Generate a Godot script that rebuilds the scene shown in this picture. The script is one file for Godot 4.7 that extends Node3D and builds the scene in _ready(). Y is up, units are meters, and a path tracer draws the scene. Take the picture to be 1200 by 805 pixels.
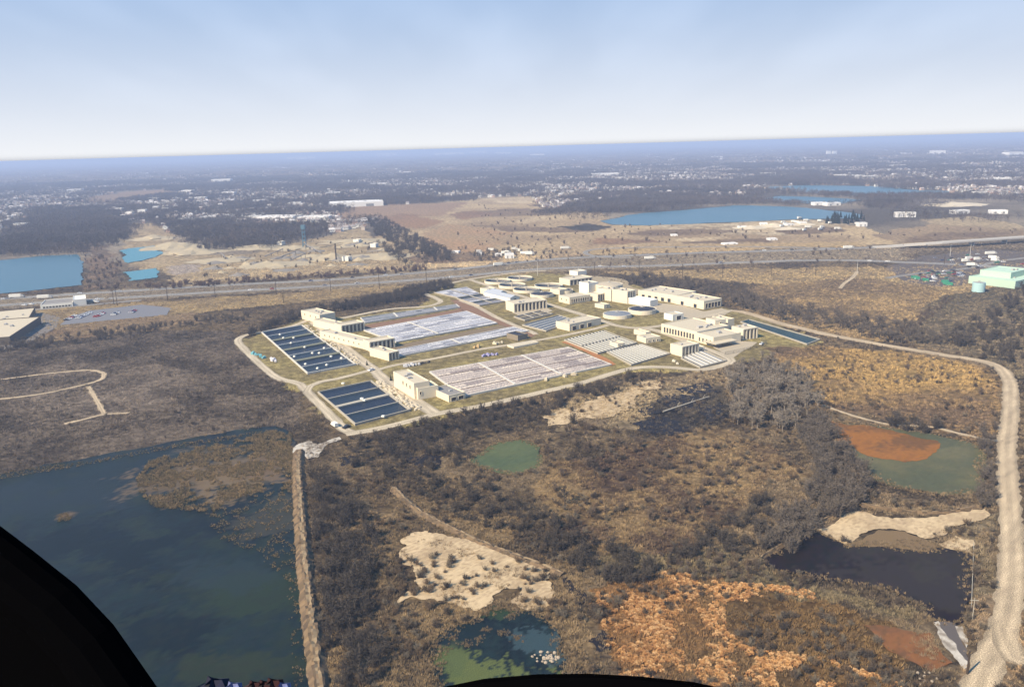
extends Node3D
# An aerial view over a sewage works on a flood plain; metres, y up, camera over the origin looking along -z.

var taken := {}
var mats := {}
var rng := RandomNumberGenerator.new()
var n1 := FastNoiseLite.new()
var n2 := FastNoiseLite.new()
var n3 := FastNoiseLite.new()

# ---------- small helpers ----------
class Geo:
	var v := PackedVector3Array()
	var n := PackedVector3Array()
	var c := PackedColorArray()
	func tri(a: Vector3, b: Vector3, d: Vector3, out: Vector3, col := Color.WHITE):
		if (b - a).cross(d - a).dot(out) > 0.0:
			var t := b
			b = d
			d = t
		v.append(a); v.append(b); v.append(d)
		for i in 3:
			n.append(out); c.append(col)
	func quad(a: Vector3, b: Vector3, d: Vector3, e: Vector3, out: Vector3, col := Color.WHITE):
		tri(a, b, d, out, col); tri(a, d, e, out, col)
	func face(a: Vector3, b: Vector3, d: Vector3, e: Vector3, inside: Vector3, col := Color.WHITE):
		var nn := (b - a).cross(d - a)
		if nn.length() < 1e-9:
			nn = (d - a).cross(e - a)
		nn = nn.normalized()
		if nn.dot(a - inside) < 0.0:
			nn = -nn
		quad(a, b, d, e, nn, col)
	func box(m: Vector3, ax: Vector3, ay: Vector3, az: Vector3, col := Color.WHITE):   # centre and half axes
		for s in [-1.0, 1.0]:
			quad(m + s * ax + ay + az, m + s * ax - ay + az, m + s * ax - ay - az, m + s * ax + ay - az, ax.normalized() * s, col)
			quad(m + s * ay + ax + az, m + s * ay - ax + az, m + s * ay - ax - az, m + s * ay + ax - az, ay.normalized() * s, col)
			quad(m + s * az + ax + ay, m + s * az - ax + ay, m + s * az - ax - ay, m + s * az + ax - ay, az.normalized() * s, col)
	func prism(p: Array, y0: float, y1: float, at := Vector2.ZERO, top := true, col := Color.WHITE):
		var q := PackedVector2Array()
		for i in p:
			q.append(i - at)
		var area := 0.0
		for i in q.size():
			area += q[i].cross(q[(i + 1) % q.size()])
		for i in q.size():
			var a := q[i]
			var b := q[(i + 1) % q.size()]
			var d := (b - a).normalized()
			var o := Vector3(d.y, 0, -d.x) * (1.0 if area > 0 else -1.0)
			quad(Vector3(a.x, y0, a.y), Vector3(b.x, y0, b.y), Vector3(b.x, y1, b.y), Vector3(a.x, y1, a.y), o, col)
		if top:
			var t := Geometry2D.triangulate_polygon(q)
			for i in range(0, t.size(), 3):
				tri(Vector3(q[t[i]].x, y1, q[t[i]].y), Vector3(q[t[i + 1]].x, y1, q[t[i + 1]].y), Vector3(q[t[i + 2]].x, y1, q[t[i + 2]].y), Vector3.UP, col)
	func tube(a: Vector3, b: Vector3, ra: float, rb: float, k := 6, cap := false, col := Color.WHITE):
		var d := (b - a).normalized()
		var s := d.cross(Vector3(0.31, 0.2, 0.93)).normalized()
		var t := d.cross(s)
		for i in k:
			var w0 := TAU * i / k
			var w1 := TAU * (i + 1) / k
			var o0 := s * cos(w0) + t * sin(w0)
			var o1 := s * cos(w1) + t * sin(w1)
			quad(a + o0 * ra, a + o1 * ra, b + o1 * rb, b + o0 * rb, (o0 + o1).normalized(), col)
			if cap:
				tri(b, b + o0 * rb, b + o1 * rb, d, col)
	func mesh() -> ArrayMesh:
		var arr := []
		arr.resize(Mesh.ARRAY_MAX)
		arr[Mesh.ARRAY_VERTEX] = v
		arr[Mesh.ARRAY_NORMAL] = n
		arr[Mesh.ARRAY_COLOR] = c
		var m := ArrayMesh.new()
		m.add_surface_from_arrays(Mesh.PRIMITIVE_TRIANGLES, arr)
		return m

func V(a: Array) -> Array:
	var o := []
	for i in range(0, a.size(), 2):
		o.append(Vector2(a[i], a[i + 1]))
	return o

func v3(p: Vector2, y := 0.0) -> Vector3:
	return Vector3(p.x, y, p.y)

func numbered(called: String) -> String:
	var k: int = taken.get(called, 0)
	taken[called] = k + 1
	return called if k == 0 else "%s_%03d" % [called, k]

func tag(o: Node, label := "", category := "", group := "", kind := ""):
	if label: o.set_meta("label", label)
	if category: o.set_meta("category", category)
	if group: o.set_meta("group", group)
	if kind: o.set_meta("kind", kind)

func thing(called: String, label: String, category: String, at := Vector3.ZERO, turn := 0.0, group := "") -> Node3D:
	var o := Node3D.new()
	o.name = numbered(called)
	add_child(o)
	o.position = at
	o.rotation.y = turn
	tag(o, label, category, group)
	return o

func part(called: String, g, m: Material, parent: Node = null) -> MeshInstance3D:
	var o := MeshInstance3D.new()
	o.mesh = g.mesh() if g is Geo else g
	o.material_override = m
	if parent == null:
		o.name = numbered(called)
		add_child(o)
	else:
		o.name = called
		parent.add_child(o, true)
	return o

func structure(called: String, g, m: Material, label := "") -> MeshInstance3D:
	var o := part(called, g, m)
	tag(o, label, "", "", "structure")
	return o

func stuff(called: String, label: String, category: String, mesh: Mesh, m: Material, places: Array, tints := [], parent: Node = null):
	var mm := MultiMesh.new()
	mm.transform_format = MultiMesh.TRANSFORM_3D
	mm.use_colors = tints.size() > 0
	mm.mesh = mesh
	mm.instance_count = places.size()
	for i in places.size():
		mm.set_instance_transform(i, places[i])
		if tints.size() > 0:
			mm.set_instance_color(i, tints[i])
	var o := MultiMeshInstance3D.new()
	o.name = numbered(called)
	o.multimesh = mm
	o.material_override = m
	add_child(o)
	tag(o, label, category, "", "stuff")
	return o

func lin(r: float, g: float, b: float) -> Color:
	return Color(r, g, b).linear_to_srgb()

func noise_tex(freq: float, lo: Color, hi: Color, px := 512, oct := 4, kind := FastNoiseLite.TYPE_SIMPLEX_SMOOTH, sd := 1, mid := 0.5) -> NoiseTexture2D:
	var f := FastNoiseLite.new()
	f.noise_type = kind
	f.frequency = freq
	f.fractal_octaves = oct
	f.seed = sd
	var t := NoiseTexture2D.new()
	t.width = px
	t.height = px
	t.seamless = true
	t.noise = f
	var r := Gradient.new()
	r.set_color(0, lo)
	r.set_color(1, hi)
	r.add_point(mid, lo.lerp(hi, 0.5))
	t.color_ramp = r
	return t

func normal_tex(freq: float, bump: float, px := 512, sd := 3) -> NoiseTexture2D:
	var t := noise_tex(freq, Color.BLACK, Color.WHITE, px, 4, FastNoiseLite.TYPE_SIMPLEX_SMOOTH, sd)
	t.color_ramp = null
	t.as_normal_map = true
	t.bump_strength = bump
	return t

# plain surface with grain: linear base colour, tile size in metres, spread of the grain
func surf(key: String, col: Color, tile := 6.0, spread := 0.35, rough := 0.9, vert := false, sd := 1) -> StandardMaterial3D:
	if mats.has(key): return mats[key]
	var m := StandardMaterial3D.new()
	m.albedo_color = Color(col.r, col.g, col.b).linear_to_srgb()
	m.roughness = rough
	m.metallic_specular = 0.3
	if spread > 0.0:
		var lo := 1.0 - spread
		m.albedo_texture = grain(spread, sd)
		m.uv1_triplanar = true
		m.uv1_world_triplanar = true
		m.uv1_scale = Vector3.ONE / tile
	m.vertex_color_use_as_albedo = vert
	mats[key] = m
	return m

var grains := {}
func grain(spread: float, sd: int) -> Texture2D:
	var k := "%.2f_%d" % [spread, sd]
	if not grains.has(k):
		var lo := 1.0 - spread
		grains[k] = noise_tex(0.035, Color(lo, lo, lo), Color.WHITE, 512, 5, FastNoiseLite.TYPE_SIMPLEX_SMOOTH, sd)
	return grains[k]

func water(key: String, col: Color, rough := 0.12, spec := 0.35, bump := 0.6, tile := 9.0, spread := 0.0) -> StandardMaterial3D:
	if mats.has(key): return mats[key]
	var m := StandardMaterial3D.new()
	m.albedo_color = Color(col.r, col.g, col.b).linear_to_srgb()
	m.roughness = rough
	m.metallic_specular = spec
	m.uv1_triplanar = true
	m.uv1_world_triplanar = true
	m.uv1_scale = Vector3.ONE / tile
	if spread > 0.0:
		m.albedo_texture = grain(spread, 11)
	m.normal_enabled = true
	m.normal_texture = ripple()
	m.normal_scale = bump
	mats[key] = m
	return m

var ripples: Texture2D
func ripple() -> Texture2D:
	if ripples == null: ripples = normal_tex(0.06, 6.0, 512, 9)
	return ripples

# ragged copy of an outline: midpoint displacement down to a step length
func ragged(p: Array, step: float, rough: float, sd := 1) -> Array:
	var r := RandomNumberGenerator.new()
	r.seed = sd
	var q := p.duplicate()
	for pass_ in 8:
		var o := []
		var split := false
		for i in q.size():
			var a: Vector2 = q[i]
			var b: Vector2 = q[(i + 1) % q.size()]
			o.append(a)
			var l := a.distance_to(b)
			if l > step:
				split = true
				var d := (b - a) / l
				o.append((a + b) / 2 + Vector2(-d.y, d.x) * r.randf_range(-1, 1) * l * rough + d * r.randf_range(-1, 1) * l * 0.1)
		q = o
		if not split: break
	return q

func sheet(called: String, p: Array, y: float, m: Material, step := 4.0, rough := 0.16, label := "", sd := 1) -> MeshInstance3D:
	var q := PackedVector2Array(ragged(p, step, rough, sd))
	var t := Geometry2D.triangulate_polygon(q)
	if t.is_empty():
		q = PackedVector2Array(ragged(p, step, rough * 0.4, sd + 7))
		t = Geometry2D.triangulate_polygon(q)
	if t.is_empty():
		q = PackedVector2Array(p)
		t = Geometry2D.triangulate_polygon(q)
	var at := q[0]
	var g := Geo.new()
	for i in range(0, t.size(), 3):
		g.tri(v3(q[t[i]] - at), v3(q[t[i + 1]] - at), v3(q[t[i + 2]] - at), Vector3.UP)
	# a short skirt so that the sheet is a slab and not a film
	for i in q.size():
		var a := q[i] - at
		var b := q[(i + 1) % q.size()] - at
		var d := (b - a).normalized()
		g.quad(v3(a), v3(b), v3(b, -0.3), v3(a, -0.3), Vector3(d.y, 0, -d.x))
	var o := part(called, g, m)
	o.position = v3(at, y)
	tag(o, label, "", "", "structure")
	return o

func smooth(p: Array, step: float) -> Array:
	var o := []
	for i in p.size() - 1:
		var a: Vector2 = p[i]
		var b: Vector2 = p[i + 1]
		var pre: Vector2 = p[max(i - 1, 0)]
		var post: Vector2 = p[min(i + 2, p.size() - 1)]
		var k := int(max(1.0, a.distance_to(b) / step))
		for j in k:
			o.append(a.cubic_interpolate(b, pre, post, float(j) / k))
	o.append(p[-1])
	return o

# a road as a slab with nine strips across; colours per strip come from the caller
func road(called: String, p: Array, w: float, y: float, m: Material, cols: Array, step := 8.0, ragged_edge := 0.0, kind_label := "") -> MeshInstance3D:
	var q := smooth(p, step)
	var at: Vector2 = q[0]
	var g := Geo.new()
	var rows := []
	for i in q.size():
		var d: Vector2 = (q[min(i + 1, q.size() - 1)] - q[max(i - 1, 0)]).normalized()
		var s := Vector2(-d.y, d.x)
		var row := []
		var offs := [-0.5, -0.4, -0.3, -0.18, -0.07, 0.07, 0.18, 0.3, 0.4, 0.5]
		var lo := -0.5 * w + rng.randf_range(-1, 1) * ragged_edge
		var hi := 0.5 * w + rng.randf_range(-1, 1) * ragged_edge
		for k in 10:
			var off: float = lo if k == 0 else (hi if k == 9 else offs[k] * w)
			row.append(v3(q[i] - at + s * off))
		rows.append(row)
	for i in q.size() - 1:
		for k in 9:
			var at4 := [rows[i][k], rows[i + 1][k], rows[i + 1][k + 1], rows[i][k + 1]]
			var id4 := [[i, k], [i + 1, k], [i + 1, k + 1], [i, k + 1]]
			var pv := []
			var pc := []
			for e in [0, 2, 1, 0, 3, 2]:
				var p3: Vector3 = at4[e]
				var edge: int = id4[e][1]
				var c: Color = cols[mini(edge, 8)].lerp(cols[maxi(edge - 1, 0)], 0.5)
				var f := 1.0 + 0.3 * n1.get_noise_2d((p3.x + at.x) * 1.7 + edge * 9.0, (p3.z + at.y) * 1.7) + 0.25 * n2.get_noise_2d(p3.x + at.x + edge * 3.0, p3.z + at.y)
				pv.append(p3)
				pc.append(Color(c.r * f, c.g * f, c.b * f))
			for e in [0, 3]:
				var flip: bool = (pv[e + 1] - pv[e]).cross(pv[e + 2] - pv[e]).y > 0
				for z in ([0, 2, 1] if flip else [0, 1, 2]):
					g.v.append(pv[e + z])
					g.n.append(Vector3.UP)
					g.c.append(pc[e + z])
		for k in [0, 9]:
			g.face(rows[i][k], rows[i + 1][k], rows[i + 1][k] - Vector3(0, 0.35, 0), rows[i][k] - Vector3(0, 0.35, 0), rows[i][4], cols[0])
	var o := part(called, g, m)
	o.position = v3(at, y)
	tag(o, kind_label, "", "", "structure")
	return o

func inside(p: Vector2, poly: PackedVector2Array) -> bool:
	return Geometry2D.is_point_in_polygon(p, poly)

func scatter(poly: Array, n: int, r: RandomNumberGenerator) -> Array:
	var q := PackedVector2Array(poly)
	var lo: Vector2 = q[0]
	var hi: Vector2 = q[0]
	for i in q:
		lo = lo.min(i)
		hi = hi.max(i)
	var o := []
	var tries := 0
	while o.size() < n and tries < n * 40:
		tries += 1
		var c := Vector2(r.randf_range(lo.x, hi.x), r.randf_range(lo.y, hi.y))
		if inside(c, q): o.append(c)
	return o

func _ready():
	rng.seed = 7
	# ---------- camera, sky, sun, exposure ----------
	var cam := Camera3D.new()
	cam.position = Vector3(0, 140, 0)
	cam.rotation_degrees = Vector3(-13.7851, 0, -1.6229)
	cam.fov = 46.4
	cam.near = 0.05
	cam.far = 80000
	add_child(cam)
	cam.current = true
	var sky_mat := ProceduralSkyMaterial.new()
	sky_mat.sky_top_color = Color(0.14, 0.55, 0.84)
	sky_mat.sky_horizon_color = Color(0.955, 0.96, 0.97)
	sky_mat.sky_curve = 0.135
	sky_mat.ground_bottom_color = Color(0.35, 0.32, 0.30)
	sky_mat.ground_horizon_color = Color(0.95, 0.955, 0.965)
	sky_mat.ground_curve = 0.5
	sky_mat.sun_angle_max = 12.0
	# thin high cloud, streaked
	var veil := Image.create(1024, 512, false, Image.FORMAT_RGBA8)
	var cn := FastNoiseLite.new()
	cn.frequency = 0.9
	cn.fractal_octaves = 5
	cn.seed = 8
	for j in 256:
		var up := PI * (0.5 - (j + 0.5) / 512.0)
		for i in 1024:
			var ar := TAU * i / 1024.0
			var dir := Vector3(cos(ar) * cos(up), sin(up), sin(ar) * cos(up))
			var pl := dir / (dir.y + 0.12)
			var dens := clampf(0.35 + 1.3 * cn.get_noise_3d(pl.x * 0.55, pl.z * 1.7, 0.3), 0.0, 1.0)
			veil.set_pixel(i, j, Color(1, 1, 1, dens * clampf(dir.y * 9.0, 0.0, 1.0)))
	sky_mat.sky_cover = ImageTexture.create_from_image(veil)
	sky_mat.sky_cover_modulate = Color(1, 1, 1, 0.06)
	var sky := Sky.new()
	sky.sky_material = sky_mat
	var env := Environment.new()
	env.background_mode = Environment.BG_SKY
	env.sky = sky
	env.tonemap_mode = Environment.TONE_MAPPER_LINEAR
	env.tonemap_exposure = 1.85
	env.background_energy_multiplier = 0.55
	env.sdfgi_enabled = true
	env.ssao_enabled = true
	env.ssil_enabled = true
	env.fog_enabled = true
	env.fog_density = 0.00017
	env.fog_light_color = Color(0.78, 0.855, 1.0)
	var we := WorldEnvironment.new()
	we.environment = env
	add_child(we)
	var sun := DirectionalLight3D.new()
	sun.light_energy = 1.6
	sun.light_color = Color(1.0, 0.935, 0.83)
	sun.light_angular_distance = 0.5
	sun.shadow_enabled = true
	add_child(sun)
	sun.look_at_from_position(Vector3.ZERO, Vector3(0.78, -0.87, -0.62), Vector3.UP)   # from behind the left shoulder, 41 degrees up
	n1.frequency = 0.02
	n1.seed = 5
	n1.fractal_octaves = 4
	n2.frequency = 0.15
	n2.seed = 9
	n2.fractal_octaves = 3
	n3.frequency = 0.002
	n3.seed = 21
	n3.fractal_octaves = 4
	build_ground()
	build_waters()
	build_roads()
	build_plant()
	build_neighbours()
	build_vegetation()
	build_far()
	build_cabin()

# ---------- setting: ground, water, roads ----------
var POND_W := V([-309.1,-311.1,-237.4,-345.6,-207,-363.1,-173.8,-383.5,-126.8,-402.6,-115.4,-390,-105.9,-363.2,-87.9,-297,-72.5,-243.9,-61,-205.5,-53.1,-179.7,-46.8,-158.9,-103.8,-161,-187.6,-164.1])
var POND_GREEN := V([-22.1,-347.7,-15.2,-357.9,-8.9,-369.3,4.5,-371.7,12.1,-360.8,12.9,-343.5,8.7,-333.8,-0.9,-327.8,-11.5,-334.3])
var POND_S := V([-26.6,-206,-22.4,-213,-15.4,-216.2,-11.6,-219.6,-8.3,-226.1,-2.4,-222,3.8,-222.6,11.6,-211.3,13.6,-197.7,12.2,-191.7,9.4,-177.1,-2.7,-174.4,-20.2,-178.3,-24.1,-192.2])
var POND_E := V([154.8,-389.4,178.8,-378.3,201.4,-364.1,213,-351.7,213.2,-337.7,188.3,-297.9,172.6,-294.9,156.6,-304.3,148.5,-318.1,152.9,-337.1,155.1,-367.9])
var POND_DARK := V([83.5,-250.1,96.8,-259.7,109.8,-269.4,117.1,-256,125,-256.8,141.9,-251.5,149.2,-254.1,156.6,-248.3,140.8,-221.4,129.8,-208.2,122.1,-210.3,123.9,-218.9,116.8,-229.1,106,-233.3,93.9,-238.2,84,-242.6])
var BOG := V([65,-415.4,79.9,-438.9,99.1,-448.7,126.6,-458.2,116.2,-415.3,105.9,-388.3,90.2,-376.9,70.6,-374.8,62.1,-388.1])
var LAKE_W := V([-1068.4,-1001.1,-917.4,-1078.2,-742.2,-1167.8,-705.9,-1207,-655.2,-1215.7,-575,-1074.8,-511.8,-956.2,-491,-909.8,-521.9,-886.6,-556.5,-865.3,-688.2,-799,-824.7,-764])
var LAKE_T1 := V([-605.9,-1245.7,-606.2,-1278.1,-577.1,-1305.2,-517.5,-1195.5,-513.7,-1120.6,-523.2,-1097,-554.6,-1146.9])
var LAKE_T2 := V([-488.9,-1005.9,-459,-1036.8,-422.4,-953.1,-447.6,-932.3])
var LAKE_E1 := V([171.6,-1516.4,239.5,-1629.2,348.6,-1700.4,502.7,-1803.7,571.1,-1750.2,631.5,-1641.7,655.9,-1486.3,631,-1439.4,554.3,-1438.1,461.4,-1433.5,353.2,-1425.5,244.8,-1410.2,186.3,-1443.7])
var LAKE_E2 := V([797.1,-2476,932.5,-2505,1058.7,-2374,1073.2,-2151,1127.5,-2059,1061.2,-1959.1,957,-1956.8,859.1,-1968.7,819.6,-2138,787.3,-2239])
var LAKE_E3 := V([595.6,-1988.5,694.2,-2065,760,-1980.7,820.4,-1856.2,725.6,-1767.1,669,-1790.4,627.7,-1864.8])

var patches := []
var grid_z := PackedFloat32Array()
var grid_c := PackedColorArray()
const GRID_U := 620
func ground_color(p: Vector2) -> Color:
	var i := grid_z.bsearch(-p.y)
	i = clampi(i, 0, grid_z.size() - 1)
	var w := (absf(p.y) + 160.0) * 0.98
	var j := clampi(int((p.x / w + 1.0) * 0.5 * (GRID_U - 1) + 0.5), 0, GRID_U - 1)
	return grid_c[i * GRID_U + j]
func patch(poly: Array, a: Color, b: Color, rough := 0.3, scale := 1.0, paint := true):
	patches.append([PackedVector2Array(poly), a, b, rough, scale, paint])

func build_ground():
	var zs := PackedFloat32Array()
	var d := 60.0
	while d < 46000.0:
		zs.append(-d)
		d += min(0.0013 * (d * d + 19600.0) / 140.0, 0.016 * d)
	zs.append(-46000.0)
	var nu := 620
	var nr := zs.size()
	var half := 0.98
	var scrub_a := Color(0.06, 0.048, 0.038)
	var scrub_b := Color(0.185, 0.14, 0.088)
	# marsh field on the left, meadows, lawns of the works
	patch(V([-535.6,-482.8,-406.1,-620.3,-372.9,-633.8,-320.4,-655.1,-229.9,-640.4,-205.4,-596.4,-133.1,-467.7,-108,-399.7,-122.4,-399.6,-173.2,-381.1,-236.1,-343.5,-330.1,-282.8]), Color(0.066, 0.055, 0.047), Color(0.17, 0.138, 0.11), 0.35)
	patch(V([-331.2,-536.8,-283.1,-547.4,-214.2,-524.5,-202.1,-452.1,-228.5,-423.7,-282.6,-443.4]), Color(0.12, 0.1, 0.083), Color(0.22, 0.18, 0.145), 0.3)
	patch(V([-610.7,-621.9,-419.7,-642.6,-393.4,-671,-342.2,-702.5,-242.6,-751.3,-166.1,-774.8,-70.9,-844.1,-36.5,-902.4,99.2,-902.6,256.8,-788.3,421.7,-705.1,444.6,-680.8,575.8,-660.6,768.2,-891.2,450.3,-874,195,-897.4,60.5,-903.4,-71.7,-855.3,-178.2,-835.4,-338.7,-787.5,-493.3,-762.5,-710.4,-729.7]), Color(0.37, 0.28, 0.15), Color(0.25, 0.19, 0.115), 0.25, 2.0)
	patch(V([-389.6,-638.9,-387.4,-680.3,-329.4,-708.1,-289.8,-725.5,-264.5,-677.8,-327.6,-640.3,-365.9,-621.2]), Color(0.23, 0.165, 0.105), Color(0.28, 0.21, 0.13), 0.1, 2.0)
	patch(V([248.7,-789.7,350.6,-809.1,426.4,-700.1,323.5,-578.7,289.6,-537.4,245.1,-558.2,215.3,-595.6,203.4,-641.9,193.7,-711]), Color(0.31, 0.225, 0.12), Color(0.17, 0.125, 0.08), 0.3)
	patch(V([386.3,-710.7,495.9,-762.5,606.2,-697,347.8,-387.4,298.2,-455.4,294.8,-484.8,282.6,-523.7,278.7,-551.5]), Color(0.105, 0.09, 0.062), Color(0.19, 0.15, 0.1), 0.4)
	patch(V([-214.9,-611.6,-191,-651.4,-178.7,-694.7,-147.7,-683.2,-84.8,-719.9,-71.9,-751.5,-88.4,-810.4,-43,-873.3,40.9,-900.7,94.5,-860.5,190.7,-672.2,207.3,-621.4,220.8,-550.7,199.4,-533.3,142,-499.3,122.5,-483,75.4,-489.9,40.3,-461.4,-19.9,-421.6,-75.3,-386.7,-86.1,-386.3,-135.5,-476.9,-152.9,-495.6]), Color(0.34, 0.285, 0.125), Color(0.25, 0.205, 0.105), 0.03, 1.5)
	patch(V([175.6,-536.1,212.5,-536.7,252.1,-520.2,278.8,-495,293.3,-473,284,-447.9,237.6,-370.8,216,-354.8,196.2,-380.6,162.1,-403.9,174.6,-450,169.7,-488.1]), Color(0.33, 0.225, 0.095), Color(0.16, 0.112, 0.072), 0.35, 0.7)
	patch(V([14.1,-343.4,106.4,-381.8,128.7,-315.8,97.2,-285.1,70.2,-269.1,43.3,-240.4,17,-272.3,9,-310.9]), Color(0.085, 0.057, 0.042), Color(0.25, 0.178, 0.095), 0.4)
	patch(V([-61.8,-329.3,-31.6,-327.2,-1.9,-291.5,15.9,-256.3,22.7,-233.5,21.9,-201.7,14.8,-176.8,-51.3,-179.6,-58.3,-205.4,-63.2,-260.9]), Color(0.075, 0.058, 0.042), Color(0.235, 0.17, 0.095), 0.35)
	patch(V([24.1,-230.9,52.5,-243.8,74.5,-230.8,94.2,-224.7,102,-206.1,100.1,-181.5,86.7,-153.8,24.8,-156.2,24.8,-201.5]), Color(0.25, 0.135, 0.055), Color(0.14, 0.09, 0.045), 0.4, 0.6)
	patch(V([74.5,-230.8,94.7,-226.2,105.4,-208.1,102.6,-186.6,80.1,-187.6,68.8,-195.6,63.9,-212.3]), Color(0.15, 0.095, 0.042), Color(0.1, 0.065, 0.032), 0.4)
	patch(V([27.5,-252.7,58.8,-260,84.1,-243.7,106.7,-229.1,122.7,-217.5,113.8,-209.8,99.4,-224.5,74.5,-230.8,52.5,-243.8,25.4,-233.4]), Color(0.17, 0.135, 0.08), Color(0.12, 0.1, 0.065), 0.35)
	patch(V([179.5,-287.4,197.4,-302.3,148.8,-221.9,133,-206.7]), Color(0.13, 0.105, 0.07), Color(0.2, 0.16, 0.105), 0.3)
	patch(V([129.8,-206.9,147.5,-222,159.5,-226.3,125.5,-172.2,106.7,-173]), Color(0.3, 0.21, 0.125), Color(0.24, 0.18, 0.12), 0.15)
	patch(V([106,-317.4,142.8,-314.8,165,-288.3,186.5,-290.8,181.6,-279.7,142.2,-282.2,113.4,-275.4,85.7,-258.5,80.4,-271.9]), Color(0.14, 0.105, 0.07), Color(0.21, 0.16, 0.1), 0.4)
	patch(BOG, Color(0.035, 0.033, 0.034), Color(0.1, 0.085, 0.065), 0.5)
	patch(V([17.6,-416.7,49.7,-453.5,82.8,-469.9,134.5,-487.8,130.7,-454.3,75.3,-426.6,59.6,-385.7,24.6,-382.3]), Color(0.3, 0.235, 0.145), Color(0.18, 0.14, 0.095), 0.5)
	# beyond the highway
	patch(V([-866.9,-728.3,-680.1,-789.1,-542.6,-842.7,-433.3,-866.6,-316.9,-891.8,-193.5,-912.1,-79.4,-956.5,2.9,-1002.4,69.3,-1032.6,227.5,-1049.4,384.6,-1049.7,482.1,-1054.7,498.1,-1006,472,-917.4,365.7,-954.2,199.1,-916.4,61.3,-916.2,2.2,-901.5,-72.6,-866.8,-178.2,-835.4,-292,-818.2,-400.1,-796.8,-499,-771.7,-628.5,-726.3,-797.5,-667]), Color(0.23, 0.19, 0.14), Color(0.29, 0.24, 0.17), 0.1)
	patch(V([-223.3,-1060.8,-222.1,-1254.6,-210.5,-1581.2,-268.7,-2037,-84.8,-2295,62.4,-2388,219.2,-1991.5,179.4,-1462.3,390.8,-1397.8,575.9,-1311.4,529.9,-1072.1,231.1,-1066.5,69.3,-1032.6,-99.6,-953.5]), Color(0.58, 0.45, 0.27), Color(0.38, 0.285, 0.18), 0.2, 0.35)
	patch(V([-464.5,-2208,-114.3,-2164,-140.4,-1759.5,-343.1,-1659.3]), Color(0.36, 0.25, 0.165), Color(0.39, 0.275, 0.18), 0.1)
	patch(V([-152.1,-1321.8,-108.1,-1549.9,5.3,-1360.1,-25.7,-1096.7,-88.4,-1074.7]), Color(0.47, 0.31, 0.18), Color(0.42, 0.31, 0.19), 0.1)
	patch(V([108.6,-1094.3,242.8,-1121.3,475.3,-1105.5,477,-1055.9,250.8,-1053.1,114.3,-1039.7]), Color(0.52, 0.38, 0.2), Color(0.46, 0.35, 0.2), 0.1)
	patch(V([531.5,-1179.3,697.4,-1304.3,781.1,-1196.6,1028.7,-1203.3,853.6,-993.5,713.1,-1108.6,517.5,-1046.3]), Color(0.3, 0.225, 0.15), Color(0.4, 0.3, 0.19), 0.1, 0.5)
	patch(V([700.6,-1365.7,810.5,-1433.2,813.7,-1268.9,750.2,-1167.8,697.4,-1304.3]), Color(0.52, 0.42, 0.27), Color(0.38, 0.3, 0.19), 0.1)
	patch(V([261.7,-1421,416.8,-1491.9,545.6,-1415.2,574.7,-1341.7,424.2,-1195.9,344.3,-1229.1,265,-1288.9]), Color(0.66, 0.55, 0.38), Color(0.36, 0.28, 0.18), 0.2, 2.0)
	patch(V([-832.3,-1770.8,-757.3,-1747.9,-623.3,-1486.9,-443.6,-1150.8,-367.5,-1162.6,-285.6,-1534.2,-191.7,-1247.2,-88.4,-1074.7,-109.3,-948.5,-201.6,-952.3,-375.9,-879,-437.2,-1003.3,-506.9,-1061.5,-619.6,-1292.3]), Color(0.5, 0.395, 0.245), Color(0.33, 0.26, 0.165), 0.6, 2.0)
	patch(V([-451.4,-1050.6,-419.4,-1076.1,-385.3,-993.6,-412.8,-964.5]), Color(0.4, 0.34, 0.29), Color(0.4, 0.34, 0.29), 0.02)
	patch(V([-1557.4,-3008,-1641,-3455,-1511.1,-3668,-1313.3,-3223,-1303.2,-2797,-1326.5,-2556]), Color(0.34, 0.24, 0.16), Color(0.3, 0.22, 0.15), 0.1)
	patch(V([-1281.8,-2882,-1066.3,-3349,-633.7,-3111,-431.5,-2493,-465.7,-1659,-617.3,-1596.3,-786.6,-1840.3]), Color(0.26, 0.21, 0.165), Color(0.15, 0.13, 0.11), 0.1, 0.4)
	patch(V([-727.7,-1377.4,-713.8,-1399.4,-580.1,-1180.1,-440.3,-895.5,-473,-884.1,-553,-1047.3]), Color(0.24, 0.17, 0.115), Color(0.15, 0.12, 0.09), 0.5)
	# streaks of brush, bare earth and stubble across the far fields
	patch(V([-68.6,-1828.2,9,-1902.4,104,-1814.6,88.5,-1702.7,-36.9,-1681]), Color(0.2, 0.145, 0.1), Color(0.28, 0.205, 0.135), 0.2)
	patch(V([-65.9,-1519.8,36.4,-1440.2,151.4,-1376.6,131.7,-1325.4,5.3,-1360.1]), Color(0.2, 0.145, 0.1), Color(0.28, 0.205, 0.135), 0.2)
	patch(V([85.3,-1441.7,146.4,-1472.3,171.9,-1400.7,148.3,-1348.6,97.9,-1362.7]), Color(0.06, 0.055, 0.05), Color(0.1, 0.085, 0.07), 0.2)
	patch(V([3.4,-1569.5,70.7,-1665.8,84.7,-1600.3,25.2,-1492.3]), Color(0.68, 0.55, 0.36), Color(0.5, 0.39, 0.25), 0.2)
	patch(V([-140.4,-1759.5,-78.4,-1882.3,-21.5,-1741,-87.9,-1636.8]), Color(0.36, 0.23, 0.14), Color(0.27, 0.18, 0.12), 0.2)
	patch(V([251.3,-1160.9,378.8,-1173,371.6,-1131.2,256.3,-1128.2]), Color(0.2, 0.145, 0.1), Color(0.28, 0.205, 0.135), 0.2)
	patch(V([242.1,-1208,326.1,-1209.8,331.5,-1173.8,247.6,-1172.7]), Color(0.68, 0.55, 0.36), Color(0.5, 0.39, 0.25), 0.2)
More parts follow.
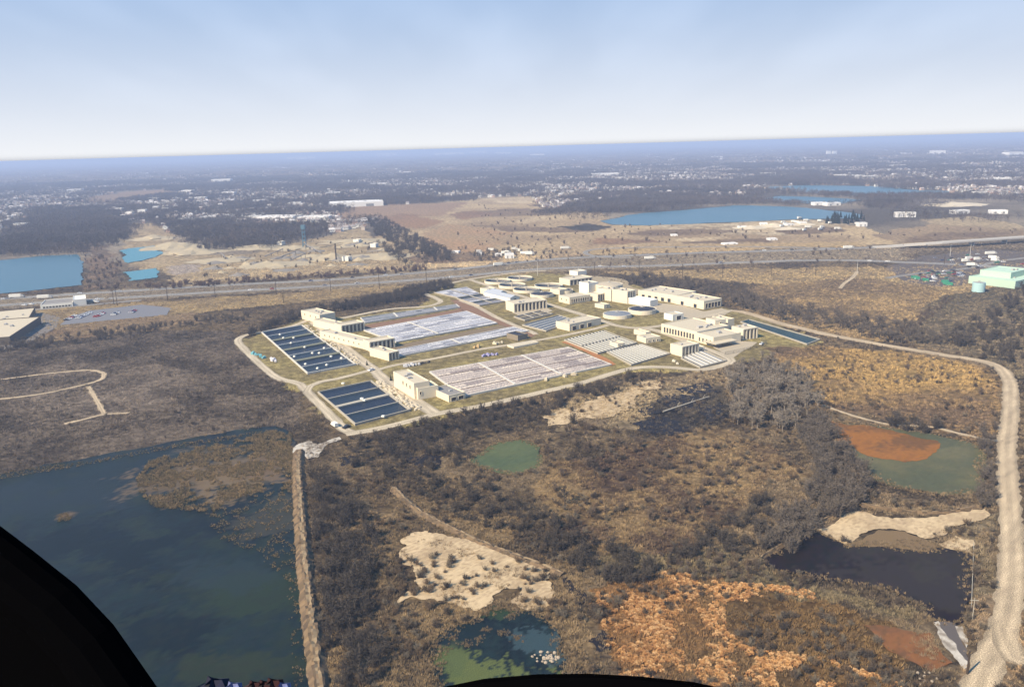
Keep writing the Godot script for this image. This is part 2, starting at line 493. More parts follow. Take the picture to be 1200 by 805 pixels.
	patch(V([385.6,-1368.2,470.8,-1439,501.3,-1396,452.4,-1276.8,369.2,-1247.4]), Color(0.68, 0.55, 0.36), Color(0.5, 0.39, 0.25), 0.2)
	patch(V([523.9,-1083.4,619.4,-1179.4,707.4,-1179.6,731.2,-1137.5,554.8,-1075.9]), Color(0.2, 0.145, 0.1), Color(0.28, 0.205, 0.135), 0.2)
	patch(V([-290.8,-1682.1,-243.8,-1842,-130.7,-1631,-140.9,-1460.1,-231.4,-1552.2]), Color(0.36, 0.23, 0.14), Color(0.27, 0.18, 0.12), 0.2)
	patch(V([-147.4,-1087.3,-67.2,-1105.8,3.3,-1063.6,-7.9,-1016.3,-116.4,-1015]), Color(0.2, 0.145, 0.1), Color(0.28, 0.205, 0.135), 0.2)
	patch(V([185.9,-1310.6,289,-1337.2,360.8,-1289.1,335.2,-1244,215.2,-1238.7]), Color(0.2, 0.145, 0.1), Color(0.28, 0.205, 0.135), 0.2)
	patch(V([-86.1,-2334,109.4,-2324,142,-2088,10.2,-2078]), Color(0.68, 0.55, 0.36), Color(0.5, 0.39, 0.25), 0.2)
	patch(V([52.6,-2029,190.5,-1914.6,177.8,-1787.3,85.3,-1821.6]), Color(0.2, 0.145, 0.1), Color(0.28, 0.205, 0.135), 0.2)
	patch(V([124.2,-1250.3,207.5,-1193.9,225.7,-1156.5,126.3,-1149.1]), Color(0.36, 0.23, 0.14), Color(0.27, 0.18, 0.12), 0.2)
	patch(V([411.1,-1275,528.2,-1296.7,532.3,-1241.1,428,-1206.8]), Color(0.2, 0.145, 0.1), Color(0.28, 0.205, 0.135), 0.2)
	patch(V([-2263,-5587,-2160,-6407,-1857.4,-5590,-1881,-4759]), Color(0.68, 0.55, 0.36), Color(0.5, 0.39, 0.25), 0.2)
	patch(V([-1377.1,-5201,-1224.7,-5764,-989.2,-4887,-1104.6,-4335]), Color(0.68, 0.55, 0.36), Color(0.5, 0.39, 0.25), 0.2)
	patch(V([-764.8,-4204,-591.7,-4565,-477.2,-3996,-638.3,-3716]), Color(0.36, 0.23, 0.14), Color(0.27, 0.18, 0.12), 0.2)
	patch(V([-267.4,-4725,29.5,-4946,69.8,-4285,-185.4,-3998]), Color(0.68, 0.55, 0.36), Color(0.5, 0.39, 0.25), 0.2)
	patch(V([936.8,-3655,1331.5,-3802,1226.2,-3397,875.3,-3279]), Color(0.68, 0.55, 0.36), Color(0.5, 0.39, 0.25), 0.2)
	patch(V([1178.6,-2526,1285.6,-2289,1384.8,-2179,1301.9,-2047,1098.2,-2299]), Color(0.68, 0.55, 0.36), Color(0.5, 0.39, 0.25), 0.2)
	patch(V([568.6,-5162,901.4,-5221,829.8,-4665,554.1,-4596]), Color(0.68, 0.55, 0.36), Color(0.5, 0.39, 0.25), 0.2)
	patch(V([-2847,-5423,-3237,-6708,-2734,-5784,-2390,-4640]), Color(0.68, 0.55, 0.36), Color(0.5, 0.39, 0.25), 0.2)
	patch(V([989.9,-2587,1207,-2776,1180.1,-2588,1016.5,-2454]), Color(0.36, 0.23, 0.14), Color(0.27, 0.18, 0.12), 0.2)
	for w in [POND_W, POND_GREEN, POND_S, POND_E, POND_DARK, LAKE_W, LAKE_T1, LAKE_T2, LAKE_E1, LAKE_E2, LAKE_E3]:
		patch(w, Color(0.07, 0.06, 0.045), Color(0.1, 0.085, 0.06), -1.0)
	for w in [V([-394.2,-684.6,-403.9,-718.3,-400,-749.2,-362.1,-773.2,-323.6,-750.5,-313.9,-717.3,-362.8,-698]), V([-398,-548.4,-529.9,-743.4,-487.8,-753.5,-441.1,-742.9,-412.3,-719.5,-391.4,-674.1,-384.1,-629.3,-386.1,-609.5])]:
		patch(w, Color.BLACK, Color.BLACK, 0.0, 1.0, false)
	for r in roads_list():
		for poly in Geometry2D.offset_polyline(PackedVector2Array(smooth(r[1], 15.0)), r[2] * 0.5 + 1.0):
			patch(Array(poly), Color.BLACK, Color.BLACK, 0.0, 1.0, false)
	var total := nr * nu
	var verts := PackedVector3Array()
	verts.resize(total)
	var cols := PackedColorArray()
	cols.resize(total)
	var rough := PackedFloat32Array()
	rough.resize(total)
	var warp := PackedVector2Array()
	warp.resize(total)
	var mid := PackedFloat32Array()
	mid.resize(total)
	for i in nr:
		var z := zs[i]
		var w := (absf(z) + 160.0) * half
		var far := clampf((-z - 900.0) / 400.0, 0.0, 1.0)
		var stretch := clampf(-z / 500.0, 1.0, 16.0)
		var lv := log(stretch) / log(2.0)
		var s0 := pow(2.0, floorf(lv))
		var s1 := s0 * 2.0
		var lt := lv - floorf(lv)
		for j in nu:
			var x := (2.0 * j / (nu - 1) - 1.0) * w
			var k := i * nu + j
			verts[k] = Vector3(x, 0, z)
			var a := lerpf(n1.get_noise_2d(x / s0, z / s0), n1.get_noise_2d(x / s1, z / s1), lt)
			var b := lerpf(n1.get_noise_2d(x / s0 + 900.0, z / s0), n1.get_noise_2d(x / s1 + 900.0, z / s1), lt)
			var f := lerpf(n2.get_noise_2d(x / s0, z / s0), n2.get_noise_2d(x / s1, z / s1), lt)
			warp[k] = Vector2(x + (a * 9.0 + f * 3.0) * stretch, z + (b * 9.0 - f * 3.0) * stretch)
			mid[k] = clampf(0.48 + 1.25 * b + 0.75 * f + 0.5 * n1.get_noise_2d(x * 0.3 / s0, z * 0.3 / s0) + rng.randf_range(-0.25, 0.25), 0.0, 1.0)
			rough[k] = 0.35
			var c := scrub_a.lerp(scrub_b, mid[k])
			if far > 0.0:
				var n := n3.get_noise_2d(x, z)
				var town := Color(0.12, 0.105, 0.09).lerp(Color(0.4, 0.34, 0.26), clampf(0.4 + 1.2 * n + 0.5 * a, 0.0, 1.0))
				c = c.lerp(town, far)
			cols[k] = c
	for p in patches:
		var poly: PackedVector2Array = p[0]
		var lo := poly[0]
		var hi := poly[0]
		for q in poly:
			lo = lo.min(q)
			hi = hi.max(q)
		var exact: bool = p[3] <= 0.0
		var pad := 0.0 if exact else clampf(-lo.y / 500.0, 0.7, 14.0) * 12.0
		for i in nr:
			var z := zs[i]
			if z < lo.y - pad or z > hi.y + pad: continue
			var w := (absf(z) + 160.0) * half
			var j0 := int(clampf(((lo.x - pad) / w + 1.0) * 0.5 * (nu - 1), 0, nu))
			var j1 := int(clampf(((hi.x + pad) / w + 1.0) * 0.5 * (nu - 1) + 2, 0, nu))
			for j in range(j0, j1):
				var k := i * nu + j
				if Geometry2D.is_point_in_polygon(Vector2(verts[k].x, z) if exact else warp[k], poly):
					rough[k] = p[3]
					if p[5]:
						var t := mid[k]
						if p[4] != 1.0:
							t = clampf(0.5 + 1.3 * n1.get_noise_2d(verts[k].x * p[4] * 0.6, z * p[4] * 0.6 + 300.0) + 0.5 * (mid[k] - 0.5), 0.0, 1.0)
						cols[k] = (p[1] as Color).lerp(p[2], t)
	for k in total: cols[k] = Color(minf(cols[k].r * 1.42, 1.0), minf(cols[k].g * 1.4, 1.0), minf(cols[k].b * 1.34, 1.0))
	for z in zs: grid_z.append(-z)
	grid_c = cols
	for k in total:
		var r := rough[k]
		var v := verts[k]
		if r < 0.0:
			v.y = -0.9
		elif r > 0.0:
			v.y = -0.06 - r * (1.0 - mid[k]) * 1.3
		verts[k] = v
	var idx := PackedInt32Array()
	idx.resize((nr - 1) * (nu - 1) * 6)
	var at := 0
	for i in nr - 1:
		for j in nu - 1:
			var k := i * nu + j
			idx[at] = k; idx[at + 1] = k + nu; idx[at + 2] = k + 1
			idx[at + 3] = k + 1; idx[at + 4] = k + nu; idx[at + 5] = k + nu + 1
			at += 6
	# normals by differences
	var norm := PackedVector3Array()
	norm.resize(total)
	for i in nr:
		for j in nu:
			var k := i * nu + j
			var l := verts[i * nu + max(j - 1, 0)]
			var r := verts[i * nu + min(j + 1, nu - 1)]
			var u := verts[min(i + 1, nr - 1) * nu + j]
			var dn := verts[max(i - 1, 0) * nu + j]
			norm[k] = (r - l).cross(u - dn).normalized()
	var arr := []
	arr.resize(Mesh.ARRAY_MAX)
	arr[Mesh.ARRAY_VERTEX] = verts
	arr[Mesh.ARRAY_NORMAL] = norm
	arr[Mesh.ARRAY_COLOR] = cols
	arr[Mesh.ARRAY_INDEX] = idx
	var mesh := ArrayMesh.new()
	mesh.add_surface_from_arrays(Mesh.PRIMITIVE_TRIANGLES, arr)
	var m := StandardMaterial3D.new()
	m.vertex_color_use_as_albedo = true
	m.roughness = 1.0
	m.metallic_specular = 0.1
	m.albedo_texture = noise_tex(0.012, Color(0.6, 0.6, 0.6), Color(1, 1, 1), 2048, 8, FastNoiseLite.TYPE_SIMPLEX, 3)
	m.detail_enabled = true
	m.detail_blend_mode = BaseMaterial3D.BLEND_MODE_MUL
	m.detail_albedo = noise_tex(0.03, Color(0.68, 0.66, 0.64), Color(1, 1, 1), 1024, 5, FastNoiseLite.TYPE_SIMPLEX, 13)
	m.detail_uv_layer = BaseMaterial3D.DETAIL_UV_2
	m.uv2_triplanar = true
	m.uv2_world_triplanar = true
	m.uv2_scale = Vector3.ONE / 61.0
	m.uv1_triplanar = true
	m.uv1_world_triplanar = true
	m.uv1_scale = Vector3.ONE / 210.0
	structure("ground", mesh, m, "dry winter scrub, marsh and meadow stretching to the horizon")
	patches.clear()

func build_waters():
	var deep := water("pond", Color(0.012, 0.026, 0.030), 0.25, 0.14, 0.5, 7.0, 0.35)
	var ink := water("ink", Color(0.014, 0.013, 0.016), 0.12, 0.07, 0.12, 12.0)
	var green := water("green", Color(0.085, 0.11, 0.05), 0.3, 0.12, 0.3, 9.0, 0.25)
	var drab := water("drab", Color(0.105, 0.095, 0.05), 0.3, 0.1, 0.3, 9.0, 0.2)
	var lake := water("lake", Color(0.055, 0.15, 0.205), 0.3, 0.3, 0.3, 20.0, 0.2)
	var turq := water("turq", Color(0.06, 0.24, 0.3), 0.3, 0.3, 0.3, 20.0, 0.2)
	var vm: StandardMaterial3D = deep.duplicate()
	vm.albedo_color = Color.WHITE
	vm.vertex_color_use_as_albedo = true
	var wv: StandardMaterial3D = drab.duplicate()
	wv.albedo_color = Color.WHITE
	wv.vertex_color_use_as_albedo = true
	var wk: StandardMaterial3D = ink.duplicate()
	wk.albedo_color = Color.WHITE
	wk.vertex_color_use_as_albedo = true
	var flat := surf("flats", Color(1, 1, 1), 4.0, 0.3, 0.95, true)
	weedy_water("marsh_pond", V([-256.6,-307.8,-237.4,-345.6,-207,-363.1,-173.8,-383.5,-126.8,-402.6,-115.4,-390,-105.9,-363.2,-87.9,-297,-72.5,-243.9,-61,-205.5,-53.1,-179.7,-50.1,-170.2,-136.1,-173.6,-185.4,-211.3]), vm, 0, "wide dark teal marsh pond filling the lower left")
	weedy_water("green_pond", POND_GREEN, wv, 8, "small round green pond in the scrub")
	weedy_water("algae_pond", POND_S, vm, 1, "dark pond with green scum at the bottom edge", 0.0, 0.7, 0.16)
	weedy_water("settling_pond", POND_E, wv, 4, "murky olive pond with orange mud beside the haul road")
	weedy_water("black_pond", POND_DARK, wk, 5, "black pond in front of the pale sand bank")
	for k in 9:  # gully shade laid down as dark sheets, beside pools of bog water
		sheet("pool_and_shade_sheet", [V([-84.2,-353.9,-78.3,-356.7,-72.6,-352,-72.9,-344.7,-79.9,-344.2]), V([-50.3,-352.4,-42.1,-358.3,-33.6,-353.3,-35.7,-341,-44.9,-339.7]), V([19.8,-205,24.2,-210.7,27.9,-206.3,25.8,-201.5,21.4,-200.9]), V([13.6,-243.7,17,-239.1,22.2,-228.5,20.3,-225.6,15.5,-233.9]), V([61.2,-390.8,70.9,-400.7,83.1,-394.2,90.3,-383.1,83.1,-373.8,69.8,-374.9,62.4,-381.7]), V([80,-426.1,96.7,-437.3,105.7,-430,98.3,-412.5,83.6,-408]), V([98.3,-412.5,116.3,-422.8,109.8,-394.6,99.2,-387.5]), V([94.2,-449.2,116.3,-457.5,119.8,-441.7,103.5,-435]), V([66,-412.4,76.6,-420.3,79.1,-408.4,68.9,-402.2])][k], 0.03, ink, 1.5, 0.22, ["dark patch close to the head of the levee", "dark patch in the thicket below the settling tanks", "painted gully shade at the left edge of the orange shrubs", "narrow strip of painted gully shade at the end of the earth bank", "broad black pool in the dark bog", "black pool behind the fallen trunk", "black pool at the right end of the bog", "black pool nearest the perimeter road", "small black pool at the left of the bog"][k], 8 + k)
	sheet("lake_west", LAKE_W, 0.1, lake, 8.0, 0.07, "blue lake beyond the highway on the left", 9)
	sheet("turquoise_pond", LAKE_T1, 0.1, turq, 6.0, 0.08, "turquoise gravel pit pond under the sand bank", 10)
	sheet("turquoise_pond", LAKE_T2, 0.1, turq, 6.0, 0.08, "smaller turquoise pond next to the highway", 11)
	sheet("lake_east", LAKE_E1, 0.1, lake, 12.0, 0.08, "long blue quarry lake beyond the highway", 12)
	sheet("lake_east", LAKE_E2, 0.1, lake, 25.0, 0.08, "farthest blue lake", 13)
	sheet("lake_east", LAKE_E3, 0.1, lake, 20.0, 0.08, "narrow blue lake between two spits", 14)
	# floating algae and scum: mats with outlines of their own
	weedy_water("orange_mud", V([154.8,-388.1,178.3,-377,188.7,-365.2,199.4,-353.9,196.2,-346.4,184.2,-333.7,172.4,-329.7,163.9,-334.3,157.7,-343,156.7,-367.8]), flat, 3, "bright orange mud bank in the olive pond", 0.08, 1.3, 0.14)
	weedy_water("rust_mud", V([101.5,-209.6,110.3,-207.8,119.1,-204.5,117.8,-190.7,110.3,-187.4,105.3,-194.7,102.3,-201.1]), flat, 7, "flat of rust brown mud near the bottom right", 0.05, 1.0, 0.12)
	weedy_water("sand_bank", V([110.7,-270,122.9,-279.1,131.3,-283.7,137.1,-278.2,146.1,-276.9,159,-276.8,172.2,-280.3,180.5,-282.7,177,-275.7,169.1,-271.9,158.4,-268.5,152.8,-262.1,145.6,-260,141.3,-266.8,132.8,-268.7,119.3,-259,115.8,-258,112.4,-264.6]), flat, 2, "pale sand bank at the head of the black pond", 0.1, 1.0, 0.16)
	weedy_water("sand_bank", V([148.1,-256.1,157.3,-261.9,162,-258.4,156,-248.3,154.2,-250.8,150.5,-252.2]), flat, 2, "small pale sand spit beside the black pond", 0.1, 1.0, 0.16)
	sheet("mud_flat", V([119,-258.4,132.5,-268,141,-266.2,145.6,-259.4,147.5,-254.9,141.6,-251.5,124.5,-255.6]), 0.07, surf("mudflat", Color(0.21, 0.14, 0.07), 6.0, 0.3, 0.9), 1.6, 0.1, "brown mud flat between sand bank and black pond", 35)
	weedy_water("sand_flat", V([-39.5,-227.7,-35.7,-235.1,-30.3,-236.3,-36.3,-250.4,-43.1,-271.2,-34.2,-277.5,-20.9,-269.9,-9.8,-264.1,0.8,-254.2,10.9,-246.1,10.8,-234.2,8.3,-223.3,0.3,-222.8,-2.9,-226.8,1.1,-234.7,-5.1,-235,-9.1,-226.2,-13,-222.5,-18.4,-224.7,-22.7,-227.8,-28.3,-230.1,-33.9,-231.4]), flat, 2, "bare pale sand flat with ragged edges in the scrub", 0.09, 0.9, 0.22)
	weedy_water("sand_patch", V([14.4,-405.6,22.3,-416.3,36.4,-418,47.9,-437,69.6,-451.6,87.3,-465.8,86.9,-449.9,69.5,-435,66.4,-415.3,53.1,-402.2,39.4,-400.7,25.2,-391.2,16.3,-389.3]), flat, 2, "pale rubble bank just south of the works", 0.1, 1.2, 0.22)
	weedy_water("lime_bed", V([122.2,-209.4,124.1,-210.2,122.8,-203,122.1,-193.9,121.7,-189.4,119.4,-187.3,119.8,-194,120.2,-201.9]), flat, 6, "white crusted bank of the outflow channel, left side", 0.1, 0.7, 0.1)
	weedy_water("lime_bed", V([127.6,-207.4,129.6,-207.3,127.2,-199.9,125,-196.9,125.7,-200.8]), flat, 6, "white crusted bank of the outflow channel, right side", 0.1, 0.7, 0.1)
	sheet("outflow", V([124.1,-210.2,128.5,-209.1,125.7,-200.8,124.8,-196.1,122.4,-190.1,122.1,-193.9,122.8,-202.2]), 0.06, surf("chan", Color(0.17, 0.14, 0.12), 3.0, 0.5, 0.5), 1.0, 0.08, "grey outflow channel leaving the black pond", 42)
	weedy_water("gravel_spill", V([-108,-366.7,-107.1,-374.7,-103.1,-379.1,-97.4,-372.7,-93.1,-378.3,-88.4,-382.8,-86.8,-379,-93.2,-368.9,-93.4,-355.7,-97.9,-353.9,-102.8,-360.7,-104.3,-355.4]), flat, 6, "pale gravel spill at the head of the levee", 0.1, 0.8, 0.12)

# standing water coloured by the weed and scum that float in it
func weed_color(kind: int, p: Vector2, spots: Array) -> Color:
	var a := n1.get_noise_2d(p.x * 1.2, p.y * 1.2 + 40.0)
	var b := n1.get_noise_2d(p.x * 3.0 + 200.0, p.y * 3.0)
	var f := n2.get_noise_2d(p.x * 2.0, p.y * 2.0)
	var c := Color(0.007, 0.014, 0.019)
	if kind == 0:
		c = c.lerp(Color(0.012, 0.025, 0.028), clampf(0.45 + 1.6 * a + 0.8 * f, 0.0, 1.0))
		c = c.lerp(Color(0.022, 0.034, 0.02), clampf(-0.15 + 1.8 * b + 0.5 * f, 0.0, 0.6))
	elif kind == 1:
		c = c.lerp(Color(0.014, 0.03, 0.032), clampf(0.3 + 1.5 * b + f, 0.0, 1.0))
	elif kind == 2:   # sand with gullies and brush litter
		c = Color(0.66, 0.5, 0.3).lerp(Color(0.5, 0.37, 0.22), clampf(0.4 + 1.5 * b + f, 0.0, 1.0))
		c = c.lerp(Color(0.4, 0.29, 0.17), clampf((n2.get_noise_2d(p.x * 5.0, p.y * 5.0) + 0.5 * a - 0.1) * 6.0, 0.0, 0.8))
	elif kind == 3:
		c = Color(0.31, 0.125, 0.026).lerp(Color(0.17, 0.08, 0.026), clampf(0.4 + 1.8 * a + b + f, 0.0, 1.0))
	elif kind == 4:
		c = Color(0.125, 0.115, 0.055).lerp(Color(0.085, 0.09, 0.048), clampf(0.5 + 1.8 * a + 0.6 * f, 0.0, 1.0))
	elif kind == 5:
		c = Color(0.012, 0.010, 0.011).lerp(Color(0.026, 0.022, 0.02), clampf(0.4 + 1.6 * a + 0.3 * f, 0.0, 1.0))
	elif kind == 6:
		c = Color(0.6, 0.545, 0.46).lerp(Color(0.28, 0.235, 0.185), clampf(0.3 + 1.5 * b + 1.6 * f, 0.0, 1.0))
	elif kind == 7:
		c = Color(0.24, 0.1, 0.035).lerp(Color(0.15, 0.075, 0.035), clampf(0.5 + 1.8 * b + f, 0.0, 1.0))
	elif kind == 8:
		c = Color(0.1, 0.12, 0.052).lerp(Color(0.075, 0.1, 0.05), clampf(0.5 + 1.6 * a + f, 0.0, 1.0))
	elif kind == 9:
		c = Color(0.3, 0.25, 0.2).lerp(Color(0.11, 0.09, 0.08), clampf(0.5 + 1.6 * b + 1.5 * f, 0.0, 1.0))
	var fine := 1.0 + 0.22 * n2.get_noise_2d(p.x * 7.0, p.y * 7.0 + 50.0)
	c = Color(c.r * fine, c.g * fine, c.b * fine)
	for s in spots:
		var d: float = (Vector2((p.x - s[0].x) / s[1], (p.y - s[0].y) / s[2])).length() + 0.9 * a + 0.7 * b + 0.5 * f + (0.35 * n2.get_noise_2d(p.x * 4.0, p.y * 4.0))
		c = c.lerp(s[3], clampf((1.0 - d) * (3.0 if kind == 0 else 7.0), 0.0, s[4]))
	return c

func weedy_water(called: String, poly: Array, m: Material, kind: int, label: String, y := 0.0, cell := 1.6, rag := 0.09):
	var q := PackedVector2Array(ragged(poly, 2.4 if y == 0.0 else 1.3, rag, int(absf(poly[0].x) * 3.0)))
	var spots := []
	if kind == 0:
		spots = [[Vector2(-85.6,-234.1), 26, 20, Color(0.025, 0.04, 0.02), 0.8], [Vector2(-162.7,-336.4), 60, 30, Color(0.012, 0.026, 0.032), 0.6], [Vector2(-164.2,-273.1), 36, 16, Color(0.006, 0.013, 0.019), 0.9], [Vector2(-104.3,-218.3), 20, 12, Color(0.006, 0.012, 0.017), 0.8], [Vector2(-77.1,-198.4), 20, 9, Color(0.03, 0.042, 0.02), 0.7], [Vector2(-99.6,-251), 18, 12, Color(0.024, 0.04, 0.045), 0.6], [Vector2(-202.6,-312.4), 40, 16, Color(0.014, 0.028, 0.036), 0.6],
			[Vector2(-144.2,-333.2), 24, 20, Color(0.15, 0.105, 0.06), 0.92], [Vector2(-123.1,-338.4), 22, 24, Color(0.19, 0.135, 0.075), 0.92], [Vector2(-112.2,-347.6), 14, 26, Color(0.16, 0.11, 0.065), 0.92], [Vector2(-141.3,-365.9), 26, 10, Color(0.11, 0.085, 0.05), 0.75], [Vector2(-96.3,-297.5), 12, 20, Color(0.07, 0.065, 0.045), 0.6], [Vector2(-182.5,-298.4), 3.5, 4, Color(0.16, 0.11, 0.06), 0.9]]
	elif kind == 1:
		spots = [[Vector2(-10.7,-191.7), 16, 11, Color(0.12, 0.145, 0.045), 0.95], [Vector2(-20.5,-197.7), 5, 9, Color(0.1, 0.125, 0.045), 0.9], [Vector2(6.2,-205.7), 10, 9, Color(0.05, 0.085, 0.1), 0.8], [Vector2(-5,-222.6), 7, 5, Color(0.04, 0.07, 0.03), 0.7], [Vector2(-17.7,-211), 10, 6, Color(0.012, 0.024, 0.03), 0.7]]
	elif kind == 5:
		spots = [[Vector2(129.1,-233.1), 22, 14, Color(0.034, 0.029, 0.026), 0.6]]
	var lo := q[0]
	var hi := q[0]
	for p in q:
		lo = lo.min(p)
		hi = hi.max(p)
	var at := (lo + hi) / 2
	var g := Geo.new()
	var memo := {}
	for i in int((hi.x - lo.x) / cell) + 1:
		for j in int((hi.y - lo.y) / cell) + 1:
			var o := lo + Vector2(i, j) * cell
			var sq := PackedVector2Array([o, o + Vector2(cell, 0), o + Vector2(cell, cell), o + Vector2(0, cell)])
			var n_in := 0
			for p in sq:
				if inside(p, q): n_in += 1
			if n_in == 0: continue
			var pieces := [sq]
			if n_in < 4: pieces = Geometry2D.intersect_polygons(sq, q)
			for pc in pieces:
				var t := Geometry2D.triangulate_polygon(pc)
				for k in range(0, t.size(), 3):
					var tri := [pc[t[k]], pc[t[k + 1]], pc[t[k + 2]]]
					if (tri[1] - tri[0]).cross(tri[2] - tri[0]) < 0: tri = [tri[0], tri[2], tri[1]]
					for p in tri:
						if not memo.has(p): memo[p] = weed_color(kind, p, spots)
						g.v.append(v3(p - at))
						g.n.append(Vector3.UP)
						g.c.append(memo[p])
	var node := structure(called, g, m, label)
	node.position = v3(at, y)

func roads_list() -> Array:
	# name, line, width, kind, label
	return [
		["service_road", V([-174.3,-679.7,-179,-663.1,-187.2,-647.7,-206.2,-631.3,-213.6,-620.2,-213,-605.7,-201.6,-582.5,-178.7,-540.7,-152.9,-497.6,-140.2,-486.6,-133.2,-480.3,-119.2,-452.6,-99.7,-415.5,-88.5,-394.2,-82.4,-387.3]), 6.0, 0, "perimeter road round the north-west settling tanks"],
		["service_road", V([-86.1,-386.3,-73.9,-391.7,-59.7,-401,-45,-412.9,-29.3,-420.9,-20,-425.3,9,-443.9,40.6,-465,63.9,-485.2,77.2,-494.8,90.1,-496.5,104.2,-493,118,-486.5,133.7,-495,143.7,-505.5,141.6,-521.2,133.1,-543.5,110.5,-600.2,97.1,-610.9]), 6.5, 0, "perimeter road along the near side of the works"],
		["service_road", V([-169.5,-668.6,-145.3,-620.6,-116.9,-560,-93.1,-511.7,-81.1,-484.5,-71.5,-465.2,-56.3,-439.5,-43.9,-416.4]), 8.5, 0, "wide straight road between settling tanks and pump houses"],
		["service_road", V([-92.7,-509.6,-100.2,-501.2,-112.2,-489.6,-121.2,-483.8,-125.2,-475.9,-124.3,-463.3]), 5.0, 0, "short road between the two settling tanks"],
		["service_road", V([-91.5,-505.3,-85.3,-513,-79.3,-518.8,-53.1,-533.8,-21.5,-556.5,-5,-564.7,29.5,-584.6,59.9,-606.6,77.2,-622.8]), 5.0, 0, "cross road through the middle of the works"],
		["service_road", V([-42.8,-867.4,-11.4,-802.8,15.8,-751.2,40,-705.6,58.9,-669,74.3,-639.3,84.8,-618.7,96.8,-609.4,111.3,-612.1,129.7,-623.8,144.8,-636.4,167,-650.3,187.4,-665.3,196.1,-660.4]), 6.5, 0, "diagonal road between the digesters and the tanks"],
		["service_road", V([-147,-679.5,-111.3,-713.8,-84.8,-719.9,-72.9,-726.2,-66.3,-742,-71.1,-760.2,-83.3,-785.1,-88.8,-805.4,-84.5,-825.1,-64.8,-848.6,-43,-873.3,2.3,-907.8,41.8,-919.9]), 6.0, 0, "bending road behind the aeration tanks"],
		["service_road", V([-48.2,-747.9,-29.9,-711.9,-13.9,-668.4,0.4,-636.1,13.6,-609.5,18.5,-597.2]), 5.0, 0, "dirt road between tank fields"],
		["haul_road", V([187.4,-665.3,195.1,-657,202.4,-638.6,210,-613.1,219.7,-593.6,231.6,-570.7,258.4,-533.7,280.1,-507.9,297.1,-488.7,298.6,-470.5,285.2,-439.1,250.6,-382.5,228.5,-348.3,205.8,-310.4,187.6,-279.3,169,-247.6,152.4,-221.7,139.7,-204.3,128,-191,113,-172.8]), 8.0, 1, "pale dirt haul road curving down the right side"],
		["haul_road", V([141,-206.4,135.9,-192.5,142.6,-188.5]), 7.0, 1, "dirt spur off the haul road at the bottom right"],
		["dirt_track", V([-338.5,-510.4,-316.6,-521.4,-291.3,-528.3,-278.7,-522.7,-273,-515.9,-269.3,-501.4,-278.4,-487.1,-294.3,-472.5,-328.3,-460.4]), 3.0, 1, "pale looping dirt track in the marsh field"],
		["dirt_track", V([-269.2,-488.1,-248,-456.3,-231.7,-431.4]), 3.0, 1, "short dirt track off the loop in the marsh field"],
		["dirt_track", V([-245.3,-415.3,-237.6,-423.1,-231,-429.8,-217.4,-431.6]), 3.2, 1, "pale bare strip at the end of the short track"],
		["dirt_track", V([167,-410.7,175.6,-393,186.8,-378.9,205.4,-373.5,213.1,-364.4,223,-353.1,229.3,-351.5]), 2.6, 1, "pale track above the olive pond"],
		["dirt_track", V([372.9,-851.2,352.8,-814.2,330.4,-780.9,315.2,-753.9]), 4.0, 1, "worn path below the lamp post in the meadow"],
		["highway", V([-857.6,-720.1,-672.2,-779.5,-534.2,-829.1,-427.8,-855.1,-312.8,-879.7,-191,-899.4,-78.3,-942.6,2.8,-987.2,68.2,-1016.5,223.9,-1032.8,378.6,-1033.1,474.6,-1038]), 13.0, 3, "far carriageway of the highway"],
		["highway", V([-817.9,-685.1,-642.4,-743.2,-510.7,-790.8,-408.5,-814.5,-298.3,-836.8,-182.6,-857.6,-74.2,-887.7,2.4,-920.8,62.7,-936,182.7,-933.3,360.5,-940.4,462.5,-898.3,546.2,-842.7,669.8,-773.2]), 13.0, 3, "near carriageway of the highway"],
		["slip_road", V([444.2,-1031.5,326.8,-1081.8,215.4,-1103,139.3,-1106.2,110.9,-1093.8,101.5,-1068.5,105.6,-1041.6,122.7,-1017.1,153.7,-1006.5]), 7.0, 3, "slip road looping round a tan field"],
		["side_road", V([382.9,-803.3,430.3,-828.6,485.8,-848.1,562.2,-898.8,669.8,-942.8]), 7.0, 3, "side road past the scrap yard"],
		["side_road", V([-559.4,-739.6,-487.8,-753.5,-460,-761.9,-436.1,-771.1,-411.7,-780.6,-391.3,-790.9,-372.7,-797.3]), 7.0, 3, "frontage road beside the parking lot"],
		["lane_road", V([-746.7,-1744.7,-701.2,-1927.4,-568.5,-2036,-415,-2255,-396.2,-2435]), 9.0, 3, "far street past the long warehouses"],
	]

func tint(c: Color, f: float) -> Color:
	return Color(c.r * f, c.g * f, c.b * f)

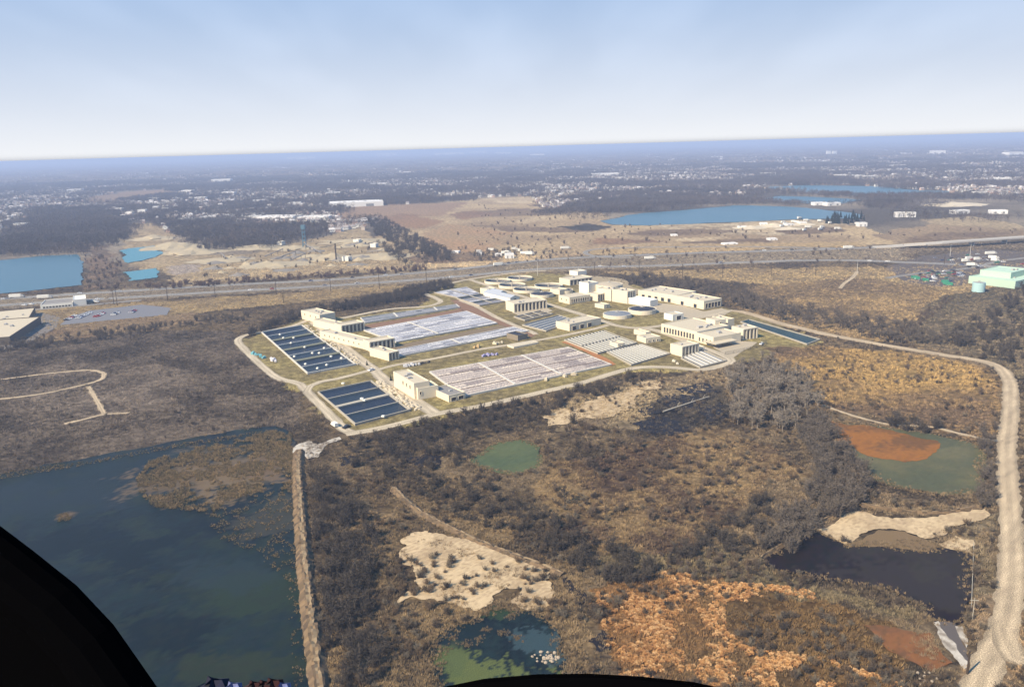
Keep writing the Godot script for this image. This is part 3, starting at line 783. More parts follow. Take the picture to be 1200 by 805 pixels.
func build_roads():
	var m := surf("road", Color(1.1, 1.1, 1.1), 9.0, 0.5, 0.95, true)
	var base := [Color(0.72, 0.605, 0.43), Color(0.68, 0.53, 0.345), Color(0.2, 0.15, 0.1), Color(0.34, 0.315, 0.28)]
	var y := 0.06
	for r in roads_list():
		var b: Color = base[r[3]]
		var c := []
		for f in ([0.6, 0.85, 1.12, 0.95, 0.74, 0.95, 1.12, 0.85, 0.6] if r[3] < 3 else [1.2, 1.05, 0.92, 1.0, 0.9, 1.0, 0.92, 1.05, 1.2]): c.append(tint(b, f))
		y += 0.006
		road(r[0], r[1], r[2], y, m, c, clampf(r[2], 4.0, 12.0) if r[3] != 1 else 2.5, 0.0 if r[3] == 3 else (0.5 if r[3] == 0 else 0.7), r[4])
	# yards
	var yard := surf("yard", Color(0.5, 0.42, 0.3), 6.0, 0.3, 0.95)
	sheet("gravel_yard", V([117.2,-682.8,131.5,-708.1,151.4,-693.2,163.4,-665.1,181.8,-677.2,186.4,-661.8,177.3,-648.9,149.5,-635.8,140.7,-623.9,138.1,-647.4,131.1,-666,119.8,-667.6]), 0.05, yard, 6.0, 0.06, "tan gravel yard in front of the long warehouses", 51)
	sheet("gravel_yard", V([140.7,-542.6,149.7,-556.7,158.8,-560.8,167,-557.2,175.1,-553.6,167.9,-541.9,157,-528.7,147.1,-513.9,143.9,-523.2]), 0.05, yard, 6.0, 0.05, "tan gravel yard beside the office building", 52)
	sheet("gravel_yard", V([0.8,-684.4,31.4,-702.9,36.6,-686.8,11.4,-661.4]), 0.05, yard, 6.0, 0.05, "gravel apron below the filter building", 53)
	sheet("gravel_yard", V([61.5,-890.6,120,-844.4,134.4,-769.2,119.3,-753,86.9,-791.6,55.3,-828]), 0.05, surf("earth", Color(0.4, 0.32, 0.2), 6.0, 0.3), 6.0, 0.1, "bare earth yard behind the digesters", 54)
	var soil := surf("soil", Color(0.3, 0.17, 0.1), 5.0, 0.4)
	sheet("bare_soil", V([-121,-648.8,-45.1,-706.2,-40.6,-694,-120.5,-629.6]), 0.05, soil, 6.0, 0.03, "strip of brown bare soil between two tank rows", 55)
	sheet("bare_soil", V([-89.7,-572.1,-7.9,-633.9,0.4,-623.4,-84.8,-558.8]), 0.05, surf("soil2", Color(0.27, 0.2, 0.12), 5.0, 0.4), 6.0, 0.03, "strip of dull soil between the long aeration tanks", 56)
	sheet("orange_soil", V([36.3,-570.2,39.6,-572.5,67.7,-505.2,63.8,-501.4]), 0.09, surf("osoil", Color(0.5, 0.22, 0.08), 5.0, 0.4), 3.0, 0.05, "orange soil trench between two tank fields", 57)
	sheet("bare_soil", V([-57.2,-749.2,-43.5,-751.5,-17.7,-679.7,0.4,-636.1,19.8,-597.1,14.2,-586.4,-1,-623.6,-28.5,-670.4]), 0.05, soil, 5.0, 0.08, "brown bare soil beside the dirt road in the works", 58)
	sheet("parking_lot", V([-394.2,-684.6,-403.9,-718.3,-400,-749.2,-362.1,-773.2,-323.6,-750.5,-313.9,-717.3,-362.8,-698]), 0.05, surf("lot", Color(0.2, 0.2, 0.215), 6.0, 0.25), 8.0, 0.02, "grey asphalt parking lot below the highway", 59)
	sheet("forecourt", V([-398,-548.4,-529.9,-743.4,-487.8,-753.5,-441.1,-742.9,-412.3,-719.5,-391.4,-674.1,-384.1,-629.3,-386.1,-609.5]), 0.05, surf("court", Color(0.2, 0.175, 0.15), 6.0, 0.25), 8.0, 0.02, "worn forecourt round the low tan building", 60)
	sheet("scrap_yard_floor", V([418.4,-880.2,491.6,-950.4,588.1,-994.1,660.5,-929.3,579.8,-812.3,461.6,-789.3,433.2,-753.4,406.1,-748.3,391,-780.7]), 0.05, surf("scrapfloor", Color(0.14, 0.115, 0.1), 8.0, 0.4), 8.0, 0.06, "dark trampled floor of the scrap yard", 61)
	# lane lines of the highway
	var white := surf("paint", Color(0.7, 0.7, 0.66), 3.0, 0.2)
	for line in [V([-672.2,-779.5,-534.2,-829.1,-427.8,-855.1,-312.8,-879.7,-191,-899.4,-78.3,-942.6,2.8,-987.2,68.2,-1016.5,223.9,-1032.8,378.6,-1033.1,474.6,-1038]), V([-642.4,-743.2,-510.7,-790.8,-408.5,-814.5,-298.3,-836.8,-182.6,-857.6,-74.2,-887.7,2.4,-920.8,62.7,-936,182.7,-933.3,360.5,-940.4,462.5,-898.3,546.2,-842.7])]:
		for off in [-4.6, 4.6]:
			var q := smooth(line, 20.0)
			var g := Geo.new()
			for i in q.size() - 1:
				var d: Vector2 = (q[i + 1] - q[i]).normalized()
				var s := Vector2(-d.y, d.x)
				g.quad(v3(q[i] - q[0] + s * (off - 0.2)), v3(q[i] - q[0] + s * (off + 0.2)), v3(q[i + 1] - q[0] + s * (off + 0.2)), v3(q[i + 1] - q[0] + s * (off - 0.2)), Vector3.UP)
			var o := structure("edge_line", g, white, "painted edge line of the highway")
			o.position = v3(q[0], 0.23)
	# overpass ramp: the far carriageway climbs onto a bridge
	var bm := surf("bridge", Color(0.5, 0.47, 0.42), 5.0, 0.2)
	var line := V([474.6,-1038,511.5,-1033.9,548.8,-1020.7,610.8,-1033.5,689.3,-1052.7,799.6,-1065.1])
	var o := thing("overpass", "pale concrete overpass carrying the highway over the side road", "bridge", v3(line[2]))
	var q := smooth(line, 12.0)
	var deck := Geo.new()
	var para := Geo.new()
	var c0: Vector2 = line[2]
	for i in q.size() - 1:
		var d: Vector2 = (q[i + 1] - q[i]).normalized()
		var s := Vector2(-d.y, d.x)
		var ya := 6.5 * smoothstep(0.0, 0.28, float(i) / q.size()) + 0.15
		var yb := 6.5 * smoothstep(0.0, 0.28, float(i + 1) / q.size()) + 0.15
		var a: Vector2 = q[i] - c0
		var b: Vector2 = q[i + 1] - c0
		var m0 := v3((a + b) / 2, (ya + yb) / 2)
		var half := (v3(b, yb) - v3(a, ya)) * 0.505
		deck.box(m0 - Vector3(0, 0.5, 0), half, Vector3(0, 0.5, 0), v3(s) * 7.0)
		for e in [-6.7, 6.7]:
			para.box(m0 + v3(s) * e + Vector3(0, 0.45, 0), half, Vector3(0, 0.45, 0), v3(s) * 0.2)
	part("deck", deck, bm, o)
	part("parapet", para, bm, o)
	for k in [0.42, 0.56, 0.7, 0.84]:
		var at: Vector2 = q[int(k * (q.size() - 1))] - c0
		var g := Geo.new()
		g.box(v3(at, 2.9), Vector3(0.6, 0, 0), Vector3(0, 2.9, 0), Vector3(0, 0, 5.0))
		part("pier", g, bm, o)
	# levee along the marsh pond
	levee(V([-103.8,-363,-100.5,-346.8,-93.9,-322.4,-84.6,-289.2,-75,-255.5,-66.7,-228.1,-59.8,-205.5,-54.4,-188.2,-47.3,-167.2]), 4.6, 1.6)
	levee(V([-52.3,-317.7,-39.4,-295.4,-28.1,-282,-14.6,-268.2,-2.1,-257.4,9.5,-247.9,15,-242.5]), 2.6, 0.8, "overgrown earth bank across the scrub")
	levee(V([83.3,-249.5,93.2,-258,106.2,-268.9,119.7,-279.3,129.4,-284.5]), 1.3, 1.0, "straight low bank on the left side of the black pond")
	levee(V([135.1,-288.7,143.2,-284.4,152.9,-280.8,164,-280.1,179.4,-284.3]), 1.3, 1.0, "low bank behind the pale sand bank")

func levee(p: Array, w: float, h: float, label := "rust brown earth levee between marsh pond and thicket"):
	var q := smooth(p, 1.6)
	var g := Geo.new()
	var at: Vector2 = q[0]
	var rows := []
	var prof := [[-1.35, -0.6], [-1.0, -0.1], [-0.5, 0.8], [-0.25, 1.0], [0.0, 0.97], [0.25, 1.0], [0.5, 0.85], [1.0, 0.1], [1.35, -0.4]]
	for i in q.size():
		var d: Vector2 = (q[min(i + 1, q.size() - 1)] - q[max(i - 1, 0)]).normalized()
		var s := Vector2(-d.y, d.x)
		var row := []
		for k in prof:
			row.append(v3(q[i] - at + s * (k[0] * w * 0.62 + rng.randf_range(-0.3, 0.3)), k[1] * h + rng.randf_range(-0.2, 0.2)))
		rows.append(row)
	for i in q.size() - 1:
		for k in prof.size() - 1:
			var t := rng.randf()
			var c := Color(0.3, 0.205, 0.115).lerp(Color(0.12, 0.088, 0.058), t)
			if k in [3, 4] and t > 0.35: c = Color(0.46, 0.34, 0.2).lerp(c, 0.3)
			var nn: Vector3 = (rows[i + 1][k] - rows[i][k]).cross(rows[i][k + 1] - rows[i][k]).normalized()
			if nn.y < 0: nn = -nn
			g.quad(rows[i][k], rows[i + 1][k], rows[i + 1][k + 1], rows[i][k + 1], nn, c)
	var o := structure("levee", g, surf("leveem", Color(1, 1, 1), 2.0, 0.4, 1.0, true), label)
	o.position = v3(at)

# ---------- the sewage works ----------
func bil(q: Array, s: float, t: float) -> Vector2:
	return (q[0] as Vector2).lerp(q[1], s).lerp((q[3] as Vector2).lerp(q[2], s), t)

func strip(q: Array, s0: float, s1: float, t0: float, t1: float) -> Array:
	return [bil(q, s0, t0), bil(q, s1, t0), bil(q, s1, t1), bil(q, s0, t1)]

# q: corners A B C D; lanes run A to B and stack from A to D; dividers: [place 0..1, width in metres]
func tank(called: String, label: String, category: String, q: Array, dividers: Array, wm: Array, conc: Material, wall_h := 1.2, water_y := 0.6, cross := [], group := "", div_m: Material = null, segs := 1) -> Node3D:
	var at: Vector2 = q[0]
	var o := thing(called, label, category, v3(at), 0.0, group)
	var ls: float = q[0].distance_to(q[1])
	var lt: float = q[0].distance_to(q[3])
	var rs := 0.7 / ls
	var rt := 0.7 / lt
	var pieces := [strip(q, 0, 1, 0, rt), strip(q, 0, 1, 1 - rt, 1), strip(q, 0, rs, rt, 1 - rt), strip(q, 1 - rs, 1, rt, 1 - rt)]
	for p in pieces:
		var g := Geo.new()
		g.prism(p, 0.0, wall_h, at)
		part("rim_wall", g, conc, o)
	var edges := [rt]
	for d in dividers:
		var hw: float = d[1] * 0.5 / lt
		edges.append(d[0] - hw)
		edges.append(d[0] + hw)
		var g := Geo.new()
		g.prism(strip(q, rs, 1 - rs, d[0] - hw, d[0] + hw), 0.0, wall_h - 0.02 + rng.randf_range(-0.05, 0.0), at)
		part("divider_wall", g, (conc if div_m == null else div_m) if d.size() < 3 else d[2], o)
	edges.append(1 - rt)
	for i in range(0, edges.size(), 2):
		var cuts := [rs]
		for k in range(1, segs): cuts.append((k + rng.randf_range(-0.35, 0.35)) / segs)
		cuts.append(1 - rs)
		for k in segs:
			var g := Geo.new()
			g.prism(strip(q, cuts[k], cuts[k + 1], edges[i], edges[i + 1]), 0.0, water_y, at)
			part("water_surface", g, wm[(i / 2) % wm.size()] if segs == 1 else wm[rng.randi() % wm.size()], o)
	for s in cross:
		var hw := 0.8 / ls
		var g := Geo.new()
		g.prism(strip(q, s - hw, s + hw, rt, 1 - rt), wall_h + 0.02, wall_h + 0.3, at)
		part("walkway", g, conc, o)
	return o

func even(n: int, w: float) -> Array:
	var o := []
	for i in range(1, n): o.append([float(i) / n, w])
	return o

# square up a footprint: front corner, left corner, right corner
func footprint(f: Vector2, l: Vector2, r: Vector2) -> Array:
	var a := l - f
	var b := r - f
	var off := (a.angle_to(b) - (PI / 2 if a.angle_to(b) > 0 else -PI / 2)) / 2
	return [a.rotated(off), b.rotated(-off)]

func building(called: String, label: String, p: Array, h: float, o := {}) -> Node3D:
	# p: front, left and right corner on the ground
	var ax := footprint(p[0], p[1], p[2])
	var a: Vector2 = ax[0]
	var b: Vector2 = ax[1]
	if o.has("depth"): b = b.normalized() * o.depth
	if o.has("depth_l"): a = a.normalized() * o.depth_l
	var t := thing(called, label, o.get("cat", "building"), v3(p[0]), 0.0, o.get("group", ""))
	var wall: Material = o.get("wall", mats["cream"])
	var y0: float = o.get("y", 0.0)
	t.position.y = y0
	var g := Geo.new()
	var corners := [Vector2.ZERO, a, a + b, b]
	var an := a.normalized()
	var bn := b.normalized()
	var th := 0.45
	var inner := [(an + bn) * th, a + (bn - an) * th, a + b - (an + bn) * th, b + (an - bn) * th]
	var par: float = o.get("parapet", 0.6)
	g.prism(corners, 0.0, h + par, Vector2.ZERO, false)
	for i in 4:
		var j := (i + 1) % 4
		g.quad(v3(corners[i], h + par), v3(corners[j], h + par), v3(inner[j], h + par), v3(inner[i], h + par), Vector3.UP)
		g.face(v3(inner[i], h + par), v3(inner[j], h + par), v3(inner[j], h - 0.2), v3(inner[i], h - 0.2), v3(corners[i], h))
	part("wall", g, wall, t)
	g = Geo.new()
	g.prism(inner, h - 0.3, h, Vector2.ZERO)
	var rf := part("roof", g, o.get("roof", mats["roof"]), t)
	if o.get("units", 0) > 0:
		for i in o.units:
			var u := Geo.new()
			var s := rng.randf_range(0.6, 1.2)
			var c := a * rng.randf_range(0.2, 0.8) + b * rng.randf_range(0.2, 0.8)
			u.box(v3(c, h + s * 0.6), v3(an) * s, Vector3(0, s * 0.6, 0), v3(bn) * s * 1.3)
			u.box(v3(c, h + s * 1.25), v3(an) * s * 0.8, Vector3(0, s * 0.06, 0), v3(bn) * s * 1.0)
			part("roof_vent", u, mats["vent"], rf)
	# openings: side "l" is the face along a (left), side "r" the face along b (right); [n, width, height, sill, (from, to)]
	for side in ["l", "r"]:
		if not o.has("win_" + side): continue
		var w: Array = o["win_" + side]
		var e := a if side == "l" else b
		var en := e.normalized()
		var out := -bn if side == "l" else -an
		var from: float = w[4] if w.size() > 4 else 0.06
		var to: float = w[5] if w.size() > 5 else 0.94
		for i in w[0]:
			var c: Vector2 = e * lerpf(from, to, (i + 0.5) / w[0])
			var fr := Geo.new()
			var hw: float = w[1] * 0.5
			var hh: float = w[2] * 0.5
			var m := v3(c, w[3] + hh)
			for s in [-1.0, 1.0]:
				fr.box(m + v3(en) * s * (hw + 0.12) + v3(out) * 0.12, v3(en) * 0.12, Vector3(0, hh + 0.2, 0), v3(out) * 0.12)
				fr.box(m + Vector3(0, s * (hh + 0.1), 0) + v3(out) * 0.13, v3(en) * (hw + 0.02), Vector3(0, 0.1, 0), v3(out) * 0.13)
			var f := part("window", fr, wall, t)
			var pane := Geo.new()
			pane.box(m + v3(out) * 0.02, v3(en) * hw, Vector3(0, hh, 0), v3(out) * 0.02)
			part("pane", pane, w[6] if w.size() > 6 else mats["glass"], f)
	# deep pilasters with tall dark glass between them
	for side in ["l", "r"]:
		if not o.has("cols_" + side): continue
		var n: int = o["cols_" + side]
		var e := a if side == "l" else b
		var en := e.normalized()
		var out := -bn if side == "l" else -an
		var step := e.length() / n
		for i in n + 1:
			var c := en * clampf(i * step, 0.4, e.length() - 0.4)
			var pg := Geo.new()
			pg.box(v3(c + out * 0.45, h * 0.5), v3(en) * minf(0.6, step * 0.2), Vector3(0, h * 0.5, 0), v3(out) * 0.45)
			part("pilaster", pg, wall, t)
			if i < n:
				var pn := Geo.new()
				pn.box(v3(en * (i + 0.5) * step + out * 0.03, h * 0.48), v3(en) * step * 0.3, Vector3(0, h * 0.4, 0), v3(out) * 0.03)
				part("pane", pn, mats["glass"], t)
		var cg := Geo.new()
		cg.box(v3(e * 0.5 + out * 0.5, h + 0.3), v3(en) * e.length() * 0.5, Vector3(0, 0.28, 0), v3(out) * 0.52)
		part("cornice", cg, wall, t)
	return t

# round tank: wall ring, dark or light inside, optional domed lid, bridge
func round_tank(called: String, label: String, c: Vector2, r: float, h: float, kind: String, group := "", wall_m: Material = null) -> Node3D:
	var t := thing(called, label, "tank", v3(c), 0.0, group)
	var g := Geo.new()
	var k := 32
	for i in k:
		var w0 := TAU * i / k
		var w1 := TAU * (i + 1) / k
		var a := Vector3(cos(w0), 0, sin(w0))
		var b := Vector3(cos(w1), 0, sin(w1))
		var up := Vector3(0, h, 0)
		var o := (a + b).normalized()
		g.quad(a * r, b * r, b * r + up, a * r + up, o)
		g.quad(a * r + up, b * r + up, b * (r - 0.6) + up, a * (r - 0.6) + up, Vector3.UP)
		g.quad(a * (r - 0.6), b * (r - 0.6), b * (r - 0.6) + up, a * (r - 0.6) + up, -o)
	part("wall", g, mats["cream"] if wall_m == null else wall_m, t)
	if kind == "open":
		var wg := Geo.new()
		for i in k:
			var w0 := TAU * i / k
			var w1 := TAU * (i + 1) / k
			wg.tri(Vector3(0, h - 1.6, 0), Vector3(cos(w0), 0, sin(w0)) * (r - 0.6) + Vector3(0, h - 1.6, 0), Vector3(cos(w1), 0, sin(w1)) * (r - 0.6) + Vector3(0, h - 1.6, 0), Vector3.UP)
		part("water_surface", wg, mats["tankwater"], t)
		var bg := Geo.new()
		bg.box(Vector3(0, h + 0.25, 0), Vector3(r * 0.8, 0, r * 0.58), Vector3(0, 0.12, 0), Vector3(-0.4, 0, 0.6))
		part("bridge", bg, mats["conc"], t)
		var cg := Geo.new()
		cg.tube(Vector3(0, h - 1.6, 0), Vector3(0, h + 1.4, 0), 1.0, 0.9, 10, true)
		part("drive_column", cg, mats["conc"], t)
	else:
		var lg := Geo.new()
		var rise := r * 0.13
		for j in 4:
			for i in k:
				var w0 := TAU * i / k
				var w1 := TAU * (i + 1) / k
				var f0 := 1.0 - j / 4.0
				var f1 := 1.0 - (j + 1) / 4.0
				var y0 := h - 0.3 + rise * (1.0 - f0 * f0)
				var y1 := h - 0.3 + rise * (1.0 - f1 * f1)
				var a := Vector3(cos(w0) * f0 * (r - 0.6), y0, sin(w0) * f0 * (r - 0.6))
				var b := Vector3(cos(w1) * f0 * (r - 0.6), y0, sin(w1) * f0 * (r - 0.6))
				var c2 := Vector3(cos(w1) * f1 * (r - 0.6), y1, sin(w1) * f1 * (r - 0.6))
				var d := Vector3(cos(w0) * f1 * (r - 0.6), y1, sin(w0) * f1 * (r - 0.6))
				var nn := Vector3(cos(w0) * f0 * 0.25, 1, sin(w0) * f0 * 0.25).normalized()
				g = lg
				lg.tri(a, b, c2, nn)
				lg.tri(a, c2, d, nn)
		var lid := part("lid", lg, mats["lid_dark"] if kind == "dark" else (mats["lid_tan"] if kind == "tan" else mats["lid_grey"]), t)
		for i in 12:
			var w0 := TAU * i / 12
			var rg := Geo.new()
			rg.tube(Vector3(cos(w0), 0, sin(w0)) * (r - 0.7) + Vector3(0, h - 0.2, 0), Vector3(0, h - 0.1 + rise, 0), 0.14, 0.1, 4)
			part("rib", rg, mats["conc"], lid)
		var hg := Geo.new()
		hg.tube(Vector3(0, h - 0.4 + rise, 0), Vector3(0, h + 0.9 + rise, 0), 1.0, 0.8, 10, true)
		part("hatch", hg, mats["vent"], t)
	return t

func build_plant():
	surf("cream", Color(0.8, 0.71, 0.535), 5.0, 0.2, 0.85)
	surf("white", Color(0.8, 0.78, 0.7), 5.0, 0.15, 0.8)
	surf("roof", Color(0.62, 0.54, 0.4), 5.0, 0.25, 0.95)
	surf("roof_grey", Color(0.3, 0.28, 0.26), 5.0, 0.3, 0.9)
	surf("roof_blue", Color(0.42, 0.45, 0.5), 5.0, 0.2, 0.5)
	surf("vent", Color(0.45, 0.44, 0.42), 2.0, 0.2, 0.6)
	surf("conc", Color(0.5, 0.45, 0.36), 4.0, 0.3, 0.9)
	surf("conc_green", Color(0.24, 0.24, 0.17), 4.0, 0.35, 0.9)
	surf("bed_brown", Color(0.16, 0.12, 0.085), 3.0, 0.4, 0.9)
	surf("froth_wall", Color(0.5, 0.48, 0.44), 9.0, 0.6, 0.9)
	surf("conc_white", Color(0.66, 0.63, 0.56), 3.0, 0.25, 0.9)
	surf("lid_dark", Color(0.045, 0.05, 0.07), 6.0, 0.4, 0.7)
	surf("lid_grey", Color(0.24, 0.26, 0.29), 6.0, 0.3, 0.7)
	surf("lid_tan", Color(0.55, 0.47, 0.35), 6.0, 0.3, 0.9)
	surf("door_red", Color(0.32, 0.06, 0.03), 2.0, 0.2, 0.6)
	surf("steel", Color(0.06, 0.06, 0.06), 2.0, 0.2, 0.5)
	surf("timber", Color(0.075, 0.055, 0.04), 2.0, 0.3, 0.9)
	var gl := StandardMaterial3D.new()
	gl.albedo_color = lin(0.022, 0.026, 0.035)
	gl.roughness = 0.15
	mats["glass"] = gl
	water("tankwater", Color(0.010, 0.018, 0.034), 0.2, 0.14, 0.3, 4.0)
	water("tankwater2", Color(0.013, 0.024, 0.038), 0.2, 0.14, 0.3, 4.0)
	water("poolwater", Color(0.012, 0.036, 0.042), 0.2, 0.14, 0.3, 4.0)
	water("greenwater", Color(0.13, 0.14, 0.10), 0.4, 0.3, 0.3, 4.0, 0.4)
	water("bluewater", Color(0.2, 0.22, 0.25), 0.4, 0.3, 0.3, 4.0, 0.4)
	# aerated liquor: pale froth in dark water
	var froth := StandardMaterial3D.new()
	froth.albedo_texture = noise_tex(0.03, Color(0.47, 0.47, 0.5), Color(1, 0.98, 0.95), 1024, 6, FastNoiseLite.TYPE_SIMPLEX, 31)
	froth.uv1_triplanar = true
	froth.uv1_world_triplanar = true
	froth.uv1_scale = Vector3.ONE / 64.0
	froth.roughness = 0.7
	var froth2: StandardMaterial3D = froth.duplicate()
	froth2.albedo_color = Color(0.86, 0.87, 0.9)
	froth2.uv1_scale = Vector3.ONE / 47.0
	var froth3: StandardMaterial3D = froth.duplicate()
	froth3.albedo_color = Color(0.66, 0.67, 0.72)
	var frothb: StandardMaterial3D = froth.duplicate()
	frothb.albedo_color = Color(0.97, 0.91, 0.83)
	var frothb2: StandardMaterial3D = froth2.duplicate()
	frothb2.albedo_color = Color(0.88, 0.82, 0.76)
	var frothb3: StandardMaterial3D = froth.duplicate()
	frothb3.albedo_color = Color(0.72, 0.66, 0.62)
	var conc: Material = mats["conc"]
	var cg: Material = mats["conc_green"]
	var cw: Material = mats["conc_white"]
	# settling tanks with dark water
	var q := V([-201.4,-629.1,-174.2,-652.5,-105.6,-521.6,-133.5,-501.6])
	var s1 := tank("settling_tank", "large dark blue settling tank of eight lanes at the left corner of the works", "tank", q,
		[[0.125, 0.7], [0.25, 4.2, cg], [0.375, 0.7], [0.5, 4.2, cg], [0.625, 0.7], [0.75, 4.2, cg], [0.875, 0.7]], [mats["tankwater"], mats["tankwater2"]], cw, 1.2, -0.6 + 1.0)
	for p in V([-182.8,-616.4,-176.8,-604.1,-168.6,-603.1,-166.2,-586.3,-152.3,-571.6,-142.3,-553.1,-153,-544.8,-137.3,-552.5,-139.9,-523.1,-129.1,-511.3,-124.7,-519.3,-118.3,-536.4,-137,-567.3,-126.6,-541.9]):
		var g := Geo.new()
		g.box(v3(p - q[0], 1.5), Vector3(0.7, 0, 0.3), Vector3(0, 0.4, 0), Vector3(-0.3, 0, 0.6))
		g.box(v3(p - q[0], 2.0), Vector3(0.3, 0, 0.15), Vector3(0, 0.2, 0), Vector3(-0.15, 0, 0.3))
		part("skimmer_drive", g, mats["white"], s1)
	q = V([-117.2,-459.2,-88.5,-480.5,-57.2,-420.4,-83.7,-399])
	var s2 := tank("settling_tank", "smaller dark blue settling tank of four lanes near the front corner", "tank", q,
		[[0.25, 0.8], [0.5, 3.4], [0.75, 0.8]], [mats["tankwater"], mats["tankwater2"]], conc, 1.2, 0.4)
	for p in V([-104.8,-473.8,-87.5,-441.5,-85.5,-438.2,-70.3,-408.7]):
		var g := Geo.new()
		g.box(v3(p - q[0], 1.6), Vector3(0.8, 0, 0.25), Vector3(0, 0.4, 0), Vector3(-0.25, 0, 0.6))
		part("skimmer_drive", g, mats["white"], s2)
	# aeration tanks
	tank("aeration_tank", "farthest narrow aeration tank of dark lanes behind the brown soil strip", "tank", V([-130,-675.4,-50,-724.5,-46,-710.3,-122.3,-653.9]), even(4, 0.8), [mats["bluewater"], froth3, mats["tankwater2"]], cw, 1.2, 0.8, [0.33, 0.75], "", null, 6)
	var grid := []
	for i in range(1, 14): grid.append([(i + rng.randf_range(-0.15, 0.15)) / 14.0, 0.35 if i % 2 else 0.7, mats["froth_wall"] if i % 2 else mats["conc"]])
	tank("aeration_tank", "broad frothy aeration tank of many thin lanes behind the pump houses", "tank", V([-118.6,-626.3,-39,-691.9,-11.4,-638.9,-86.7,-582.3]), grid, [froth2, froth, froth3, froth2], cw, 1.1, 0.95, [0.4], "", null, 7)
	tank("aeration_tank", "long narrow frothy aeration tank beside the middle cross road", "tank", V([-85,-556.4,1,-623.3,13.5,-607.2,-78.7,-540.1]), even(6, 0.5), [froth, froth2, froth3], cw, 1.1, 0.95, [0.45], "", mats["froth_wall"], 8)
	tank("aeration_tank", "broad beige aeration tank of wide lanes in the middle of the works", "tank", V([-53.9,-497.4,39.9,-551.9,64.5,-502.4,-29.5,-442.6]), [[0.08, 0.4], [0.16, 0.4], [0.24, 1.1, mats["bed_brown"]], [0.32, 0.4], [0.4, 0.4], [0.48, 0.4], [0.55, 1.1, mats["bed_brown"]], [0.63, 0.4], [0.72, 0.4], [0.8, 1.1, mats["bed_brown"]], [0.87, 0.4], [0.94, 0.4]], [frothb, frothb2, frothb2, frothb3], cw, 1.1, 0.95, [0.33, 0.64], "", mats["froth_wall"], 8)
	# final tanks with green lanes running towards the viewer
	tank("final_tank", "green lane tank with pale ribs beside the orange trench", "tank", V([38.4,-574,58.6,-531.7,90.1,-558.6,71.2,-600.8]), even(12, 0.9), [mats["greenwater"]], conc, 1.2, 0.6, [0.5], "", cw)
	tank("final_tank", "green lane tank with pale ribs nearest the perimeter road", "tank", V([65.2,-535.6,76.9,-500,107.8,-526.2,92.5,-554.5]), even(12, 0.9), [mats["greenwater"]], conc, 1.2, 0.6, [], "", cw)
	tank("final_tank", "small tank of dark and white striped lanes at the right end", "tank", V([111.8,-513.3,118.9,-489.4,139.8,-503.8,130.9,-534.1]), even(6, 2.2), [mats["tankwater2"], mats["bluewater"]], conc, 1.2, 0.5, [], "", cw)
	tank("final_tank", "bluish lane tank behind the long low cream shed", "tank", V([8.6,-628.6,40.3,-662.7,53.5,-640.4,26.7,-604.9]), even(5, 1.0), [mats["bluewater"]], conc, 1.2, 0.6, [], "", cw)
	tank("sludge_bed", "small frothy tank inside the bend of the back road", "tank", V([-77.1,-791.3,-45.1,-818.5,-29.7,-776.6,-51.3,-758.9]), even(5, 0.7), [froth2, froth, froth3], conc, 1.1, 0.9, [0.5], "", null, 4)
	tank("sludge_bed", "small tank half dark half pale near the clarifiers", "tank", V([-51.8,-755,-27.1,-773.9,-5.3,-732.8,-28.5,-715.7]), even(5, 1.2), [mats["tankwater2"], froth3, froth2], conc, 1.2, 0.6, [0.5])
	tank("sludge_bed", "brown framed bed in front of the columned filter building", "tank", V([2.1,-662.7,26.1,-686.4,35.7,-670.4,11.1,-646.1]), even(4, 0.8), [mats["timber"], surf("bedsoil", Color(0.3, 0.24, 0.14), 3.0, 0.3)], conc, 1.0, 0.4, [0.33, 0.66])
	q = V([181.3,-618.5,190.6,-626.9,220.5,-554.6,205.8,-541.1])
	tank("contact_basin", "long narrow teal basin at the right end of the works", "tank", q, [], [mats["poolwater"]], conc, 0.9, 0.4)
	# buildings
	building("pump_house", "tall blocky cream building with two upper windows near the front corner", V([-57.1,-442,-69.9,-470.4,-49.2,-447.7]), 9.0, {"win_l": [3, 1.2, 2.2, 5.0, 0.1, 0.6], "units": 3})
	building("pump_house", "lower cream block joined to the right of the tall front building", V([-54.9,-440.8,-57.6,-446.9,-43.9,-447.2]), 6.2, {"depth_l": 12.0, "win_r": [1, 1.0, 1.6, 3.0, 0.05, 0.2]})
	building("pump_house", "flat low annex with dark roof beside the beige aeration tank", V([-36.8,-434.5,-45.1,-452.4,-29,-442.6]), 3.4, {"roof": mats["roof_grey"], "win_r": [2, 3.2, 2.0, 0.3], "units": 1})
	building("blower_house", "tall cream block at the far end of the pump house row", V([-160.8,-659,-175.7,-687,-152.7,-671.5]), 7.0, {"units": 4, "win_l": [3, 1.0, 1.6, 4.0]})
	building("blower_house", "low cream wing second from the far end of the row", V([-138.6,-624.3,-155.6,-656.6,-134.2,-632.9]), 5.2, {"units": 1, "depth": 10.0})
	building("blower_house", "taller cross block with dark pillared side, far one of two", V([-134.6,-617.8,-140,-627.5,-121.1,-632.8]), 6.4, {"cols_r": 6})
	building("blower_house", "long low cream wing in the middle of the row", V([-107.3,-565.2,-134.1,-616.8,-103.1,-573.6]), 5.2, {"units": 2, "depth": 10.0, "win_l": [8, 0.9, 1.2, 2.6]})
	building("blower_house", "taller cross block with dark pillared side, near one of two", V([-102.5,-558.4,-107.1,-567.4,-87.8,-571.8]), 6.6, {"cols_r": 6})
	building("blower_house", "low cream wing at the near end of the row", V([-85,-530.5,-98.6,-547.7,-79.5,-537.1]), 5.2, {"units": 2, "cols_r": 3})
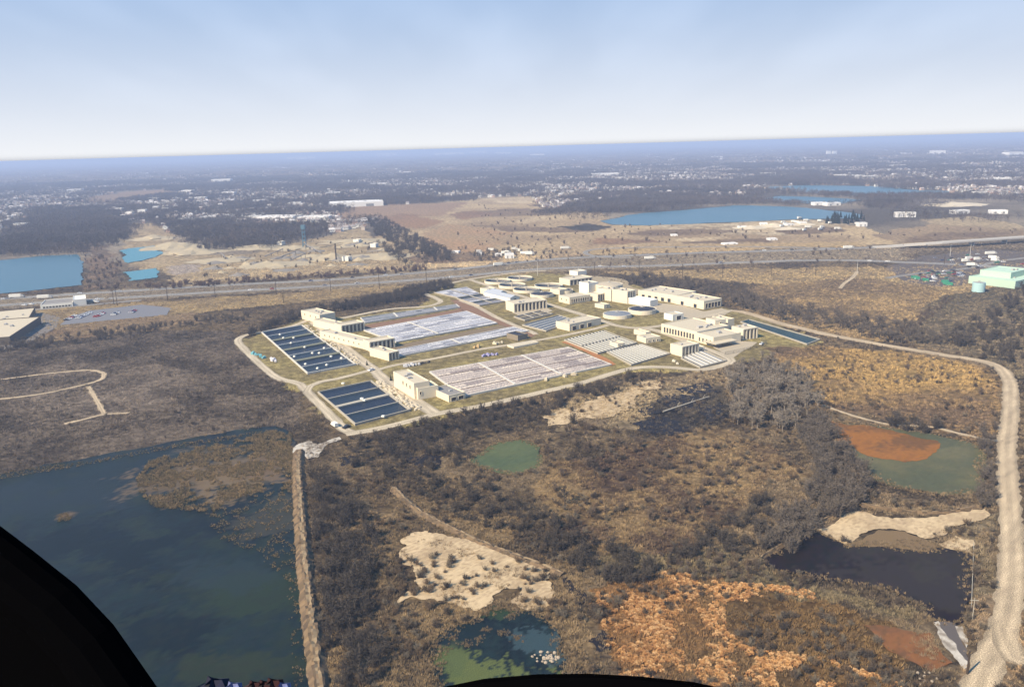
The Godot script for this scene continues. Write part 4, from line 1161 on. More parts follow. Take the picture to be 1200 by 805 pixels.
	building("sludge_house", "long low cream shed with dark bays beside the cross road", V([44.9,-605,36.5,-618.7,69.3,-628.6]), 5.0, {"win_r": [3, 4.0, 3.2, 0.2, 0.02, 0.75], "units": 2})
	building("sludge_house", "small cream hut on the pale ribbed tank", V([74.4,-546.6,70.9,-554.5,79.2,-551]), 2.8, {"win_r": [2, 1.2, 1.4, 0.6]})
	building("sludge_house", "small cream control hut behind the ribbed tanks", V([96.3,-558.9,93.8,-570,106.4,-567.1]), 3.2, {"win_r": [3, 1.2, 1.4, 0.6], "units": 1})
	building("sludge_house", "tiny cream hut upslope of the control hut", V([99.6,-578.7,96.3,-591.8,102.8,-582.5]), 3.0, {})
	building("effluent_house", "cream block with tall dark pillared front by the striped lanes", V([113.5,-519.8,109.2,-529.5,125.3,-530]), 6.6, {"cols_r": 5, "units": 1})
	building("effluent_house", "low cream lean-to right of the pillared block", V([125.6,-528.8,124.6,-534.8,131.2,-532.9]), 3.0, {"win_r": [1, 3.0, 1.8, 0.3]})
	# office block
	building("office_building", "long two storey cream office wing with tall dark doors", V([133.6,-561.2,116.8,-593.5,159.6,-582.4]), 6.4, {"win_l": [11, 1.6, 4.0, 0.9], "units": 5, "win_r": [2, 1.2, 1.8, 2.0]})
	building("office_building", "projecting cream office wing with three windows", V([141.3,-545,134.4,-560.6,163.2,-558.9]), 6.0, {"win_l": [4, 1.4, 2.8, 1.2], "units": 3})
	building("office_building", "cream hall with dark pillars at the right end of the offices", V([166.3,-561.2,163.2,-572.3,177.3,-569.2]), 7.6, {"cols_r": 4, "units": 2})
	building("office_building", "raised cream penthouse on the office roofs", V([152.5,-584.7,150,-595.2,160.6,-590.9]), 9.2, {"win_r": [1, 1.4, 3.0, 5.0]})
	building("office_building", "far raised cream block behind the offices", V([164.8,-594.7,160.3,-610.3,169.5,-599.7]), 7.5, {"units": 1})
	var ca := thing("carport", "flat open carport roof beside the office wing", "carport", v3(Vector2(147.1,-544.3)))
	var g := Geo.new()
	g.box(Vector3(0, 3.2, -4), Vector3(9, 0, -5.4), Vector3(0, 0.25, 0), Vector3(3.2, 0, 5.4))
	part("roof", g, mats["roof"], ca)
	for e in [[-8, 6], [2, 0.5], [-2, 6], [7, 0], [-4, -6], [8, -9]]:
		g = Geo.new()
		g.tube(Vector3(e[0] * 0.7, 0, e[1] * 0.7 - 4), Vector3(e[0] * 0.7, 3.1, e[1] * 0.7 - 4), 0.2, 0.2, 6)
		part("post", g, mats["conc"], ca)
	# warehouses and digesters
	building("warehouse", "longer pale warehouse with flat roof at the back of the yard", V([146.8,-703.8,127.8,-742.7,165.1,-728.1]), 6.5, {"units": 5, "win_l": [5, 3.5, 3.4, 0.1]})
	building("warehouse", "pale warehouse with dark bays at the right end of the yard", V([165.3,-672.9,147.1,-703.4,183.2,-685.4]), 6.8, {"units": 7, "win_r": [5, 3.0, 4.0, 0.8], "win_l": [2, 3.5, 3.4, 0.1]})
	building("garage", "white flat garage between digesters and warehouses", V([122.2,-689.7,110,-713.4,128.3,-698.6]), 5.2, {"wall": mats["white"], "roof": mats["white"]})
	building("shed", "small pale shed standing alone on the lawn", V([130.2,-631.1,126.2,-640.9,139.3,-638.5]), 4.4, {"wall": mats["white"], "win_r": [1, 5.0, 3.4, 0.1, 0.2, 0.9]})
	building("digester_house", "two storey cream block with rows of dark windows", V([53.2,-713.3,45.7,-728.5,72,-727.9]), 5.6, {"win_r": [8, 1.4, 3.0, 1.2], "win_l": [2, 1.0, 1.6, 2.6]})
	building("digester_house", "plain white tower block behind the windowed block", V([74.8,-755.5,68.6,-768,83.1,-764.3]), 11.0, {"wall": mats["white"], "units": 1})
	building("digester_house", "narrow cream tower left of the two digester towers", V([79.4,-723.4,73.6,-735.3,85,-731]), 6.0, {"cols_r": 3})
	building("digester_house", "cream tower with a slot window beside the round roof", V([92.2,-722.3,83.4,-737.3,97.5,-729.9]), 10.0, {"win_l": [1, 1.4, 5.0, 2.0], "units": 2})
	building("digester_house", "cream tower with pillared right side, nearest the gas tanks", V([104.3,-708.1,95,-722.7,111.4,-716.9]), 10.8, {"cols_r": 3, "units": 2})
	building("shed", "tiny cream hut between digester towers and gas tanks", V([81.5,-687.9,77.4,-698.2,85.3,-694.3]), 3.0, {"win_r": [1, 1.2, 1.8, 0.2]})
	building("filter_house", "cream building with row of tall dark pillared bays", V([2.3,-684.2,-2.6,-698.5,29.1,-703.3]), 7.2, {"cols_r": 9, "units": 2})
	building("filter_house", "small grey cream block left of the gabled sheds", V([-22.9,-772.7,-27.3,-783.8,-16.3,-781.1]), 5.0, {})
	building("storage_house", "flat cream building with dark bays behind the round tanks", V([60.8,-813.3,55,-830.2,81.3,-834.4]), 5.4, {"cols_r": 6, "units": 1})
	building("storage_house", "little white hut at the far edge of the works", V([74.3,-872.4,69.7,-885.4,82.3,-883.1]), 4.4, {"wall": mats["white"]})
	building("shed", "small cream shed among the dark tank lids", V([47.4,-762.1,42.4,-774.5,53.1,-771.9]), 4.0, {})
	gabled("long_shed", "long gabled shed with grey blue roof beside the clarifiers", V([-0.5,-729.5,-17.4,-770,6.7,-737.8]), 4.2, 2.0, "roof_blue", "white")
	gabled("long_shed", "smaller gabled shed with pale roof beside the clarifiers", V([-11,-759.9,-17.9,-776.6,-5.3,-767.2]), 3.8, 1.8, "roof_blue", "white")
	round_tank("clarifier", "open white rimmed clarifier, leftmost of the back group", Vector2(-13.6,-845.3), 14.0, 2.6, "open", "")
	round_tank("clarifier", "open white rimmed clarifier at the very back", Vector2(10.3,-860.4), 14.0, 2.6, "open")
	round_tank("clarifier", "open white rimmed clarifier in the middle of the group", Vector2(1.7,-815.9), 14.0, 2.6, "open")
	round_tank("clarifier", "open white rimmed clarifier nearest the gabled sheds", Vector2(15.9,-788.4), 13.5, 2.6, "open")
	round_tank("clarifier", "open white rimmed clarifier on the right of the group", Vector2(39,-806.6), 14.5, 2.6, "open")
	round_tank("digester", "black lidded round tank beside the diagonal road", Vector2(30,-758), 11.5, 2.8, "dark")
	round_tank("digester", "smaller black lidded round tank behind the cream shed", Vector2(52.5,-775.3), 9.0, 2.8, "dark")
	round_tank("digester", "round digester with flat tan roof behind the towers", Vector2(95.1,-761.4), 13.0, 9.5, "tan")
	round_tank("gas_tank", "low round tank with ribbed grey lid on the lawn", Vector2(88.6,-654.3), 12.0, 2.8, "grey")
	round_tank("gas_tank", "low round tank with black lid on the lawn", Vector2(111.8,-668.7), 12.0, 3.4, "dark")
	# rubble laid in strips beside the settling tanks
	var rub := []
	for i in 4:
		var rg := Geo.new()
		var r := RandomNumberGenerator.new()
		r.seed = 40 + i
		var pts := []
		for k in 7: pts.append(Vector3(cos(TAU * k / 7) * r.randf_range(0.7, 1.1), r.randf_range(0.25, 0.5), sin(TAU * k / 7) * r.randf_range(0.7, 1.1)))
		var top := Vector3(r.randf_range(-0.2, 0.2), r.randf_range(0.8, 1.1), r.randf_range(-0.2, 0.2))
		for k in 7:
			var a: Vector3 = pts[k]
			var b: Vector3 = pts[(k + 1) % 7]
			var o := ((a + b) / 2 + Vector3(0, 0.4, 0)).normalized()
			rg.tri(a, b, top, o)
			rg.quad(a, b, Vector3(b.x * 1.05, -0.3, b.z * 1.05), Vector3(a.x * 1.05, -0.3, a.z * 1.05), Vector3(a.x + b.x, 0, a.z + b.z).normalized())
		rub.append(rg.mesh())
	surf("rubble", Color(0.66, 0.57, 0.42), 2.0, 0.35)
	var rr := RandomNumberGenerator.new()
	rr.seed = 3
	for set_ in [[V([-87.7,-482.3,-81.1,-480.7,-51.2,-423.6,-56.9,-421.1]), 140, "pale boulder in the strip beside the smaller settling tank", "boulders beside the smaller settling tank", 1.5],
			[V([-173.6,-655.7,-165.5,-651.3,-103.1,-530.2,-105.2,-522.7]), 110, "pale rubble block in the strip beside the large settling tank", "rubble beside the large settling tank", 1.3],
			[V([-104.6,-356.5,-106.4,-373.4,-97.9,-375.1,-93.4,-358.9,-97.6,-352.8]), 14, "white rock dumped at the head of the levee", "white rocks at the head of the levee", 0.8],
			[V([3,-199,6,-201.2,9.7,-200.6,10.7,-197.5,8.2,-195.3,4.6,-196.2]), 34, "tan stone on the islet in the bottom pond", "stones on the islet", 0.62],
			[V([104.8,-186.5,108.9,-187.8,111.9,-186.9,109.7,-182.8,104.8,-182]), 12, "white rock at the bottom right near the post", "white rocks near the post", 0.5]]:
		for p in scatter(set_[0], set_[1], rr):
			var o := part("boulder", rub[rr.randi() % 4], mats["rubble"] if set_[4] > 1.0 else surf("pale_stone", Color(0.5, 0.41, 0.31), 1.0, 0.4))
			var s: float = set_[4] * rr.randf_range(0.5, 1.15)
			o.position = v3(p, 0.05)
			o.rotation.y = rr.randf() * TAU
			o.scale = Vector3(s, s * 0.8, s)
			tag(o, set_[2], "boulder", set_[3])
	# odds and ends lying about: pallets, pipes, machines
	var bits := [
		[V([-187.2,-560.6,-184.5,-557.8,-182.2,-556.4,-178.8,-551.2,-175.3,-547.3]), "turquoise", Color(0.2, 0.5, 0.55), "turquoise crate dumped on the corner lawn"],
		[V([-169,-544.2,-166.4,-539.3,-164.2,-536.8]), "white_box", Color(0.75, 0.72, 0.75), "white crate beside the turquoise crates"],
		[V([-71.3,-513.7,-69.1,-514.5,-67,-516.4,-64.8,-517.3,-62.7,-518.1]), "pale", Color(0.6, 0.6, 0.62), "pale machine part in the row beside the cross road"],
		[V([-61.1,-520.1,-58.9,-521,-56.8,-522.9]), "dark", Color(0.1, 0.09, 0.08), "dark machine part in the row beside the cross road"],
		[V([-19.7,-534.7,-16.8,-536.7,-13.8,-537.5,-10.9,-538.3]), "lilac", Color(0.36, 0.34, 0.55), "lilac tarpaulin bundle on the central lawn"],
		[V([-12.5,-569.5,-10,-571.8,-7.5,-572.8]), "cream_bit", Color(0.7, 0.62, 0.45), "cream stack of slabs near the middle road"],
		[V([-27.1,-559.7,-24.7,-561.9]), "ochre", Color(0.6, 0.42, 0.2), "ochre machine near the middle road"],
		[V([20.3,-472.5,32.3,-478.8,37.9,-482,39.5,-482.8]), "tan_bit", Color(0.68, 0.58, 0.42), "tan block at the edge of the beige tank"],
		[V([106.1,-507.4,107,-501]), "slab", Color(0.72, 0.66, 0.52), "pale slab beside the striped lanes"],
	]
	for b in bits:
		var m := surf("bit_" + b[1], b[2], 1.0, 0.2)
		for p in b[0]:
			var o := thing("stacked_crate" if b[1] in ["turquoise", "white_box"] else "stored_part", b[3], "crate" if b[1] in ["turquoise", "white_box"] else "machine part", v3(p), rr.randf() * 3.0, b[3].split(" ")[0] + " oddments on the lawns")
			var bg := Geo.new()
			var s := rr.randf_range(0.9, 1.7)
			bg.box(Vector3(0, s * 0.45 + 0.1, 0), Vector3(s, 0, 0), Vector3(0, s * 0.45, 0), Vector3(0, 0, s * 0.6))
			part("body", bg, m, o)
			bg = Geo.new()
			bg.box(Vector3(s * 0.3, s * 1.1, 0.1), Vector3(s * 0.5, 0, 0.1), Vector3(0, s * 0.2, 0), Vector3(0, 0, s * 0.4))
			part("top_piece", bg, m, o)
			bg = Geo.new()
			for e in [-0.7, 0.7]: bg.box(Vector3(s * e, 0.06, 0), Vector3(0.1, 0, 0), Vector3(0, 0.06, 0), Vector3(0, 0, s * 0.6))
			part("skid", bg, mats["timber"], o)
	# low dark building half under construction by the cross road
	building("switch_house", "low dark roofed hut at the end of the long aeration tank", V([4.5,-578.1,-2.5,-588.5,11,-585.5]), 3.4, {"wall": surf("dull", Color(0.3, 0.25, 0.18), 3.0, 0.3), "roof": mats["lid_dark"]})
	building("switch_house", "long flat pale slab beside the cross road", V([1.1,-554.9,-2.5,-561.9,17.5,-569.8]), 1.2, {"parapet": 0.1, "cat": "slab"})
	# fence round the basin yard
	fence(V([143.3,-521,158.5,-529.7,173.9,-540,179.6,-546.7,178.8,-555.8]), "dark fence round the yard by the teal basin")

func gabled(called: String, label: String, p: Array, h: float, rise: float, roof: String, wall: String, group := "") -> Node3D:
	var ax := footprint(p[0], p[1], p[2])
	var a: Vector2 = ax[0]
	var b: Vector2 = ax[1]
	var t := thing(called, label, "building", v3(p[0]), 0.0, group)
	var g := Geo.new()
	g.prism([Vector2.ZERO, a, a + b, b], 0.0, h, Vector2.ZERO, false)
	var an := v3(a.normalized())
	g.tri(v3(Vector2.ZERO, h), v3(b, h), v3(b / 2, h + rise), -an)
	g.tri(v3(a, h), v3(a + b, h), v3(a + b / 2, h + rise), an)
	part("wall", g, mats[wall], t)
	g = Geo.new()
	var bn := v3(b.normalized())
	var n0 := (Vector3.UP * b.length() * 0.5 - bn * rise).normalized()
	var n1_ := (Vector3.UP * b.length() * 0.5 + bn * rise).normalized()
	var e := an * 0.3
	g.quad(-e + v3(Vector2.ZERO, h + 0.05) - bn * 0.3, v3(a, h + 0.05) + e - bn * 0.3, v3(a + b / 2, h + rise + 0.1) + e, v3(b / 2, h + rise + 0.1) - e, n0)
	g.quad(-e + v3(b, h + 0.05) + bn * 0.3, v3(a + b, h + 0.05) + e + bn * 0.3, v3(a + b / 2, h + rise + 0.1) + e, v3(b / 2, h + rise + 0.1) - e, n1_)
	part("roof", g, mats[roof], t)
	g = Geo.new()
	g.box(v3(b / 2, 1.6) - an * 0.03, bn * 1.4, Vector3(0, 1.6, 0), an * 0.03)
	part("door", g, mats["glass"], t)
	return t

func fence(p: Array, label: String):
	var t := thing("chain_fence", label, "fence", v3(p[0]))
	var q := smooth(p, 6.0)
	for i in q.size():
		var at: Vector2 = q[i] - p[0]
		var g := Geo.new()
		g.tube(v3(at), v3(at, 2.2), 0.09, 0.09, 5)
		part("post", g, mats["steel"], t)
		if i < q.size() - 1:
			var nx: Vector2 = q[i + 1] - p[0]
			var w := Geo.new()
			for y in [0.3, 0.8, 1.3, 1.8, 2.15]:
				w.tube(v3(at, y), v3(nx, y), 0.06, 0.06, 3)
			part("wire_panel", w, mats["steel"], t)

# ---------- neighbours: poles, vehicles, other buildings ----------
var car_protos := []
func car_proto(col: Color, k: int) -> Node3D:
	var o := Node3D.new()
	var pm := StandardMaterial3D.new()
	pm.albedo_color = Color(col.r, col.g, col.b).linear_to_srgb()
	pm.roughness = 0.35
	pm.metallic_specular = 0.5
	var g := Geo.new()
	var prof := [[-2.3, 0.35], [-2.35, 0.75], [-2.2, 0.95], [-1.0, 1.02], [1.4, 1.0], [2.2, 0.95], [2.35, 0.7], [2.3, 0.35]]
	loft(g, prof, 0.9)
	var b := part("body", g, pm, o)
	g = Geo.new()
	loft(g, [[-1.15, 1.0], [-0.5, 1.45], [0.9, 1.47], [1.7, 1.0]], 0.72)
	part("cabin", g, mats["glass"], o)
	g = Geo.new()
	g.box(Vector3(0.2, 1.49, 0), Vector3(0.75, 0, 0), Vector3(0, 0.04, 0), Vector3(0, 0, 0.68))
	part("roof", g, pm, o)
	for x in [-1.45, 1.45]:
		for z in [-0.85, 0.85]:
			g = Geo.new()
			g.tube(Vector3(x, 0.33, z - 0.1), Vector3(x, 0.33, z + 0.1), 0.33, 0.33, 8, true)
			part("wheel", g, mats["steel"], o)
	return o

func loft(g: Geo, prof: Array, hw: float):
	var mid := Vector3.ZERO
	for p in prof: mid += Vector3(p[0], p[1], 0) / prof.size()
	for i in prof.size():
		var a := Vector3(prof[i][0], prof[i][1], 0)
		var b := Vector3(prof[(i + 1) % prof.size()][0], prof[(i + 1) % prof.size()][1], 0)
		var z := Vector3(0, 0, hw)
		g.face(a - z, b - z, b + z, a + z, mid)
		g.tri(a + z, b + z, mid + z, Vector3.BACK)
		g.tri(a - z, b - z, mid - z, Vector3.FORWARD)

var car_names := ["white", "silver", "dark blue", "black", "red", "tan", "grey", "green"]
func car(p: Vector2, turn: float, k: int, where: String, group: String, y := 0.0):
	if car_protos.is_empty():
		var cs := [Color(0.75, 0.75, 0.74), Color(0.45, 0.47, 0.5), Color(0.04, 0.06, 0.14), Color(0.02, 0.02, 0.025), Color(0.3, 0.03, 0.02), Color(0.42, 0.33, 0.2), Color(0.2, 0.2, 0.22), Color(0.03, 0.16, 0.1)]
		for i in cs.size(): car_protos.append(car_proto(cs[i], i))
	var o: Node3D = car_protos[k].duplicate()
	o.name = numbered("car")
	add_child(o)
	o.position = v3(p, y)
	o.rotation.y = turn
	tag(o, car_names[k] + " car " + where, "car", car_names[k] + " " + group)

func truck(p: Vector2, turn: float, label: String, l := 14.0, group := ""):
	var o := thing("lorry", label, "truck", v3(p, 0.2), turn, group)
	var g := Geo.new()
	g.box(Vector3(-1.5, 2.4, 0), Vector3(l * 0.38, 0, 0), Vector3(0, 1.4, 0), Vector3(0, 0, 1.25))
	part("trailer", g, mats["white"], o)
	g = Geo.new()
	loft(g, [[l * 0.38 - 1.2, 0.6], [l * 0.38 - 1.2, 3.0], [l * 0.38 + 0.6, 3.0], [l * 0.38 + 1.3, 1.8], [l * 0.38 + 1.6, 1.6], [l * 0.38 + 1.6, 0.6]], 1.15)
	part("cab", g, mats["vent"], o)
	for x in [-l * 0.38, -l * 0.3, l * 0.28, l * 0.45]:
		g = Geo.new()
		g.tube(Vector3(x, 0.5, -1.15), Vector3(x, 0.5, 1.15), 0.5, 0.5, 8, true)
		part("axle", g, mats["steel"], o)

func pole(a: Array, label: String, group: String, arms := 2):
	var o := thing("utility_pole", label, "pole", Vector3(a[0], 0, a[1]), 0.25, group)
	var h: float = a[2]
	var g := Geo.new()
	g.tube(Vector3(0, -0.3, 0), Vector3(0, h, 0), 0.32, 0.2, 7, true)
	part("shaft", g, mats["timber"], o)
	for k in arms:
		g = Geo.new()
		g.box(Vector3(0, h - 0.8 - k * 1.8, 0), Vector3(2.2, 0, 0), Vector3(0, 0.12, 0), Vector3(0, 0, 0.12))
		part("crossarm", g, mats["timber"], o)

func lamp_post(a: Array, label: String):
	var o := thing("lamp_post", label, "lamp post", Vector3(a[0], 0, a[1]), 0.6)
	var h: float = a[2]
	var g := Geo.new()
	g.tube(Vector3(0, -0.3, 0), Vector3(0, h, 0), 0.3, 0.16, 7, true)
	part("shaft", g, mats["conc_white"], o)
	g = Geo.new()
	g.tube(Vector3(-1.8, h + 0.1, 0), Vector3(1.8, h + 0.1, 0), 0.1, 0.1, 5)
	part("arm", g, mats["conc_white"], o)
	for s in [-1.8, 1.8]:
		g = Geo.new()
		g.box(Vector3(s, h + 0.05, 0), Vector3(0.6, 0, 0), Vector3(0, 0.15, 0), Vector3(0, 0, 0.25))
		part("lamp_head", g, mats["vent"], o)

func along(p: Array, s: float) -> Array:
	var q := smooth(p, 1.0)
	var i := int(clampf(s * (q.size() - 2), 0, q.size() - 2))
	var d: Vector2 = q[i + 1] - q[i]
	return [q[i], -d.angle()]

func build_neighbours():
	var wires := []
	var list := [[-390.8,-777.5,16.2],[-385,-772.2,16.1],[-344.3,-793,14.7],[-299.7,-802.5,14.4],[-240.6,-812.5,17.2],[-185.9,-818.6,16.9],[-136.7,-825.9,21.1],[-87.2,-825.5,21.5],[92.4,-866.8,15.9],[135.1,-830.6,22.5],[170.1,-782.8,23.8],[224.5,-837.2,16.3],[274.8,-833.9,12.6],[320.6,-831.3,13.5],[-219.8,-762.9,9.6],[466.1,-911.5,15.7],[482.2,-880.9,18]]
	var words := ["tall timber pole standing left of the parking lot, left of a pair", "tall timber pole left of the parking lot, right of a pair", "timber pole beside the highway above the parking lot", "timber pole in the tan verge right of the parking lot", "timber pole on the verge, straight above the settling tanks", "timber pole on the verge behind the far end of the pump house row", "timber pole on the verge behind the thicket", "timber pole behind the back road bend", "timber pole behind the far storage building", "timber pole left of the bare tree belt", "timber pole rising out of the bare tree belt", "short timber pole on the meadow right of the warehouses", "short timber pole in the middle of the right meadow", "timber pole near the right end of the meadow", "small timber pole in the field below the highway", "dark pole in front of the overpass, left one", "dark pole in front of the overpass, right one"]
	for i in list.size(): pole(list[i], words[i], "timber poles along the highway", 1 if list[i][2] < 9 else 2)
	lamp_post([[30.6,-884,19.1]][0], "pale tall lamp post between works and highway")
	lamp_post([[372.9,-851.2,11]][0], "pale lamp post at the worn path in the meadow")
	lamp_post([[532.2,-919.3,18.7]][0], "tall pale lamp post beside the overpass")
	lamp_post([[522.7,-943.8,13.1]][0], "pale lamp post below the overpass deck")
	# two posts close to the camera
	pole([[119.1,-185.9,7]][0], "dark timber post with long shadow beside the haul road", "timber posts by the black pond", 0)
	var pw := thing("utility_pole", "pole with one crossarm on the edge of the black pond", "pole", v3(Vector2(134.2,-210.2)))
	var g := Geo.new()
	g.tube(Vector3.ZERO, Vector3(0, 7.4, 0), 0.14, 0.1, 7, true)
	part("shaft", g, mats["conc"], pw)
	g = Geo.new()
	g.box(Vector3(0, 6.6, 0), Vector3(1.1, 0, 0.2), Vector3(0, 0.09, 0), Vector3(0, 0, 0.09))
	part("crossarm", g, mats["conc"], pw)
	g = Geo.new()
	g.tube(Vector3(0.2, 0.15, -1.0), v3(Vector2(161,-256.6) - Vector2(134.2,-210.2), 0.15), 0.12, 0.12, 5)
	part("shore_pipe", g, mats["conc"], pw)
	# traffic
	var far_ := V([-579.6,-817,-534.2,-829.1,-427.8,-855.1,-312.8,-879.7,-191,-899.4,-78.3,-942.6,2.8,-987.2,68.2,-1016.5,223.9,-1032.8,378.6,-1033.1,474.6,-1038])
	var near_ := V([-554.4,-779.7,-510.7,-790.8,-408.5,-814.5,-298.3,-836.8,-182.6,-857.6,-74.2,-887.7,2.4,-920.8,62.7,-936,182.7,-933.3,360.5,-940.4,462.5,-898.3,546.2,-842.7])
	var r := RandomNumberGenerator.new()
	r.seed = 12
	for k in 34:
		var nearby := k % 2 == 0
		var a := along(near_ if nearby else far_, r.randf_range(0.02, 0.98))
		var dir := Vector2.from_angle(-a[1])
		var side := Vector2(-dir.y, dir.x) * (2.2 if r.randf() < 0.5 else -2.2)
		var kind: int = [0, 0, 0, 1, 3, 2, 4, 6, 5][r.randi() % 9]
		car(a[0] + side, a[1] + (0.0 if nearby else PI), kind, "driving on the " + ("near" if nearby else "far") + " carriageway of the highway", "cars on the " + ("near" if nearby else "far") + " carriageway", 0.22)
	for t in [[Vector2(-520.3,-834.3), 0.2, "white lorry at the left edge of the highway"], [Vector2(-484.9,-823.9), 0.2, "white lorry on the highway left of the twin poles"], [Vector2(-12.9,-968.3), 0.4, "white lorry on the highway beyond the clarifiers"], [Vector2(78.3,-1110.7), 0.2, "white lorry on the slip road"], [Vector2(173.9,-986.5), 0.1, "white lorry on the highway behind the tree belt"], [Vector2(439.2,-1032.6), 0.1, "white lorry approaching the overpass"], [Vector2(571.8,-944.7), 0.1, "white lorry parked beyond the scrap yard"]]:
		truck(t[0], t[1], t[2], 15.0)
	for set_ in [[V([451.5,-1379.3,522.9,-1457.2,587.3,-1337.9,548.3,-1263.1,439.9,-1240.9]), 16, "white lorry standing among the pale sand heaps by the long lake", "lorries by the long lake"], [V([-68.2,-1124.8,3.8,-1137.5,55.3,-1078.8,3.2,-1038.3]), 9, "white lorry parked among the huts beyond the highway", "lorries among the huts"], [V([485.8,-929.1,563,-950.5,575.4,-889.1,505.4,-850.5]), 6, "white lorry parked behind the scrap yard", "lorries behind the scrap yard"]]:
		for p in scatter(set_[0], set_[1], r): truck(p, r.randf_range(-0.6, 0.6), set_[2], r.randf_range(7, 13), set_[3])
	for p in [[Vector2(397.5,-1320.4), 22, 6, "pale sand heap left of the evergreens"], [Vector2(438.1,-1337.6), 26, 7, "tall pale sand heap by the long lake"], [Vector2(450.5,-1291.1), 20, 5, "pale sand heap in the middle of the lakeside yard"], [Vector2(492.7,-1351.3), 18, 6, "small pale sand heap near the evergreens"], [Vector2(914.1,-1651.1), 50, 8, "broad pale sand heap beyond the right field"]]:
		heap(p[0], p[1], p[2], surf("pale_heap", Color(0.68, 0.58, 0.42), 8.0, 0.3, 1.0), p[3])
	# parked cars
	var rows := [[V([-398.8,-702.9,-400.1,-714.1,-401.5,-725.6]), 6], [V([-392.4,-711.1,-393,-724.4,-393.7,-738.2]), 10], [V([-378.2,-716.7,-379.1,-726.3,-380.8,-736.4]), 7], [V([-365.4,-722.5,-367.3,-736.4]), 5], [V([-353.4,-730.5,-354.1,-742.6]), 5]]
	for row in rows:
		for i in row[1]:
			var a := along(row[0], (i + 0.5) / row[1])
			car(a[0] + Vector2(r.randf_range(-0.6, 0.6), r.randf_range(-0.6, 0.6)), a[1] + PI / 2 + r.randf_range(-0.1, 0.1), [0, 2, 3, 0, 1, 1, 4][r.randi() % 7], "parked in the lot below the highway", "cars parked in the lot", 0.06)
	for p in V([-420.8,-693.3,-414.8,-690.8,-403.6,-684.1,-421.5,-800.1,-416.2,-794.7,-484.5,-786.9,-479.9,-790.7]):
		car(p, r.randf_range(-0.3, 0.3), [0, 3, 0, 6][r.randi() % 4], "parked beside the low tan buildings", "cars beside the tan buildings", 0.06)
	for p in scatter(V([413.6,-820.1,450.9,-842.5,476.6,-831.7,452.7,-785.6,416.9,-761.1,403.5,-783.7]), 55, r):
		car(p, r.randf_range(-0.4, 0.4), r.randi() % 8, "standing in the scrap yard", "cars in the scrap yard", 0.06)
	for p in scatter(V([485.8,-929.1,563,-950.5,575.4,-889.1,553.3,-853.8,499,-839.5,478.4,-868.5]), 40, r):
		car(p, r.randf_range(-0.4, 0.4), r.randi() % 8, "standing behind the scrap yard road", "cars behind the scrap yard", 0.06)
	for p in V([-92.8,-506.5,-87.6,-396,147.2,-563.5,175.7,-545.9]):
		car(p, 0.9, [3, 0, 6, 0][r.randi() % 4], "standing inside the sewage works", "cars in the works", 0.15)
	var van := thing("van", "white van parked on the corner road of the works", "van", v3(Vector2(-94.5,-399.2), 0.1), 2.2)
	g = Geo.new()
	loft(g, [[-2.7, 0.4], [-2.7, 2.2], [1.4, 2.25], [2.2, 1.3], [2.8, 1.1], [2.8, 0.4]], 1.0)
	part("body", g, mats["white"], van)
	g = Geo.new()
	g.box(Vector3(1.75, 1.75, 0), Vector3(0.28, -0.32, 0), Vector3(0.03, 0.03, 0), Vector3(0, 0, 0.85))
	part("windscreen", g, mats["glass"], van)
	for x in [-1.8, 1.8]:
		for z in [-0.95, 0.95]:
			g = Geo.new()
			g.tube(Vector3(x, 0.35, z - 0.1), Vector3(x, 0.35, z + 0.1), 0.36, 0.36, 8, true)
			part("wheel", g, mats["steel"], van)
	# low buildings at the left edge
	surf("brown_wall", Color(0.16, 0.13, 0.1), 4.0, 0.3)
	building("depot", "low tan roofed building at the left edge, nearest", V([-393.6,-613.2,-445.1,-608.2,-427.2,-688.9]), 6.0, {"wall": mats["brown_wall"], "units": 3})
	building("depot", "low tan roofed building at the left edge, farther back", V([-421,-684.7,-450.1,-668.4,-444.1,-745.3]), 5.0, {"wall": mats["brown_wall"], "units": 3})
	building("depot", "long white fronted building below the highway", V([-419.9,-781.8,-429.9,-776.7,-433.4,-806.5]), 5.5, {"wall": mats["white"], "roof": mats["white"]})
	building("depot", "long low white building with dark bays by the frontage road", V([-429.6,-774.5,-456.7,-767.7,-444.5,-801.2]), 3.6, {"wall": mats["white"], "roof": mats["roof_grey"], "win_l": [9, 2.0, 1.6, 0.5]})
	# factory at the right edge
	surf("mint", Color(0.5, 0.66, 0.52), 4.0, 0.2, 0.7)
	surf("aqua", Color(0.42, 0.62, 0.62), 4.0, 0.15, 0.6)
	surf("rustg", Color(0.05, 0.3, 0.18), 2.0, 0.3, 0.7)
	building("factory", "mint green factory hall at the right edge", V([465.6,-726.7,453,-767.4,493.8,-757.8]), 6.5, {"wall": mats["mint"], "roof": mats["mint"], "units": 3})
	building("factory", "tall mint green block rising over the factory hall", V([471.7,-744.5,462.1,-770.9,495,-770.3]), 11.5, {"wall": mats["mint"], "roof": mats["mint"], "units": 2})
	building("factory", "small teal outbuilding behind the mint green factory", V([501.7,-771.7,508.3,-791.7,522,-783.9]), 6.0, {"wall": mats["rustg"], "roof": mats["rustg"]})
	round_tank("storage_tank", "light blue upright tank beside the mint green factory", Vector2(427.6,-719.4), 5.4, 8.5, "grey", "", mats["aqua"])
